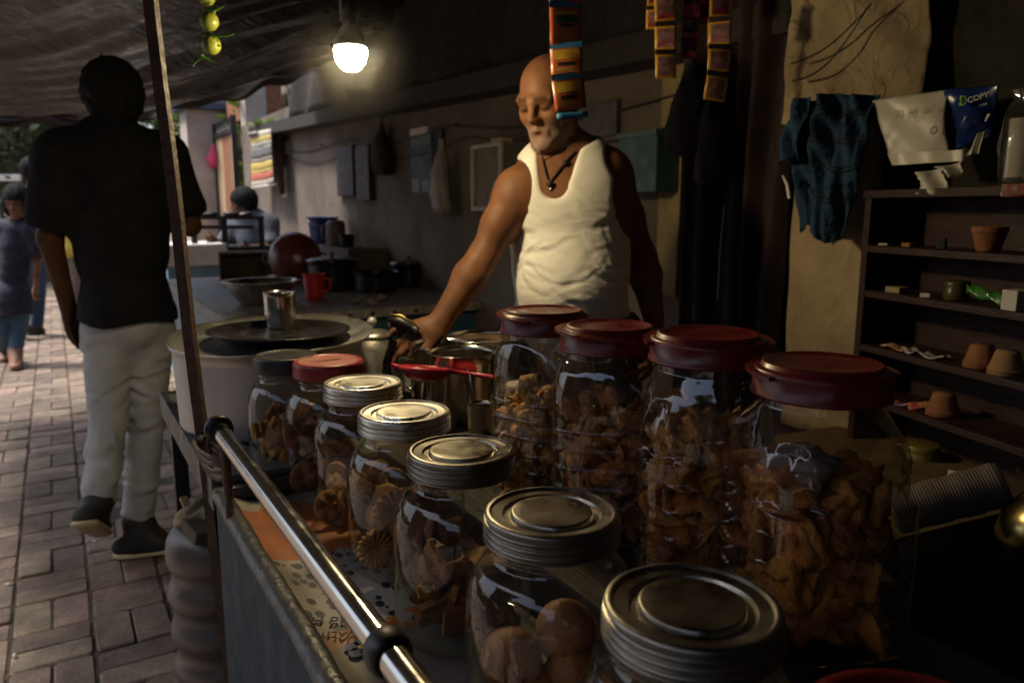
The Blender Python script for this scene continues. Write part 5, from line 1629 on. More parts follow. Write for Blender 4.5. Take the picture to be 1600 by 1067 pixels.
    for sd_ in 'RL':
        s_, e_ = A['sh'+sd_], A['el'+sd_]
        if sleeve <= 1:
            q = s_*(1 - sleeve) + e_*sleeve
            Ft.ell(s_, (.062 + top_o,)*3, .05); Ft.cone(s_, q, .056 + top_o, .060 + top_o, .04)
            dv = (e_ - s_)/np.linalg.norm(e_ - s_)
            # cut the sleeve flat
            Ft.cone(q + dv*.075, q + dv*.12, .074, .074, .004, 's')
        else:
            Ft.cone(s_, e_, .056 + top_o, .050 + top_o, .04); Ft.cone(e_, A['wr'+sd_]*.9 + e_*.1, .05 + top_o, .036 + top_o, .03)
    if kurta:
        for sd_ in 'RL': Ft.cone(A['hip'] + (A['hj'+sd_] - A['hip'])*.6, A['kn'+sd_]*kurta + A['hj'+sd_]*(1-kurta) , .115, .125, .07)
    Ft.cone(A['neck'] + np.array((0, 0, .035)), A['neck'] + np.array((0, 0, .12)), .060, .06, .008, 's')
    folds(Ft, fold, (9, 9, 15), seedn)
    clip_z(Ft, hem, None, .006)
    field_obj("shirt", Ft, cols['top'], body)
    # trousers
    Fl_ = Field(lo, hi, h, rs)
    Fl_.ell(A['hip'] + np.array((0, 0, -.01)), (np.linalg.norm(A['shR'] - A['shL'])/2*.78 + low_o, .118 + low_o, .12 + low_o), .05)
    for sd_ in 'RL':
        Fl_.cone(A['hj'+sd_], A['kn'+sd_], .076 + low_o, .049 + low_o, .016); Fl_.cone(A['kn'+sd_], A['an'+sd_], .049 + low_o, .040 + low_o, .012)
        dv = A['an'+sd_] - A['kn'+sd_]; dv /= np.linalg.norm(dv)
        Fl_.cone(A['an'+sd_] + dv*.105, A['an'+sd_] + dv*.14, .08, .08, .004, 's')
    creases(Fl_, [s_ for sd_ in 'RL' for s_ in ((A['kn'+sd_], (.04, .04, .07)), (A['an'+sd_] + np.array((0, 0, .07)), (.04, .04, .05)), (A['hj'+sd_] + np.array((0, 0, -.06)), (.05, .05, .06)), ((A['kn'+sd_] + A['hj'+sd_])/2, (.04, .04, .09)))], 90 if h < .009 else 24, .0065, .0095, .07, seedn + 7, .6)
    folds(Fl_, fold*.8, (14, 14, 34), seedn + 40, lambda p: .4 + .6*np.abs(np.sin(p[:, 2]*5)))
    clip_z(Fl_, None, A['hip'][2] + .045)
    field_obj("trousers", Fl_, cols['low'], body)
    # shoes
    for sd_ in 'RL':
        a_, t_ = A['an'+sd_], A['to'+sd_]
        he = A.get('he'+sd_, np.array((a_[0], a_[1], .03)))
        Fq = Field(np.minimum(np.minimum(a_, t_), he) - .10, np.maximum(np.maximum(a_, t_), he) + .10, h*.6)
        Fq.cone(he + (he - t_)*.05, t_, .040, .036, .03, flat=(0, 0, 1), fr=.8); Fq.cone(he*.7 + t_*.3 + np.array((0, 0, .02)), a_, .044, .047, .03); Fq.cone(a_, he*.3 + t_*.7 + np.array((0, 0, .012)), .047, .038, .03)
        sh_ = field_obj("shoe", Fq, cols['shoe'], body)
        if shoe:
            Fq = Field(np.minimum(np.minimum(a_, t_), he) - .10, np.maximum(np.maximum(a_, t_), he) + .10, h*.6)
            dn = np.cross(np.cross(t_ - he, (0, 0, 1)), t_ - he); dn = dn/np.linalg.norm(dn); dn = dn*np.sign(dn[2])
            mid = he*.55 + t_*.45
            Fq.cone(he - dn*.026, t_ - dn*.022, .044, .040, .01, flat=dn, fr=.42)
            field_obj("sole", Fq, cols['sole'], sh_)
    return body

m_sole = M("cream rubber sole", (.62, .52, .32), .6, var=.3)
# walking man in black shirt
g_ = L(205, 850, 2.62); g_.z = 0
def q(px, py, dd=0.0): return L(px, py, 2.62 + dd) - g_
Jm = dict(neck=q(178, 208), chest=q(180, 290, .0), waist=q(192, 400), hip=q(200, 492), head=q(177, 158, .02),
          shR=q(252, 248, .10), elR=q(296, 352, .14), wrR=q(300, 320, .36), shL=q(98, 248, -.08), elL=q(78, 372, -.10), wrL=q(107, 482, -.04),
          hjR=q(232, 515, .04), hjL=q(170, 515, -.03), knR=q(228, 660, .04), knL=q(170, 655, -.06), anR=q(216, 812, .02), anL=q(154, 780, -.14),
          toR=q(262, 848, .02), toL=q(158, 822, -.02), heR=q(196, 846, -.02), heL=q(134, 806, -.20))
Jm['toR'].z = .035; Jm['heR'].z = .04
rig("man seen from behind in a black shirt and pale trousers walking away", g_, Jm,
    dict(skin=(.075, .034, .018), top=M("black shirt cotton", (.013, .012, .013), .9, spec=.15, var=.4, bump=.2, bscale=300), low=creased(M("pale grey denim", (.42, .43, .44), .85, col2=(.32, .335, .35), scale=9, bump=.2, bscale=350), 7, .008, .35, (1, 1, 1.3), distort=.4),
         shoe=M("black canvas shoe", (.018, .018, .02), .7), sole=m_sole), h=.0075, head=(Vector((-.45, .85, -.05)), (0, 0, 1)), top_o=.020, low_o=.012, sleeve=.72, hem=Jm['hip'].z - .02, fold=.0030, seedn=4)
# woman in dark kurta walking towards the camera
g_ = L(20, 566, 6.0); g_.z = 0
def q(px, py, dd=0.0): return L(px, py, 6.0 + dd) - g_
Jw = dict(neck=q(27, 347), chest=q(24, 380), waist=q(22, 425), hip=q(20, 460), head=q(27, 315, -.03),
          shR=q(4, 358), elR=q(-6, 405, .02), wrR=q(-6, 445, -.05), shL=q(52, 358), elL=q(58, 405, .02), wrL=q(56, 445, -.05),
          hjR=q(8, 470), hjL=q(32, 470), knR=q(4, 515, -.05), knL=q(29, 515, .0), anR=q(6, 545, .25), anL=q(24, 548, -.05),
          toR=q(6, 562, .14), toL=q(22, 562, -.2), heR=q(6, 552, .3), heL=q(26, 556, -.02))
Jw['toL'].z = .03; Jw['heL'].z = .03
rig("short haired woman in a dark patterned kurta walking towards the camera", g_, Jw,
    dict(skin=(.16, .07, .035), top=M("dark blue printed kurta", (.022, .026, .045), .9, col2=(.010, .009, .018), scale=30, detail=2), low=M("blue cotton trousers", (.05, .10, .16), .9), shoe=M("brown sandal", (.22, .10, .06), .7), sole=m_sole),
    h=.011, head=(Vector((.1, -1, -.35)), (0, 0, 1)), sleeve=.8, hem=q(20, 492).z, kurta=.7, detail=True, fold=.0028, seedn=7, rs=.86, hair='bun', shoe=False)
# person in pink shirt and jeans behind her
g_ = L(52, 528, 7.4); g_.z = 0
def q(px, py, dd=0.0): return L(px, py, 7.4 + dd) - g_
Jp = dict(neck=q(52, 298), chest=q(50, 328), waist=q(48, 365), hip=q(47, 392), head=q(54, 268),
          shR=q(76, 308), elR=q(84, 345, .03), wrR=q(84, 380, .05), shL=q(26, 308), elL=q(20, 345), wrL=q(22, 380),
          hjR=q(58, 400), hjL=q(38, 400), knR=q(60, 452, .05), knL=q(40, 452), anR=q(58, 505, .12), anL=q(36, 500, -.2),
          toR=q(48, 522, .1), toL=q(30, 520, -.1), heR=q(64, 520, .15), heL=q(42, 512, -.25))
for kk in ('toR', 'heR'): Jp[kk].z = .035
rig("passer-by in a pink shirt and blue jeans half hidden behind the woman", g_, Jp,
    dict(skin=(.14, .06, .03), top=M("pink shirt", (.60, .21, .36), .85), low=M("blue jeans", (.035, .07, .14), .9), shoe=M("black shoe leather", (.015, .014, .014), .5), sole=M("black sole", (.02, .02, .02), .7)),
    h=.013, head=(Vector((.2, 1, 0)), (0, 0, 1)), sleeve=.7, hem=q(47, 405).z, fold=.003, seedn=21)
# person in yellow further off
g_ = L(112, 512, 8.6); g_.z = 0
def q(px, py, dd=0.0): return L(px, py, 8.6 + dd) - g_
Jy = dict(neck=q(112, 302), chest=q(112, 328), waist=q(111, 362), hip=q(111, 388), head=q(112, 274),
          shR=q(134, 312), elR=q(140, 345), wrR=q(138, 378), shL=q(92, 312), elL=q(88, 345), wrL=q(90, 378),
          hjR=q(120, 398), hjL=q(102, 398), knR=q(120, 445), knL=q(103, 445), anR=q(120, 490), anL=q(104, 494),
          toR=q(120, 505, -.1), toL=q(106, 508, -.1), heR=q(120, 500, .05), heL=q(104, 502, .05))
for kk in ('toR', 'toL', 'heR', 'heL'): Jy[kk].z = .035
rig("distant walker in a yellow top glimpsed beside the black shirted man's arm", g_, Jy,
    dict(skin=(.14, .06, .03), top=M("yellow shirt", (.62, .46, .08), .85), low=M("taupe trousers", (.17, .13, .11), .9), shoe=M("black shoe leather", (.015, .014, .014), .5), sole=M("black sole", (.02, .02, .02), .7)),
    h=.015, head=(Vector((0, -1, 0)), (0, 0, 1)), sleeve=.7, hem=q(111, 404).z, fold=.003, seedn=31)
# man seated by the wall
g_ = L(392, 445, 6.4); g_.z = 0
def q(px, py, dd=0.0): return L(px, py, 6.4 + dd) - g_
Js = dict(neck=q(388, 337), chest=q(396, 362, .03), waist=q(402, 392, .05), hip=q(404, 415, .05), head=q(379, 318, -.03),
          shR=q(368, 350, .08), elR=q(352, 382, -.02), wrR=q(338, 378, -.22), shL=q(420, 350, -.02), elL=q(424, 385, -.1), wrL=q(392, 388, -.3),
          hjR=q(392, 418, .05), hjL=q(412, 420, -.02), knR=q(362, 420, -.30), knL=q(375, 424, -.36), anR=q(366, 490, -.3), anL=q(378, 492, -.36),
          toR=q(352, 505, -.34), toL=q(364, 508, -.40), heR=q(372, 502, -.28), heL=q(384, 505, -.34))
for kk in ('toR', 'toL', 'heR', 'heL'): Js[kk].z = .035
for kk in ('anR', 'anL'): Js[kk].z = .10
rig("man in a grey blue shirt seated by the plaster wall", g_, Js,
    dict(skin=(.12, .055, .03), top=M("grey blue shirt", (.075, .088, .11), .9), low=M("charcoal trousers", (.03, .03, .034), .9), shoe=M("black shoe leather", (.015, .014, .014), .5), sole=M("black sole", (.02, .02, .02), .7)),
    h=.012, head=(Vector((-1, -.25, -.25)), (0, 0, 1)), sleeve=.8, hem=q(404, 425).z, detail=True, fold=.004, seedn=51)

# ================================================================== right side of the stall
m_sack = M("dirty woven sack", (.40, .31, .18), .85, col2=(.22, .155, .085), scale=5, bump=.5, bscale=28, detail=12)
m_board = M("cream distempered board", (.46, .36, .22), .8, col2=(.28, .20, .12), scale=6, bump=.25, bscale=20, detail=12)
creased(m_sack, 6, .02, .9); creased(m_board, 5, .012, .8, (1, 1, .6))
m_shelf = M("dark red brown shelf wood", (.042, .012, .007), .6, col2=(.02, .006, .004), scale=6, stretch=(2, 2, 9), bump=.25, bscale=40)
m_clay = M("fired clay", (.36, .15, .06), .85, col2=(.25, .09, .035), scale=25, bump=.2, bscale=90)
m_paper = M("white paper", (.70, .66, .58), .7, var=.2, scale=12)
# cream board against the wall side
p0 = Wx(1228, 150, 1.52); p1 = Wx(1338, 525, 1.52)
pa_, pb_ = Wx(1228, 300, 1.52), Wx(1338, 300, 1.52)
bd = MB()
def _bd(u, v):
    y = pa_.y + (pb_.y - pa_.y)*(1.18*u - .02); z = .70 + .80*v
    return (1.555 + .003*math.sin(y*15 + z*9) + .002*math.sin(z*31), y, z)
bd.grid(20, 30, _bd, thick=.008)
tag(bd.build("cream_board", m_board), "stained cream board behind the teal shirt and beside the shelf", "board")
# sack curtain above it
sk_ = MB()
ya, yb_ = Wx(1232, 80, 1.55).y, Wx(1447, 80, 1.55).y
def _sk(u, v):
    y = ya + (yb_ - ya)*u; z = 1.44 + .64*v - .02*math.sin(u*5)*(1-v)
    w_ = float(fnoise([[y*3, z*3]], 4, 2.5)[0])
    w2 = float(fnoise([[y*9, z*7]], 9, 2.5)[0])
    return (1.545 + .016*w_ + .006*abs(w2) - .02*v + .02*math.exp(-((u*.8 + v - 1.0)/.12)**2), y, z)
sk_.grid(46, 56, _sk, thick=.002)
tag(sk_.build("sack_curtain", m_sack), "creased pale woven sack hung up as a curtain", "sack")
# black cords across the sack
for k, (a_, b_, lab) in enumerate((((1236, 100), (1362, 6), "upper black cord drooping across the woven sack"), ((1238, 127), (1352, 18), "lower black cord drooping across the woven sack"))):
    A0, B0 = Wx(*a_, 1.50), Wx(*b_, 1.49)
    t = MB(); pts = [A0.lerp(B0, i/16) + Vector((0, 0, -.022*math.sin(math.pi*i/16)*(1 + k*.6))) for i in range(17)]
    t.tube(pts, .0022, 6)
    tag(t.build("cord", m_black), lab, "cord")
# dark curtain between wall and board
dc = MB()
yc0, yc1 = Wx(1062, 200, 1.60).y, Wx(1236, 200, 1.60).y
def _dc(u, v):
    y = yc0 + (yc1 - yc0)*u; z = .62 + 1.55*v
    return (1.60 + .02*math.sin(u*31 + 1.2*math.sin(v*5)) + .014*math.sin(u*13 + v*3), y + .02*(1-v)*math.sin(u*9), z)
dc.grid(70, 40, _dc, thick=.003)
m_curt = M("dark maroon curtain", (.030, .012, .010), .85, var=.5, scale=10, bump=.2)
tag(dc.build("dark_curtain", m_curt), "dark maroon curtain hanging in folds left of the cream board", "curtain")
t = MB(); a_, b_ = Wx(1133, 322, 1.56), Wx(1122, 470, 1.56); t.tube([a_, a_.lerp(b_, .5) + Vector((0, .004, 0)), b_], .004, 8)
tag(t.build("metal_rod", m_blue3), "thin bluish metal rod standing against the dark curtain", "rod")
# dark bags hanging in front of the beige wall strip
def hanging_bag(px, py0, py1, x, w_, lab, mat, seed, depth=.05):
    top_ = Wx(px, py0, x); bot_ = Wx(px, py1, x); h_ = top_.z - bot_.z
    t = thing("hanging_bag", lab, "bag", (bot_.x, bot_.y, bot_.z), (0, 0, 0), "bags hung along the stall wall")
    b = MB()
    pr = [(.0006, 0), (.35, .02), (.46, .12), (.5, .3), (.44, .55), (.30, .75), (.16, .88), (.12, .95), (.14, 1.0)]
    b.lathe(pr, 26, fn=lambda p, a: (depth*2*p.x*(1 + .14*math.sin(a*5 + p.z*7 + seed)), w_*2*.5*p.y*2*.5*(1 + .14*math.sin(a*4 + p.z*9 + seed)) + .012*math.sin(p.z*6 + seed), p.z*h_))
    b.build("bag_body", mat, t)
    b = MB(); b.tube([(0, -.02, h_*.98), (.005, 0, h_ + .04), (0, .02, h_*.98)], .004, 6); b.build("loop", mat, t)
    b = MB(); b.tube([(.0, 0, h_ + .04), (x*0 + .05, 0, h_ + .05)], .004, 6); b.build("hook", m_steel, t)
    return t
m_bagdark = M("dark cloth bag", (.030, .024, .022), .85, var=.5, scale=14, bump=.3)
hanging_bag(1075, 90, 245, 1.58, .15, "dark cloth bag hanging beside the dark curtain", m_bagdark, 1.0)
hanging_bag(1110, 150, 290, 1.56, .09, "slim grey brown rag bag hanging before the dark curtain", M("grey brown rag", (.06, .045, .04), .9, var=.4, scale=14), 2.3)
# ochre strip painting a lit piece of wall behind him, a picture and a green box high on the wall
bx_ = MB(); a_, b_ = Wx(1028, 300, 1.735), Wx(1062, 300, 1.735)
def _bst(u, v):
    y = b_.y + (a_.y - b_.y)*u; return (1.742 + .002*math.sin(y*30), y, .95 + 1.05*v)
bx_.grid(8, 24, _bst, thick=.006)
tag(bx_.build("lit_wall_strip", M("lit ochre", (.34, .27, .13), .9, col2=(.2, .15, .07), scale=8, bump=.3, bscale=30)), "lit ochre strip hanging on the wall behind the vendor's arm", "cloth")
def wall_panel(name, cat, px0, py0, px1, py1, th, mat, lab, x=WX, grp=None, tilt=0.0):
    a, b = Wx(px0, py0, x - th), Wx(px1, py1, x - th)
    t = MB(); t.box((x - th, min(a.y, b.y), min(a.z, b.z)), (x - .0008, max(a.y, b.y), max(a.z, b.z)), min(.003, th*.3))
    return tag(t.build(name, mat), lab, cat, grp)
gb = thing("teal_box", "dark teal tin box on the wall behind the vendor's shoulder", "box", Wx(1000, 260, 1.7))
t = MB(); a, b = Wx(968, 212, 1.64), Wx(1024, 300, 1.64); t.box((1.64, b.y, b.z), (1.748, a.y, a.z), .004); wbuild(t, "tin", M("teal tin", (.03, .075, .075), .45, var=.4), gb)
t = MB(); t.box((1.632, b.y - .004, a.z - .012), (1.748, a.y + .004, a.z + .006), .002); wbuild(t, "lid", M("teal tin lid", (.05, .10, .09), .4), gb)
wall_panel("framed_picture", "picture", 912, 165, 962, 210, .02, M("dim framed print", (.10, .07, .07), .4, col2=(.03, .025, .03), scale=18), "small dim framed picture on the wall behind the vendor's head")
# ---- teal shirt on a nail
m_teal = M("teal checked cotton", (.012, .052, .115), .85, col2=(.008, .034, .078), scale=7, bump=.1, bscale=300)
creased(m_teal, 10, .012, .9)
shp = Wx(1300, 260, 1.47)
Y0_, Y1_ = Wx(1232, 200, 1.47).y, Wx(1372, 200, 1.47).y
Z0_, Z1_ = Wx(1300, 366, 1.47).z, Wx(1300, 150, 1.47).z
tsh = thing("hanging_shirt", "crumpled teal striped shirt hung over the cream board", "shirt", (1.47, (Y0_ + Y1_)/2, Z0_))
def _sh(u, v):
    wl_ = [.30, .42, .48, .50, .50][min(4, int(v*4.99))]
    wdt = .24 + .20*min(1, v*1.6)
    y = (Y0_ + Y1_)/2 + (Y1_ - Y0_)*((u - .5)*2*wdt) + (Y1_ - Y0_)*.08*(v - .5)
    z = Z0_ + (Z1_ - Z0_)*v + .02*math.sin(u*6.28)*(1 - v) - .02*abs(u - .5)*v
    f1 = math.sin(u*22 + 2.5*math.sin(v*3)) * .012 + math.sin(u*9 - v*6)*.014 + .006*math.sin(u*41 + v*17)
    return (1.47 + f1*(.4 + .8*v) - .02*math.sin(math.pi*u), y, z)
b = MB(); b.grid(64, 64, _sh, thick=.003); wbuild(b, "shirt_body", m_teal, tsh)
b = MB()
def _sl(u, v):
    x_, y_, z_ = _sh(.06 + .25*u, .98 - .48*v)
    return (x_ - .022 - .018*math.sin(math.pi*u), y_ + .012*v, z_ + .008)
b.grid(20, 26, _sl, thick=.003); wbuild(b, "sleeve", m_teal, tsh)
m_stripe = M("black stripe weave", (.008, .010, .014), .9)
def stripe(us, v0, v1, off=.0028, w=.0022):
    t = MB(); n_ = 24
    pts = []
    for i in range(n_):
        f = i/(n_-1); u_ = us[0] + (us[1] - us[0])*f; v_ = v0 + (v1 - v0)*f
        pts.append((Vector(_sh(u_, v_)) - Vector((off, 0, 0)), Vector(_sh(u_ + .004, v_ + .012)) - Vector((off, 0, 0))))
    vs2 = [q_ for pr in pts for q_ in pr]
    t.add(vs2, [(2*i, 2*i+1, 2*i+3, 2*i+2) for i in range(n_-1)], True)
    wbuild(t, "stripe", m_stripe, tsh)
for vv in (.26, .29, .47, .50, .66, .69, .85, .88): stripe((.30, .97), vv, vv + .02)
for uu in (.36, .39, .60, .62): stripe((uu, uu + .02), .1, .95)
t = MB(); q0 = Vector(_sh(.1, .42)) - Vector((.03, 0, 0)); t.tube([q0, q0 + Vector((-.004, -.016, -.02)), q0 + Vector((-.002, -.022, -.05))], .004, 6); wbuild(t, "hanger_hook", m_paper, tsh)
# ---- paper wrappers hanging on the line
m_wrapw = M("white paper wrapper", (.62, .57, .48), .38, col2=(.50, .45, .37), scale=8, rvar=.12, bump=.25, bscale=14)
m_wrapb = M("glossy blue wrapper", (.012, .035, .17), .22, var=.35, scale=7, bump=.3, bscale=16)
def quadsheet(pxs, x, fn, nu=26, nv=22, thick=.0012):
    """a creased sheet through four picture corners (tl, tr, br, bl) lying in the plane X = x"""
    P4 = [Wx(a, b, x) for a, b in pxs]
    def f(u, v):
        p = P4[3].lerp(P4[2], u).lerp(P4[0].lerp(P4[1], u), v)
        return p + Vector((fn(u, v), 0, 0))
    m_ = MB(); m_.grid(nu, nv, f, thick=thick)
    return m_, f
crs = lambda s: (lambda u, v: .010*math.sin(u*5 + s)*math.sin(v*4) + .0012*abs(math.sin(u*7 + v*5 + s)) + .0008*abs(math.sin(u*11 - v*13)) - .012*math.sin(math.pi*u)*math.sin(math.pi*v))
ww = thing("paper_wrapper", "crumpled whitish copy paper wrapper hanging above the shelf", "wrapper", Wx(1425, 255, 1.46))
b, fW = quadsheet(((1362, 158), (1476, 140), (1484, 243), (1394, 259)), 1.46, crs(0)); wbuild(b, "sheet", m_wrapw, ww)
b, _f = quadsheet(((1388, 240), (1507, 234), (1506, 252), (1396, 259)), 1.452, lambda u, v: -.004 + .003*math.sin(u*9)); wbuild(b, "fold", m_wrapw, ww)
m_greyink = M("grey print", (.16, .15, .17), .5)
def wall_text(txt, size, parent, px, py, x, mat, slope=0.0, bold=False):
    p = Wx(px, py, x)
    o = text_part(txt, size, mat, parent, (0, 0, 0), (0, 0, 0), .0003)
    rot = Euler((math.pi/2, 0, -math.pi/2)).to_matrix().to_4x4()
    Mx = Matrix.Translation(p) @ rot @ Matrix.Rotation(slope, 4, 'Z')
    o.parent = parent
    o.matrix_parent_inverse = (Matrix.Translation(parent.location) @ parent.rotation_euler.to_matrix().to_4x4()).inverted()
    o.matrix_basis = Mx
    return o
XW = 1.432
wall_text("70", .020, ww, 1406, 179, XW, m_greyink, R(6)); wall_text("GSM", .009, ww, 1428, 174, XW, m_greyink, R(6)); wall_text("75m2 / 70", .0075, ww, 1456, 168, XW, m_greyink, R(8))
t = MB(); cq = Wx(1459, 204, XW); torus(t, cq, (1, 0, 0), .0062, .0011, 24, 6); wbuild(t, "ring_mark", m_greyink, ww)
wall_text("S", .010, ww, 1459, 204, XW, m_greyink)
bw = thing("blue_wrapper", "glossy blue copy paper wrapper beside the whitish one", "wrapper", Wx(1515, 240, 1.47))
b, fB = quadsheet(((1476, 140), (1562, 132), (1545, 215), (1484, 238)), 1.468, crs(2.0), 30, 26); wbuild(b, "sheet", m_wrapb, bw)
XB = 1.440
wall_text("COPY", .014, bw, 1528, 153, XB, m_paper, R(10)); wall_text("PAPER", .005, bw, 1536, 164, XB, m_paper, R(10))
m_leafp = M("green leaf print", (.18, .34, .03), .5)
t = MB(); cl = Wx(1503, 158, XB)
for k in range(5):
    a = R(-100 + 50*k); c_ = cl + Vector((0, -.005*math.cos(a), .005*math.sin(a)))
    t.add([c_ + Vector((0, -.0042*math.cos(w_), .0042*math.sin(w_))) for w_ in np.linspace(0, 5.5, 8)], [tuple(range(8))])
wbuild(t, "leaf_mark", m_leafp, bw)
t = MB(); a_, b_ = Wx(1548, 178, XB), Wx(1538, 190, XB); t.add([a_, a_ + Vector((0, .006, 0)), b_ + Vector((0, .0, 0)), b_ + Vector((0, -.003, 0))], [(0, 1, 2, 3)]); wbuild(t, "corner_mark", m_paper, bw)
b, _f = quadsheet(((1530, 208), (1544, 204), (1528, 240), (1508, 244)), 1.45, lambda u, v: .004*math.sin(u*9 + v*5)); wbuild(b, "tape", m_wrapw, bw)
for k, (cs, lab) in enumerate(((((1432, 270), (1474, 262), (1475, 305), (1430, 303)), "crumpled white paper scrap on top of the shelf under the wrapper"), (((1463, 262), (1505, 252), (1493, 280), (1470, 272)), "smaller folded paper scrap tucked under the blue wrapper"))):
    b, _f = quadsheet(cs, 1.44 - .01*k, lambda u, v: .012*math.sin(u*7 + v*4) + .006*abs(math.sin(v*13 + u*5)), 12, 12)
    tag(b.build("paper_piece", m_paper), lab, "paper")
# clear pouch with stacked cups at the photo's edge
pcz0, pcz1 = Wx(1590, 312, 1.38), Wx(1590, 142, 1.38)
pp_ = thing("cup_pouch", "clear plastic pouch holding a stack of cups at the photo's edge", "pouch", (1.38, pcz0.y, pcz0.z))
hh_ = pcz1.z - pcz0.z
b = MB()
b.lathe([(.0006, .0), (.022, .004), (.03, .03), (.032, hh_*.5), (.03, hh_*.8), (.018, hh_*.92), (.024, hh_)], 40, fn=lambda p, a: (p.x*(1 + .1*math.sin(a*7 + p.z*60)), p.y*(1.1 + .12*math.sin(a*5 + p.z*50)), p.z)); b.build("pouch", clear_mat("thin pouch film", (.88, .86, .82), .05, .08, .6, .12), pp_)
b = MB(); b.lathe([(.0006, .035)] + [(.0215 + .0025*(k % 2), .035 + k*.0022) for k in range(44)] + [(.0006, .132)], 30); b.build("cup_stack", m_paper, pp_)
b = MB(); b.box((-.018, -.02, .004), (.018, .02, .026), .004); b.build("printed_tag", M("red white print", (.5, .42, .38), .5, col2=(.45, .04, .03), scale=70, detail=1), pp_)
# dark wrapped bundles behind, above shelf
b = MB(); b.grid(30, 30, lambda u, v: (1.62 + .02*math.sin(u*9 + v*5), Wx(1340, 200, 1.6).y - .9*u, 1.2 + .9*v), thick=.003)
tag(b.build("olive_backcloth", M("dark olive cloth", (.035, .028, .014), .9, var=.4)), "dark olive cloth hanging behind the shelf and wrappers", "cloth")

# ---- the shelf unit
sA, sB = Wx(1345, 400, 1.49), W(1600, 400, 1.285)
sdir = Vector((sB.x - sA.x, sB.y - sA.y, 0)).normalized(); sang = math.atan2(sdir.y, sdir.x)
SH_L = .78
shelf = thing("wooden_shelf", "dark red brown wooden shelf rack with clay cups", "shelf", (sA.x, sA.y, .66), (0, 0, sang))
# local frame: x along the rack (towards the camera), y to the left of that = into ... the wall side is +y
SD = .13
zs = [W(1350, yy, sA.dot(FW)).z - .66 for yy in (310, 383, 452, 535, 612, 705)]
def sbx(lo, hi, nm, mat=m_shelf, bev=.0015):
    b = MB(); b.box(lo, hi, bev); return b.build(nm, mat, shelf)
sbx((0, 0, 0), (.018, SD, zs[0] - .0005), "side_panel"); sbx((SH_L - .018, 0, 0), (SH_L, SD, zs[0] - .0005), "side_panel")
sbx((.0185, SD - .008, 0), (SH_L - .0185, SD, zs[0] - .001), "back_panel")
sbx((-.004, -.004, zs[0]), (SH_L + .004, SD + .002, zs[0] + .016), "top_panel")
for z in zs[1:]:
    sbx((.0185, .0, z - .014), (SH_L - .0185, SD - .0085, z), "shelf_board")
def slot(px, row, back=.04):       # a spot on shelf row at a picture column
    z = zs[row] + .66 + .0006
    o_ = Vector((sA.x, sA.y, 0)) + Vector((-sdir.y, sdir.x, 0))*back
    r = ray(px, 400); r2 = Vector((r.x, r.y)); d2 = Vector((sdir.x, sdir.y))
    # solve o + d*s = r*t in plan
    A_ = np.array([[d2.x, -r2.x], [d2.y, -r2.y]]); s_, t_ = np.linalg.solve(A_, -np.array((o_.x, o_.y)))
    return Vector((o_.x + d2.x*s_, o_.y + d2.y*s_, z))
def clay_cup(P, lab, r=.030, h=.05, flip=False, mat=m_clay):
    t = thing("clay_cup", lab, "cup", P, (math.pi if flip else 0, 0, random.uniform(0, 3)), "clay cups on the shelf")
    if flip: t.location.z += h
    b = MB(); b.lathe([(.0006, 0), (r*.62, 0), (r*.66, .003), (r*.82, h*.5), (r*.95, h*.8), (r*1.0, h), (r*.94, h), (r*.76, h*.5), (r*.55, .006), (.0006, .006)], 30); b.build("cup_wall", mat, t)
    b = MB(); torus(b, (0, 0, h*.78), (0, 0, 1), r*.95, .0016, 30, 6); b.build("throwing_ridge", mat, t)
    return t
cupmat2 = M("pale clay", (.42, .24, .10), .85, var=.3, scale=20)
clay_cup(slot(1543, 1), "upright clay cup on the top row of the shelf", .030, .045)
clay_cup(slot(1550, 3), "upturned clay cup on the middle shelf", .030, .042, True)
clay_cup(slot(1592, 3, .03), "pale upturned clay cup at the edge of the photo on the middle shelf", .030, .042, True, cupmat2)
clay_cup(slot(1497, 4), "upturned clay cup on the shelf above the yellow tin", .031, .044, True)
def small_box(P, dims, mat, name, lab, cat, rz=0.0):
    t = MB(); t.box((-dims[0]/2, -dims[1]/2, 0), (dims[0]/2, dims[1]/2, dims[2]), .0015)
    return tag(t.build(name, mat, None, P, (0, 0, sang + rz)), lab, cat)
def tin_pot(P, r, h, mat, lab):
    t = thing("round_tin", lab, "tin", P)
    b = MB(); b.lathe([(.0006, 0), (r*.94, 0), (r, .003), (r, h*.8), (r*.97, h*.81), (.0006, h*.81)], 36); b.build("tin_body", mat, t)
    b = MB(); b.lathe([(r*1.02, h*.78), (r*1.03, h*.98), (r*.96, h), (.0006, h)], 36); b.build("lid", mat, t)
    return t
tin_pot(slot(1500, 2), .022, .036, M("olive tin", (.10, .085, .02), .4, var=.4), "small olive tin on the second shelf row beside the green packet")
tin_pot(slot(1467, 5, .05), .036, .062, M("mustard tin", (.22, .17, .02), .35, var=.4), "round mustard yellow tin on the lowest shelf row")
small_box(slot(1407, 2, .03), (.036, .03, .012), M("pale matchbox", (.38, .30, .14), .6, var=.3), "matchbox", "pale matchbox on the second shelf row by the rack's side", "matchbox", .1)
small_box(slot(1452, 2, .02), (.018, .012, .008), m_paper, "paper_fold", "tiny folded paper on the second shelf row", "paper", .6)
small_box(slot(1380, 1, .03), (.02, .012, .004), m_paper, "paper_slip", "pale paper slip on the top shelf row near the side", "paper", .3)
small_box(slot(1420, 1, .035), (.03, .02, .008), M("amber sachet", (.40, .17, .03), .4), "amber_sachet", "flat amber sachet on the top shelf row", "sachet", -.2)
small_box(slot(1470, 1, .02), (.016, .010, .022), m_black, "black_clip", "little black clip standing on the top shelf row", "clip", .4)
small_box(slot(1530, 5, .02), (.03, .006, .046), m_paper, "white_packet", "small white packet leaning on the lowest shelf row", "packet", .5)
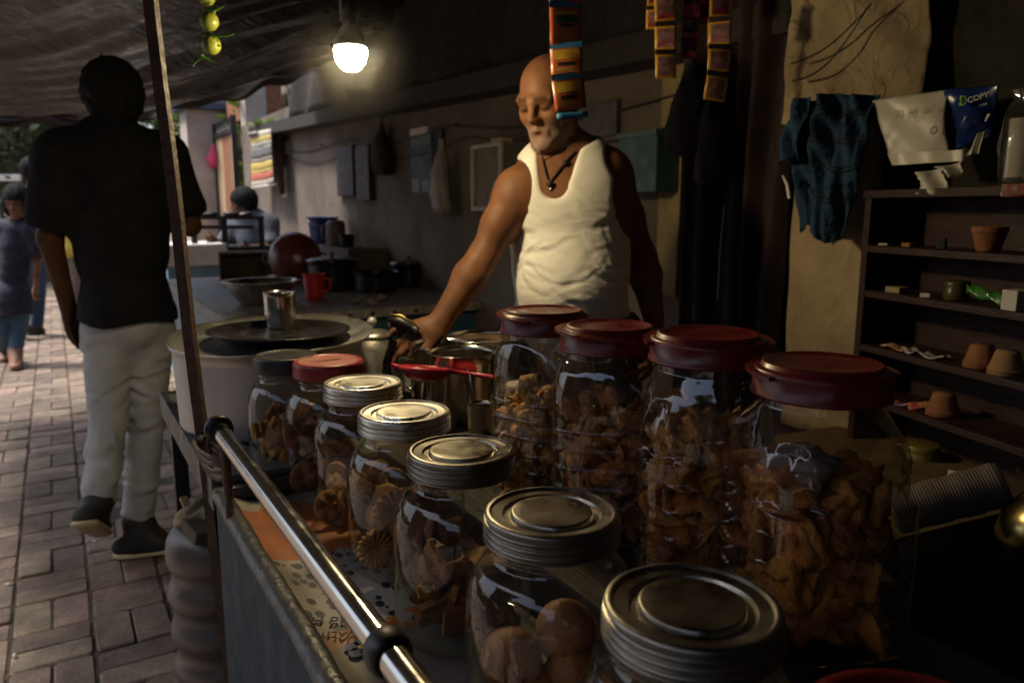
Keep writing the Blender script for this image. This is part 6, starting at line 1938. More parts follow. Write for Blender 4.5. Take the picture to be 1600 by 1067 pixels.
small_box(slot(1595, 2, .015), (.03, .03, .035), m_paper, "white_carton", "white carton at the photo's edge on the second shelf row", "carton")
# green glossy packet
gpk = MB(); s0 = slot(1515, 2, .02); s1 = slot(1595, 2, .02)
gpk.grid(20, 10, lambda u, v: s0.lerp(s1, u) + Vector((.012*v, .03*v*.2, .030 - .018*u + .010*math.sin(v*3.1) + .003*math.sin(u*15 + v*6) - .012*(1 - v))), thick=.002)
tag(gpk.build("green_packet", M("glossy green foil", (.05, .22, .03), .18, var=.4, scale=16, bump=.3, bscale=30)), "glossy green foil packet sloping on the second shelf row", "packet")
cols_ = [(.5, .35, .05), (.05, .10, .3), (.5, .06, .05), (.6, .55, .45)]
for k, (px, row, rz, lab) in enumerate(((1412, 3, .4, "crumpled orange wrapper at the left of the middle shelf row"), (1440, 3, -.3, "torn white wrapper on the middle shelf row"), (1476, 3, .2, "flat silvery packet on the middle shelf row"),
                                        (1437, 4, .5, "multicoloured sachet lying on the shelf above the mustard tin"), (1464, 4, .9, "yellow and red sachet standing on the shelf above the mustard tin"))):
    P_ = slot(px, row, .03); t = MB()
    w_ = .026
    t.grid(9, 7, lambda u, v: (w_*2*(u - .5), w_*1.1*(v - .5)*(1 if k != 4 else .15), .003 + .004*math.sin(u*6 + k) + (.012*v if k == 4 else .003*math.sin(v*7))), thick=.0012)
    c1 = [(.45, .14, .03), (.6, .55, .48), (.45, .43, .40), (.42, .10, .04), (.55, .38, .04)][k]; c2 = [(.5, .4, .3), (.4, .35, .3), (.3, .28, .26), (.05, .12, .3), (.5, .05, .04)][k]
    tag(t.build("sachet", M("sachet print %s" % "abcde"[k], c1, .3, col2=c2, scale=60, detail=1), None, P_, (0, 0, sang + rz)), lab, "sachet")
# ---- bench under the shelf, with cup stack and brass pot
bn = thing("low_bench", "dark blue bench with a worn wooden edge below the shelf", "bench", (1.2, .5, 0))
eA, eB = Wz(1398, 842, .735), Wz(1600, 792, .735)
ed = (eB - eA).normalized(); en = Vector((-ed.y, ed.x, 0)); 
if en.x < 0: en = -en
P1, P2 = eA - ed*.5, eB + ed*.5
def prism(mb, a, b, n_, depth, z0, z1):
    q_ = [a, b, b + n_*depth, a + n_*depth]
    vs_ = [Vector((p.x, p.y, z0)) for p in q_] + [Vector((p.x, p.y, z1)) for p in q_]
    mb.add(vs_, [(3, 2, 1, 0), (4, 5, 6, 7), (0, 1, 5, 4), (1, 2, 6, 5), (2, 3, 7, 6), (3, 0, 4, 7)])
b = MB(); prism(b, P1, P2, en, .5, .70, .735); wbuild(b, "seat_board", M("worn bench wood", (.16, .11, .05), .7, var=.5, scale=14, bump=.3), bn)
b = MB(); prism(b, P1 + en*.02, P2 + en*.02, en, .44, .0, .6995); wbuild(b, "front_panel", M("dark navy paint", (.012, .016, .024), .6), bn)
cA, cB = W(1398, 800, 1.06), W(1562, 757, 1.02)
ax = (cB - cA).normalized(); cl_ = (cB - cA).length
cs = thing("cup_stack", "long stack of nested paper cups lying on the bench", "cups", cA)
qm = ax.to_track_quat('Z', 'Y').to_matrix().to_4x4()
ncup = 34
for k in range(ncup):
    b = MB(); z = cl_*k/ncup; rr = .031 + .0008*math.sin(k*.6)
    b.lathe([(rr*.9, -.004), (rr, 0), (rr + .0012, .0012), (rr*.985, .0030), (rr*.96, .0048)], 30, qm @ Matrix.Translation((0, 0, z)))
    b.build("cup", M("grey paper cup", (.15, .115, .095), .8, var=.3, objrand=.12), cs)
b = MB(); b.lathe([(.031, 0), (.029, .006), (.0006, .007)], 30, qm @ Matrix.Translation((0, 0, cl_))); b.build("cup", MATS["grey paper cup"], cs)
m_brass = M("worn brass", (.48, .36, .15), .25, metal=1.0, var=.3, scale=12, rvar=.1)
bc = W(1655, 835, .96)
br = thing("brass_pot", "round brass water pot cut by the photo's edge", "pot", (bc.x, bc.y, bc.z - .075))
b = MB(); b.lathe([(.0006, 0), (.03, 0), (.05, .012), (.068, .04), (.073, .068), (.066, .098), (.048, .12), (.036, .128), (.036, .138), (.05, .15), (.056, .153), (.054, .156), (.034, .144), (.0006, .14)], 56); b.build("pot_wall", m_brass, br)
b = MB(); b.lathe([(.03, -.001), (.034, -.012), (.028, -.02), (.028, -(bc.z - .075) + .737), (.0006, -(bc.z - .075) + .737)], 32, cap0=False); b.build("foot_ring", m_brass, br)

# ================================================================== hanging sachet strips
def strip(px_pts, D, w_m, cellh, cols, label, start=0, twist=.15):
    """px_pts: (x, y) of the strip's centre line from top to bottom"""
    A0 = W(px_pts[0][0], px_pts[0][1], D)
    t = thing("sachet_strip", label, "sachets", A0, (0, 0, 0), "sachet strips hanging over the stall")
    n_ = len(px_pts) - 1
    for i in range(n_):
        a, b_ = W(*px_pts[i], D), W(*px_pts[i+1], D)
        dn = (b_ - a); ax_ = dn.normalized(); sd_ = (RT - ax_*RT.dot(ax_)).normalized(); nr = sd_.cross(ax_)
        tw_ = twist*math.sin(i*2.1 + start); sd_ = (sd_*math.cos(tw_) + nr*math.sin(tw_)); nr = sd_.cross(ax_)
        def fn(u, v, pad=0.0, lift=0.0):
            bul = .0035*math.sin(math.pi*min(1, max(0, u)))*math.sin(math.pi*min(1, max(0, v)))
            return a + dn*v + sd_*(u - .5)*w_m - FW*(bul + lift + .0015*math.sin(v*9 + i))
        m_ = MB(); m_.grid(9, 9, fn, thick=.0015)
        cell = wbuild(m_, "sachet", cols[0][i % len(cols[0])], t)
        for (u0, u1, v0, v1, mt) in cols[1](i):
            m_ = MB(); m_.grid(6, 6, lambda u, v: fn(u0 + (u1 - u0)*u, v0 + (v1 - v0)*v, 0, .0028)); wbuild(m_, "print", mt, cell)
    top_ = A0; zt_ = tarp_z(A0.x, A0.y)
    m_ = MB(); m_.tube([A0, Vector((A0.x, A0.y, zt_))], .0015, 6); wbuild(m_, "string", m_black, t)
    return t
m_s_red = M("red orange sachet foil", (.38, .05, .03), .35, col2=(.42, .15, .03), scale=16, detail=1)
m_s_blue = M("blue sachet band", (.03, .17, .38), .4, var=.2)
m_s_yel = M("yellow sachet print", (.50, .32, .04), .4, col2=(.4, .22, .03), scale=60)
m_s_grn = M("dark green print", (.02, .10, .05), .4)
m_s_pink = M("pink sachet foil", (.30, .03, .06), .35, var=.4, scale=40)
m_s_photo = M("dusky printed face", (.26, .15, .15), .35, col2=(.12, .05, .06), scale=70, detail=2)
m_s_edge = M("amber sachet border", (.55, .28, .02), .35, var=.25)
m_s_dark = M("black sachet print", (.02, .012, .012), .4)
def pa1(i):
    L_ = [(0.0, 1.0, -.06, .12, m_s_blue)]
    if i <= 1: L_ += [(.2, .9, .30, .48, m_s_grn), (.15, .85, .22, .28, m_s_yel), (.3, .75, .52, .58, m_s_dark)]
    else: L_ += [(.1, .92, .18, .48, m_s_yel), (.22, .75, .58, .70, m_s_dark), (.15, .7, .78, .83, m_s_yel)]
    return L_
s1_ = strip([(883, -55), (883, 5), (884, 70), (886, 118), (892, 172)], 1.585, .0625, .06, ([m_s_red], pa1), "strip of red and blue sachets hanging beside the vendor's head")
pe = W(894, 176, 1.585)
m_ = MB(); m_.grid(6, 3, lambda u, v: pe + RT*(.0625*(u - .5)) + Vector((0, 0, -.012*v + .004*(u - .5))) - FW*.004, thick=.001); wbuild(m_, "sachet_end", m_s_blue, s1_)
pb1 = lambda i: [(.12, .88, .26, .92, m_s_photo), (.12, .88, .74, .92, m_s_pink), (.0, 1.0, .0, .18, m_s_dark)]
strip([(1035, -70), (1038, -12), (1040, 34), (1040, 78), (1040, 123)], 1.84, .049, .05, ([m_s_edge], pb1), "amber edged sachet strip hanging clear of the others", 1)
strip([(1024, -40), (1024, 10), (1023, 46)], 1.88, .041, .05, ([m_s_edge], pb1), "short amber sachet strip half hidden behind a longer one", 2.2)
strip([(1128, -66), (1126, -20), (1125, 27), (1124, 70), (1122, 112), (1115, 158)], 1.82, .052, .05, ([m_s_edge], pb1), "longest amber edged sachet strip, beside the dark curtain", .4, .35)
strip([(1080, -40), (1080, 28), (1077, 62), (1077, 92)], 1.86, .041, .05, ([m_s_pink], lambda i: [(.1, .9, .1, .7, m_s_dark), (.15, .6, .15, .5, m_s_photo)]), "narrow pink sachet strip between the two amber ones", 3)
strip([(1100, -40), (1099, 10), (1099, 38)], 1.88, .057, .05, ([m_s_pink], lambda i: [(.1, .9, .1, .6, m_s_dark)]), "short wide pink sachet strip behind the narrow pink one", 4)
# ================================================================== limes and chillies on a thread
lp_ = W(327, 40, 1.58)
lm = thing("lime_string", "string of limes and green chillies hung from the tarpaulin", "charm", lp_)
m_lime = M("yellow green lime", (.24, .25, .03), .4, col2=(.12, .16, .02), scale=30, bump=.15, bscale=220)
m_chili = M("green chilli", (.05, .14, .02), .35, var=.4, scale=30)
for k, (px, py, rr) in enumerate(((323, -4, 12), (327, 34, 13.5), (330, 71, 14))):
    c_ = W(px, py, 1.58); r_ = rr*1.58/1200
    b = MB(); b.lathe([(.0006, -r_*1.12), (r_*.2, -r_*1.03)] + [(r_*math.cos(a), r_*math.sin(a)) for a in np.linspace(-1.3, 1.3, 16)] + [(r_*.2, r_*1.03), (.0006, r_*1.1)], 28, Matrix.Translation(c_) @ Euler((.4*k, .5, 0)).to_matrix().to_4x4())
    wbuild(b, "lime", m_lime, lm)
for k, (a_, b_) in enumerate((((318, 14), (352, 8)), ((333, 20), (345, 12)), ((312, 52), (372, 52)), ((322, 54), (342, 66)), ((316, 88), (346, 97)), ((308, 92), (302, 106)), ((332, 58), (346, 72)), ((325, 94), (305, 100)))):
    A_, B_ = W(*a_, 1.575), W(*b_, 1.57); n_ = 8
    b = MB(); b.tube([A_.lerp(B_, i/n_) + Vector((0, 0, (.006 if k % 2 else -.006)*math.sin(math.pi*i/n_))) for i in range(n_+1)], [.0035*(1 - .85*(i/n_)**1.6) for i in range(n_+1)], 7); wbuild(b, "chilli", m_chili, lm)
b = MB(); b.tube([W(326, 95, 1.58), W(327, 40, 1.58), Vector((lp_.x, lp_.y, tarp_z(lp_.x, lp_.y)))], .001, 5); wbuild(b, "thread", m_black, lm)

# ================================================================== wall hangings
wall_panel("tin_sheet", "tin", 524, 232, 552, 306, .03, M("dark purple tin", (.035, .025, .04), .6), "dark narrow tin panel, left one of the pair on the wall")
wall_panel("tin_sheet", "tin", 554, 230, 577, 313, .04, M("dark maroon tin", (.045, .022, .03), .6), "dark maroon panel hung right beside its twin on the wall")
hanging_bag(598, 195, 275, 1.70, .20, "wide black cloth bag hung on the plaster wall", m_bagdark, 4.0, .06)
hanging_bag(690, 218, 338, 1.68, .13, "limp pale plastic carrier bag hung on the wall", M("cloudy carrier bag", (.30, .26, .24), .5, var=.3, scale=14), 5.0, .05)
cal = thing("wall_calendar", "dusty blue wall calendar with a pale top strip", "calendar", Wx(658, 300, 1.74))
def cal_part(px0, py0, px1, py1, th, mat, nm):
    a, b_ = Wx(px0, py0, 1.74), Wx(px1, py1, 1.74)
    t = MB(); t.box((1.7485 - th, min(a.y, b_.y), min(a.z, b_.z)), (1.7488, max(a.y, b_.y), max(a.z, b_.z))); wbuild(t, nm, mat, cal)
cal_part(641, 206, 675, 300, .006, M("blue grey calendar print", (.035, .07, .11), .6, col2=(.02, .035, .06), scale=9), "page")
cal_part(641, 203, 668, 208, .012, m_paper, "top_strip")
cal_part(642, 210, 672, 226, .009, M("pale teal print", (.11, .18, .19), .6), "heading")
cal_part(644, 280, 656, 300, .009, M("pale blue print", (.16, .20, .22), .6), "lower_block")
cal_part(659, 282, 671, 300, .009, MATS["pale blue print"], "lower_block")
wall_panel("hanging_cloth", "cloth", 676, 200, 690, 290, .02, M("blue black cloth", (.03, .04, .06), .9), "narrow blue black cloth hanging next to the calendar")
# framed wall cabinet
a, b_ = Wx(735, 228, 1.62), Wx(782, 330, 1.62)
wc = thing("wall_cabinet", "small pale framed cabinet fixed on the wall behind the vendor's arm", "cabinet", Wx(760, 330, 1.7))
y0, y1, z0, z1 = min(a.y, b_.y), max(a.y, b_.y), min(a.z, b_.z), max(a.z, b_.z)
m_cab = M("chipped white paint", (.46, .42, .36), .6, var=.35, scale=14)
for lo, hi in (((1.62, y0, z0), (1.635, y0 + .018, z1)), ((1.62, y1 - .018, z0), (1.635, y1, z1)), ((1.62, y0 + .0185, z1 - .018), (1.635, y1 - .0185, z1)), ((1.62, y0 + .0185, z0), (1.635, y1 - .0185, z0 + .018))):
    t = MB(); t.box(lo, hi, .002); wbuild(t, "frame", m_cab, wc)
t = MB(); t.box((1.641, y0, z0), (1.7485, y1, z1)); wbuild(t, "case", M("grey cabinet paint", (.16, .14, .125), .7, var=.3), wc)
t = MB(); t.box((1.634, y0 + .0186, z0 + .0186), (1.6405, y1 - .0186, z1 - .0186)); wbuild(t, "door_panel", M("brown door board", (.15, .11, .07), .6, var=.3), wc)
t = MB(); t.box((1.64, y0 + .03, z1 + .001), (1.70, y0 + .12, z1 + .02), .004); tag(t.build("soap_box", M("cream soap carton", (.45, .36, .26), .7)), "small cream carton lying on top of the wall cabinet", "carton")
# papers and poster on the far wall
wall_panel("paper_notice", "notice", 439, 262, 448, 308, .004, m_paper, "white paper notice pasted on the far plaster wall")
wall_panel("paper_notice", "notice", 444, 222, 452, 240, .004, M("torn paper", (.5, .45, .4), .8, var=.4, scale=30), "torn paper remnant above the white notice")
po = thing("wall_poster", "faded poster with yellow and red bands hanging by the wall's end", "poster", Wx(410, 290, 1.62))
pq = [Wx(389, 210, 1.60), Wx(424, 204, 1.60), Wx(431, 286, 1.60), Wx(393, 292, 1.60)]
bands = [(0, .10, (.45, .40, .32)), (.10, .24, (.50, .12, .08)), (.24, .30, (.5, .38, .1)), (.30, .44, (.55, .42, .10)), (.44, .52, (.25, .2, .16)), (.52, .74, (.16, .15, .15)), (.74, .82, (.4, .36, .3)), (.82, .92, (.56, .42, .12)), (.92, 1.0, (.5, .44, .36))]
for k, (v0, v1, c_) in enumerate(bands):
    t = MB(); t.grid(8, 4, lambda u, v: pq[3].lerp(pq[2], u).lerp(pq[0].lerp(pq[1], u), v0 + (v1 - v0)*v) + Vector((.02*math.sin(u*5 + v0), 0, 0)), thick=.003)
    wbuild(t, "band", M("poster band %s" % "abcdefghi"[k], c_, .6, var=.35, scale=30), po)
t = MB(); t.tube([pq[3] + Vector((0, 0, -.01)), pq[2] + Vector((0, 0, -.01))], .008, 8); wbuild(t, "bottom_rod", m_paper, po)
t = MB(); t.tube([pq[0] + Vector((0, 0, .005)), pq[1] + Vector((0, 0, .005))], .008, 8); wbuild(t, "top_rod", m_paper, po)
t = MB(); t.tube([pq[0].lerp(pq[1], .5), Vector((1.76, pq[1].y - .1, pq[0].z + .06))], .004, 6); wbuild(t, "string", m_black, po)
wall_panel("long_plank", "plank", 428, 212, 437, 304, .05, M("brown plank", (.24, .13, .08), .7, var=.4), "narrow brown plank leaning beside the poster")
# glimpse of a pink cloth on the gate
c_ = W(333, 247, 9.2); t = MB(); t.blob((0, 0, 0), (.06, .05, .13), 2, .3, 9, 3); tag(t.build("pink_cloth", M("hot pink cloth", (.65, .08, .16), .8), None, c_), "scrap of hot pink cloth tied to the gate frame", "cloth")
# cloth flap and pipe above ledge, left part
t = MB()
fa, fb = Wx(446, 120, 1.78), Wx(500, 120, 1.78)
t.grid(20, 12, lambda u, v: (1.74 + .03*math.sin(u*12), fa.y + (fb.y - fa.y)*u, 2.152 + .45*v + .03*math.sin(u*9)*(1 - v)*0), thick=.003)
tag(t.build("cloth_flap", M("faded brown flap", (.20, .155, .125), .9, var=.4, scale=6)), "faded brown cloth flap hanging above the ledge's far end", "cloth")

# ================================================================== furniture by the seated man
sm_ = L(404, 425, 6.4); sP_ = RT*sm_.x + FW*(sm_.y + .06)
chr_ = thing("wooden_chair", "dark wooden chair under the seated man", "chair", (sP_.x, sP_.y, 0), (0, 0, -YAW + R(20)))
zc = max(.3, L(404, 425, 6.4).z - .11)
b = MB(); b.box((-.21, -.2, zc - .03), (.21, .2, zc), .006); b.build("seat", m_darkwood, chr_)
for (x, y) in ((-.19, -.18), (.19, -.18), (-.19, .18), (.19, .18)):
    b = MB(); b.box((x - .018, y - .018, 0), (x + .018, y + .018, zc - .031)); b.build("leg", m_darkwood, chr_)
tbP = W(352, 398, 5.9)
tb_ = thing("black_table", "black slatted table frame between the counter and the seated man", "table", (tbP.x, tbP.y, 0), (0, 0, -YAW + R(12)))
zt1, zt2 = W(350, 337, 5.9).z, W(350, 352, 5.9).z
for (x0, x1, z, th) in ((-.24, .30, zt1, .03), (-.26, .22, zt2, .03), (-.24, .30, zt2 - .22, .035)):
    b = MB(); b.box((x0, -.02, z - th), (x1, .02, z), .004); b.build("rail", m_black, tb_)
for x in (-.22, .0, .27):
    b = MB(); b.box((x - .02, .021, 0), (x + .02, .06, zt1 - .001)); b.build("post", m_black, tb_)
b = MB(); b.box((-.2, .061, zt2 - .55), (.36, .45, zt2 - .16), .01); b.build("body", m_black, tb_)
for k, (x, w_) in enumerate(((-.10, .09), (.06, .07), (.17, .06))):
    b = MB(); b.blob((x, .0, zt1 + .012), (w_, .03, .018), 2, .3, 70 + k, 3); tag(b.build("table_clutter", m_soot, None, tb_.location + Matrix.Rotation(-YAW + R(12), 4, 'Z') @ Vector((0, .0, 0)), (0, 0, -YAW + R(12))), ["leftmost dark bundle on the black table's top rail", "middle dark bundle on the black table's top rail", "rightmost dark bundle on the black table's top rail"][k], "bundle", "dark bundles on the black table")
# pale blue plinth past the counter
bp2 = W(298, 405, 6.0)
pb_ = thing("painted_block", "pale blue painted block with a white top beyond the counter", "block", (bp2.x, bp2.y, 0), (0, 0, 0))
zz = W(298, 392, 6.0).z
b = MB(); b.box((-.2, -.25, 0), (.22, .35, zz - .101)); b.build("base", M("sky blue paint", (.16, .30, .40), .7, var=.35, scale=5), pb_)
b = MB(); b.box((-.21, -.26, zz - .10), (.23, .36, zz + .06), .01); b.build("top", M("whitewash", (.62, .60, .56), .8, var=.2), pb_)

# ================================================================== water jug and scraps at the foot of the pole
jc = W(336, 900, 1.62)
jy = Vector((.30, 1.52, 0))
jp = W(343, 845, 1.56)
jg2 = thing("water_jug", "dusty ridged plastic water jug standing by the cart's end", "jug", (jp.x, jp.y, 0))
jt = jp.z
r0 = .108
m_jug = M("grubby grey plastic", (.11, .09, .08), .36, col2=(.055, .045, .04), scale=7, rvar=.12, detail=10)
pr = [(.0006, 0), (r0*.9, 0), (r0*.97, .008), (r0, .02)]
z = .02
while z < jt - .07:
    for f, k in ((0, 1.0), (.1, .97), (.2, .93), (.35, .915), (.5, .93), (.6, .97), (.7, 1.0), (.85, 1.012)):
        pr.append((r0*k, z + f*.085))
    z += .085
pr += [(r0*1.0, z), (r0*.97, z + .02), (r0*.86, z + .04), (r0*.6, z + .055), (r0*.3, z + .06), (.0006, z + .06)]
JT = z + .06
b = MB(); b.lathe(pr, 56); b.build("jug_body", m_jug, jg2)
b = MB(); b.lathe([(.03, JT - .004), (.03, JT + .008), (.0006, JT + .009)], 24); b.build("cap", m_rubber, jg2)
m_stick = M("split bamboo", (.42, .28, .12), .8, var=.4, scale=20)
def stick(a_, b_, D0, D1, w_, lab):
    A_, B_ = W(*a_, D0), W(*b_, D1)
    t = MB(); d_ = (B_ - A_); q_ = d_.to_track_quat('X', 'Z').to_matrix().to_4x4(); t.box((0, -w_, -.004), (d_.length, w_, .004), .002, Matrix.Translation(A_) @ q_)
    return tag(t.build("wood_strip", m_stick), lab, "wood", "wood scraps on the water jug")
stick((302, 884), (352, 866), 1.50, 1.47, .009, "lowest pale wood strip laid across the water jug")
stick((286, 776), (330, 876), 1.55, 1.47, .008, "slanting wood strip leaning on the water jug")
stick((296, 862), (346, 852), 1.52, 1.47, .012, "dark topped wood strip behind the lowest one on the jug")
t = MB(); c_ = W(320, 806, 1.55)
def _rag(u, v):
    a = u*6.28; r_ = .045*math.sin(math.pi*min(1, v*.62 + .05))
    return (r_*math.cos(a)*(1.15 + .25*math.sin(a*3 + v*6)), r_*math.sin(a)*(1 + .25*math.sin(a*4)), .036*math.cos(math.pi*(v*.62 + .02)) + .007*math.sin(a*5 + v*9))
t.grid(40, 16, _rag)
tag(t.build("cotton_rag", M("cream cotton rag", (.48, .40, .24), .9, col2=(.28, .22, .12), scale=20, bump=.4), None, (c_.x, c_.y, c_.z)), "crumpled cream rag heaped on the water jug", "rag")
t = MB(); c_ = W(330, 848, 1.50); t.box((-.035, -.02, -.012), (.035, .02, .012), .003, Euler((.4, -.3, .5)).to_matrix().to_4x4())
tag(t.build("pink_carton", M("faded pink carton", (.36, .16, .13), .8, var=.3), None, c_), "faded pink carton wedged under the rag on the water jug", "carton")
t = MB(); c_ = W(338, 820, 1.52); t.box((-.06, -.05, -.02), (.05, .05, .006), .004, Euler((.1, .15, .2)).to_matrix().to_4x4())
tag(t.build("scrap_board", M("rotten board", (.12, .09, .06), .9, var=.5), None, (c_.x, c_.y, JT + .0)), "rotten board lying on the water jug under the rag", "board")

# ================================================================== trees and far street
def tree(name, label, P, h, cr, nleaf, leafmat, seed, lean=(0, 0), crown_h=.55, low=.35, leaf=.10):
    r = np.random.default_rng(seed)
    t = thing(name, label, "tree", P, (0, 0, 0), "trees along the street")
    b = MB(); tops = []
    tr_ = [Vector((lean[0]*f + .12*math.sin(f*5 + seed), lean[1]*f + .1*math.cos(f*4 + seed), h*.62*f)) for f in np.linspace(0, 1, 9)]
    b.tube(tr_, [.16*(1 - .62*f)*h/6 for f in np.linspace(0, 1, 9)], 9)
    for k in range(11):
        a = r.uniform(0, 6.28); s_ = tr_[int(r.integers(3, 9))]; e_ = s_ + Vector((math.cos(a)*cr*r.uniform(.5, .95), math.sin(a)*cr*r.uniform(.5, .95), h*r.uniform(-.02, .32)))
        m_ = s_.lerp(e_, .5) + Vector((0, 0, .1*h*r.uniform(.0, .6)))
        b.tube([s_, m_, e_], [.05*h/6, .03*h/6, .012*h/6], 6); tops += [m_.lerp(e_, .5), e_, m_]
    b.build("trunk", M("tree bark", (.10, .07, .05), .95, var=.5, scale=14, bump=.5), t)
    n_ = nleaf
    cl = [np.array(q_) for q_ in tops] + [np.array((r.normal(0, cr*.45), r.normal(0, cr*.45), h*(low + (1 - low)*r.uniform(0, 1)))) for _ in range(34)]
    cl = np.array(cl)
    ci = r.integers(0, len(cl), n_)
    pos = cl[ci] + r.normal(0, 1, (n_, 3))*np.array((cr*.16, cr*.16, cr*.13))
    # each leaf: a bent pair of triangles
    ax1 = r.normal(size=(n_, 3)); ax1 /= np.linalg.norm(ax1, axis=1)[:, None]
    ax2 = np.cross(ax1, r.normal(size=(n_, 3))); ax2 /= np.linalg.norm(ax2, axis=1)[:, None]
    s_ = leaf*r.uniform(.6, 1.25, n_)[:, None]
    v0 = pos - ax1*s_; v1 = pos + ax2*s_*.42 + np.array((0, 0, -.12))*s_; v2 = pos + ax1*s_; v3 = pos - ax2*s_*.42 + np.array((0, 0, -.12))*s_
    V_ = np.stack([v0, v1, v2, v3], 1).reshape(-1, 3)
    F_ = np.arange(n_*4).reshape(-1, 4)
    b = MB(); b.v = V_.tolist(); b.f = [tuple(q_) for q_ in F_.tolist()]; b.sm = [False]*n_
    b.build("crown", leafmat, t)
    return t
def leaf_mat(name, c1, c2):
    m = M(name, c1, .55, col2=c2, scale=1.4, objrand=.35)
    n, l = m.node_tree.nodes, m.node_tree.links
    b_ = n["Principled BSDF"]; out = [x for x in n if x.type == 'OUTPUT_MATERIAL'][0]
    tl = n.new("ShaderNodeBsdfTranslucent"); mx = n.new("ShaderNodeMixShader"); mx.inputs[0].default_value = .35
    src = b_.inputs["Base Color"].links[0].from_socket
    l.new(src, tl.inputs[0]); l.new(b_.outputs[0], mx.inputs[1]); l.new(tl.outputs[0], mx.inputs[2]); l.new(mx.outputs[0], out.inputs[0])
    return m
lm1 = leaf_mat("leaves dark", (.060, .085, .025), (.022, .035, .010))
lm2 = leaf_mat("leaves bright", (.13, .20, .035), (.06, .10, .02))
def at(px, D): 
    p = W(px, 420, D); return (p.x, p.y, 0)
tree("street_tree", "dark street tree nearest behind the walkers at the photo's edge", at(60, 13), 5.2, 2.0, 7000, lm1, 1, low=.18, leaf=.09)
tree("street_tree", "street tree filling the gap under the tarpaulin further off", at(10, 18), 6.5, 2.6, 7000, lm1, 2, low=.15, leaf=.11)
tree("street_tree", "leafy tree rising behind the boundary wall", (3.0, 14.5, 0), 4.2, 1.5, 5000, lm2, 3, low=.3, leaf=.09)
tree("street_tree", "bright green tree showing above the gate", (3.2, 10.5, 0), 4.2, 1.4, 5000, lm2, 4, low=.35, leaf=.09)
tree("street_tree", "tree closing the far end of the street", at(100, 24), 7, 3.0, 6000, lm1, 5, low=.1, leaf=.14)
tree("street_tree", "kerb tree far down the other side of the street", at(-60, 20), 6.5, 2.6, 6000, lm1, 6, low=.15, leaf=.12)
# small plant tufts growing on the ledge and coping
def tuft(P, n_, s_, lab, seed):
    r = np.random.default_rng(seed); t = thing("wall_weed", lab, "plant", P)
    for k in range(n_):
        a = r.uniform(0, 6.28); d_ = Vector((math.cos(a)*.8, math.sin(a)*.8, r.uniform(.1, .9))).normalized(); sd_ = d_.cross(Vector((0, 0, 1))).normalized()
        l_ = s_*r.uniform(.6, 1.1); o_ = Vector((r.normal(0, s_*.25), r.normal(0, s_*.5), 0))
        b = MB(); b.add([o_, o_ + d_*l_*.5 + sd_*l_*.22, o_ + d_*l_ - Vector((0, 0, l_*.2)), o_ + d_*l_*.5 - sd_*l_*.22], [(0, 1, 2, 3)]); b.build("leaf", lm2, t)
    return t
q_ = Wx(415, 192, 1.66); tuft((q_.x, q_.y, q_.z - .03), 22, .16, "bright green weed growing at the end of the ledge", 3)
q_ = W(378, 152, 8.6); tuft((q_.x, q_.y, q_.z - .1), 26, .24, "leafy sprig above the brick pier", 4)
q_ = W(265, 178, 11); tuft((q_.x, q_.y, 1.99), 20, .2, "weeds growing on the blue coping", 5)
# white rail and post down the street, with a lit lamp
rp2 = thing("white_railing", "white painted railing and post far down the street", "railing", at(2, 12))
P0 = Vector(at(2, 12))
zz1 = W(20, 278, 12).z
b = MB(); b.tube([(0, 0, 0), (0, 0, W(2, 190, 12).z)], .06, 10); b.build("post", m_paper, rp2)
e_ = Vector(at(48, 12)) - P0
b = MB(); b.box((-.05, -.03, zz1 - .05), (e_.length, .03, zz1 + .05), .01, Matrix.Rotation(math.atan2(e_.y, e_.x), 4, 'Z')); b.build("top_bar", m_paper, rp2)
for k, (px, py, w_, h_, lab) in enumerate(((107, 207, .10, .035, "glowing street lamp right under the tarpaulin's hem"),)):
    P_ = W(px, py, 11.5); t = thing("street_lamp", lab, "lamp", (P_.x, P_.y, 0))
    b = MB(); b.tube([(.3, 0, 0), (.3, 0, P_.z - .1), (.2, 0, P_.z + .08), (0, 0, P_.z + .05)], .03, 8); b.build("post", m_black, t)
    b = MB(); b.blob((0, 0, P_.z), (.085, .085, .05), 2, .02, 3); b.build("lamp_glass", emis("lamp glow", (.9, .95, 1.0), 14.0), t)
# far wall and house closing the street
hs_ = thing("far_house", "pale far house closing the end of the street", "house", (-6, 34, 0))
b = MB(); b.box((-14, 34, 0), (3, 40, 6.5)); wbuild(b, "wall", M("pale house plaster", (.5, .46, .40), .9, var=.25, scale=1), hs_)
for k in range(6):
    b = MB(); x = -12 + k*2.4; b.box((x, 33.94, 1.2), (x + 1.0, 33.995, 2.6)); wbuild(b, "window", m_soot, hs_)
b = MB(); b.box((-14.3, 33.6, 6.501), (3.3, 40.3, 6.7)); wbuild(b, "roof", m_conc, hs_)

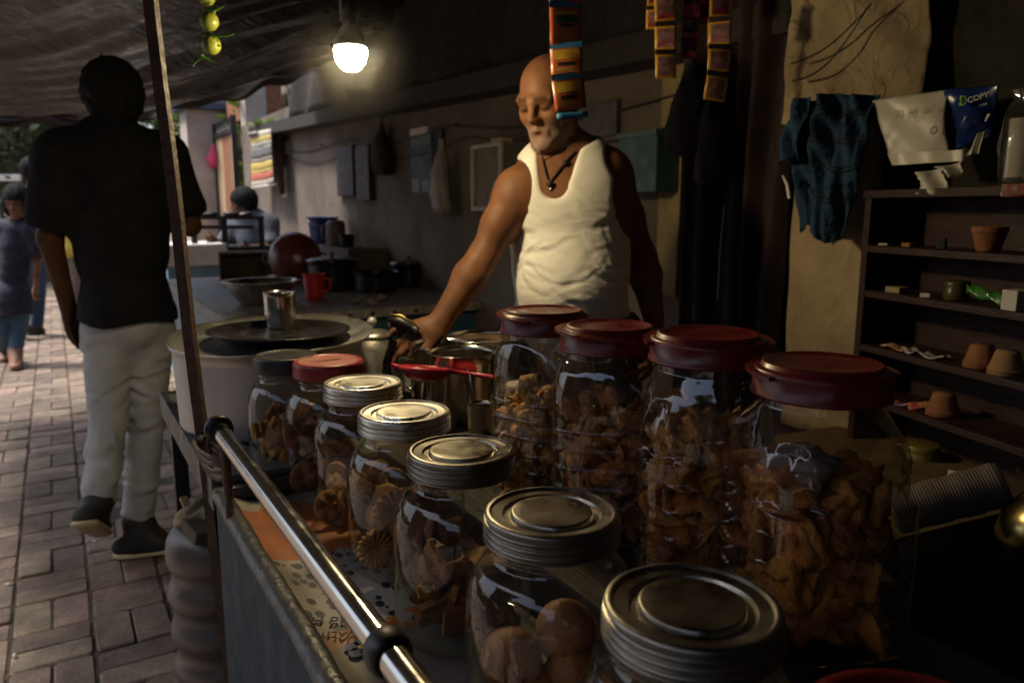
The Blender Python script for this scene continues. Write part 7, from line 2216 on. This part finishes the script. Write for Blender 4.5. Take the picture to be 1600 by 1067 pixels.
# ================================================================== added out of view to block daylight: house opposite, sheet behind the camera
oh = thing("light_block_house", "plain brown house added across the street to block daylight", "house", (-7, -2, 0))
m_oh = M("brown street plaster", (.10, .072, .05), .9, var=.3, scale=1.2)  # house tone kept dark to weaken its reflection in the jars
b = MB(); b.box((-10, -12, 0), (-5.2, 4.5, 3.6)); wbuild(b, "wall", m_oh, oh)
for k in range(5):
    for z in (1.0,):
        b = MB(); y = -10.5 + k*3.0; b.box((-5.24, y, z), (-5.195, y + 1.2, z + 1.4)); w_ = wbuild(b, "window", m_soot, oh)
        b = MB(); b.box((-5.30, y - .08, z - .1), (-5.18, y + 1.28, z - .005)); wbuild(b, "sill", m_conc, w_)
b = MB(); b.box((-10.3, -12.3, 3.601), (-4.9, 4.8, 3.75)); wbuild(b, "roof", m_conc, oh)
ns = MB()  # unseen sheet added to darken the near end
ns.grid(50, 30, lambda u, v: (-.9 + 2.9*u, -1.7 + .04*math.sin(u*24) + .03*math.sin(u*9 + v*4), .2 + 2.0*v), thick=.003)
tag(ns.build("light_block_sheet", m_darkcloth), "dark sheet added behind the camera to keep daylight out", "sheet")

# cables clipped loosely along the wall
for k, (z0, sag, lab) in enumerate(((1.62, .05, "black cable sagging along the plaster wall under the ledge"), (1.56, .08, "second thin cable sagging just beneath the first"))):
    t = MB(); pts = []
    for i in range(60):
        y = 1.9 + 4.6*i/59; pts.append((1.735, y, z0 + .03*(y - 2.8) - sag*abs(math.sin((y - 1.9)*1.9 + k*.4))))
    t.tube(pts, .004 - .001*k, 6); tag(t.build("wall_cable", m_black), lab, "cable")
for k, (px, py) in enumerate(((616, 205), (507, 228), (720, 196), (585, 320))):
    q_ = Wx(px, py, 1.749); t = MB(); t.tube([(1.749, q_.y, q_.z), (1.715, q_.y, q_.z + .006)], .0035, 6)
    tag(t.build("nail", m_pole), ["rusty nail left of the pale carrier bag on the wall", "rusty nail left of the paired tin sheets", "rusty nail just left of the wall cabinet", "lone low nail in the wall under the tin sheets"][k], "nail", "nails in the plaster wall")
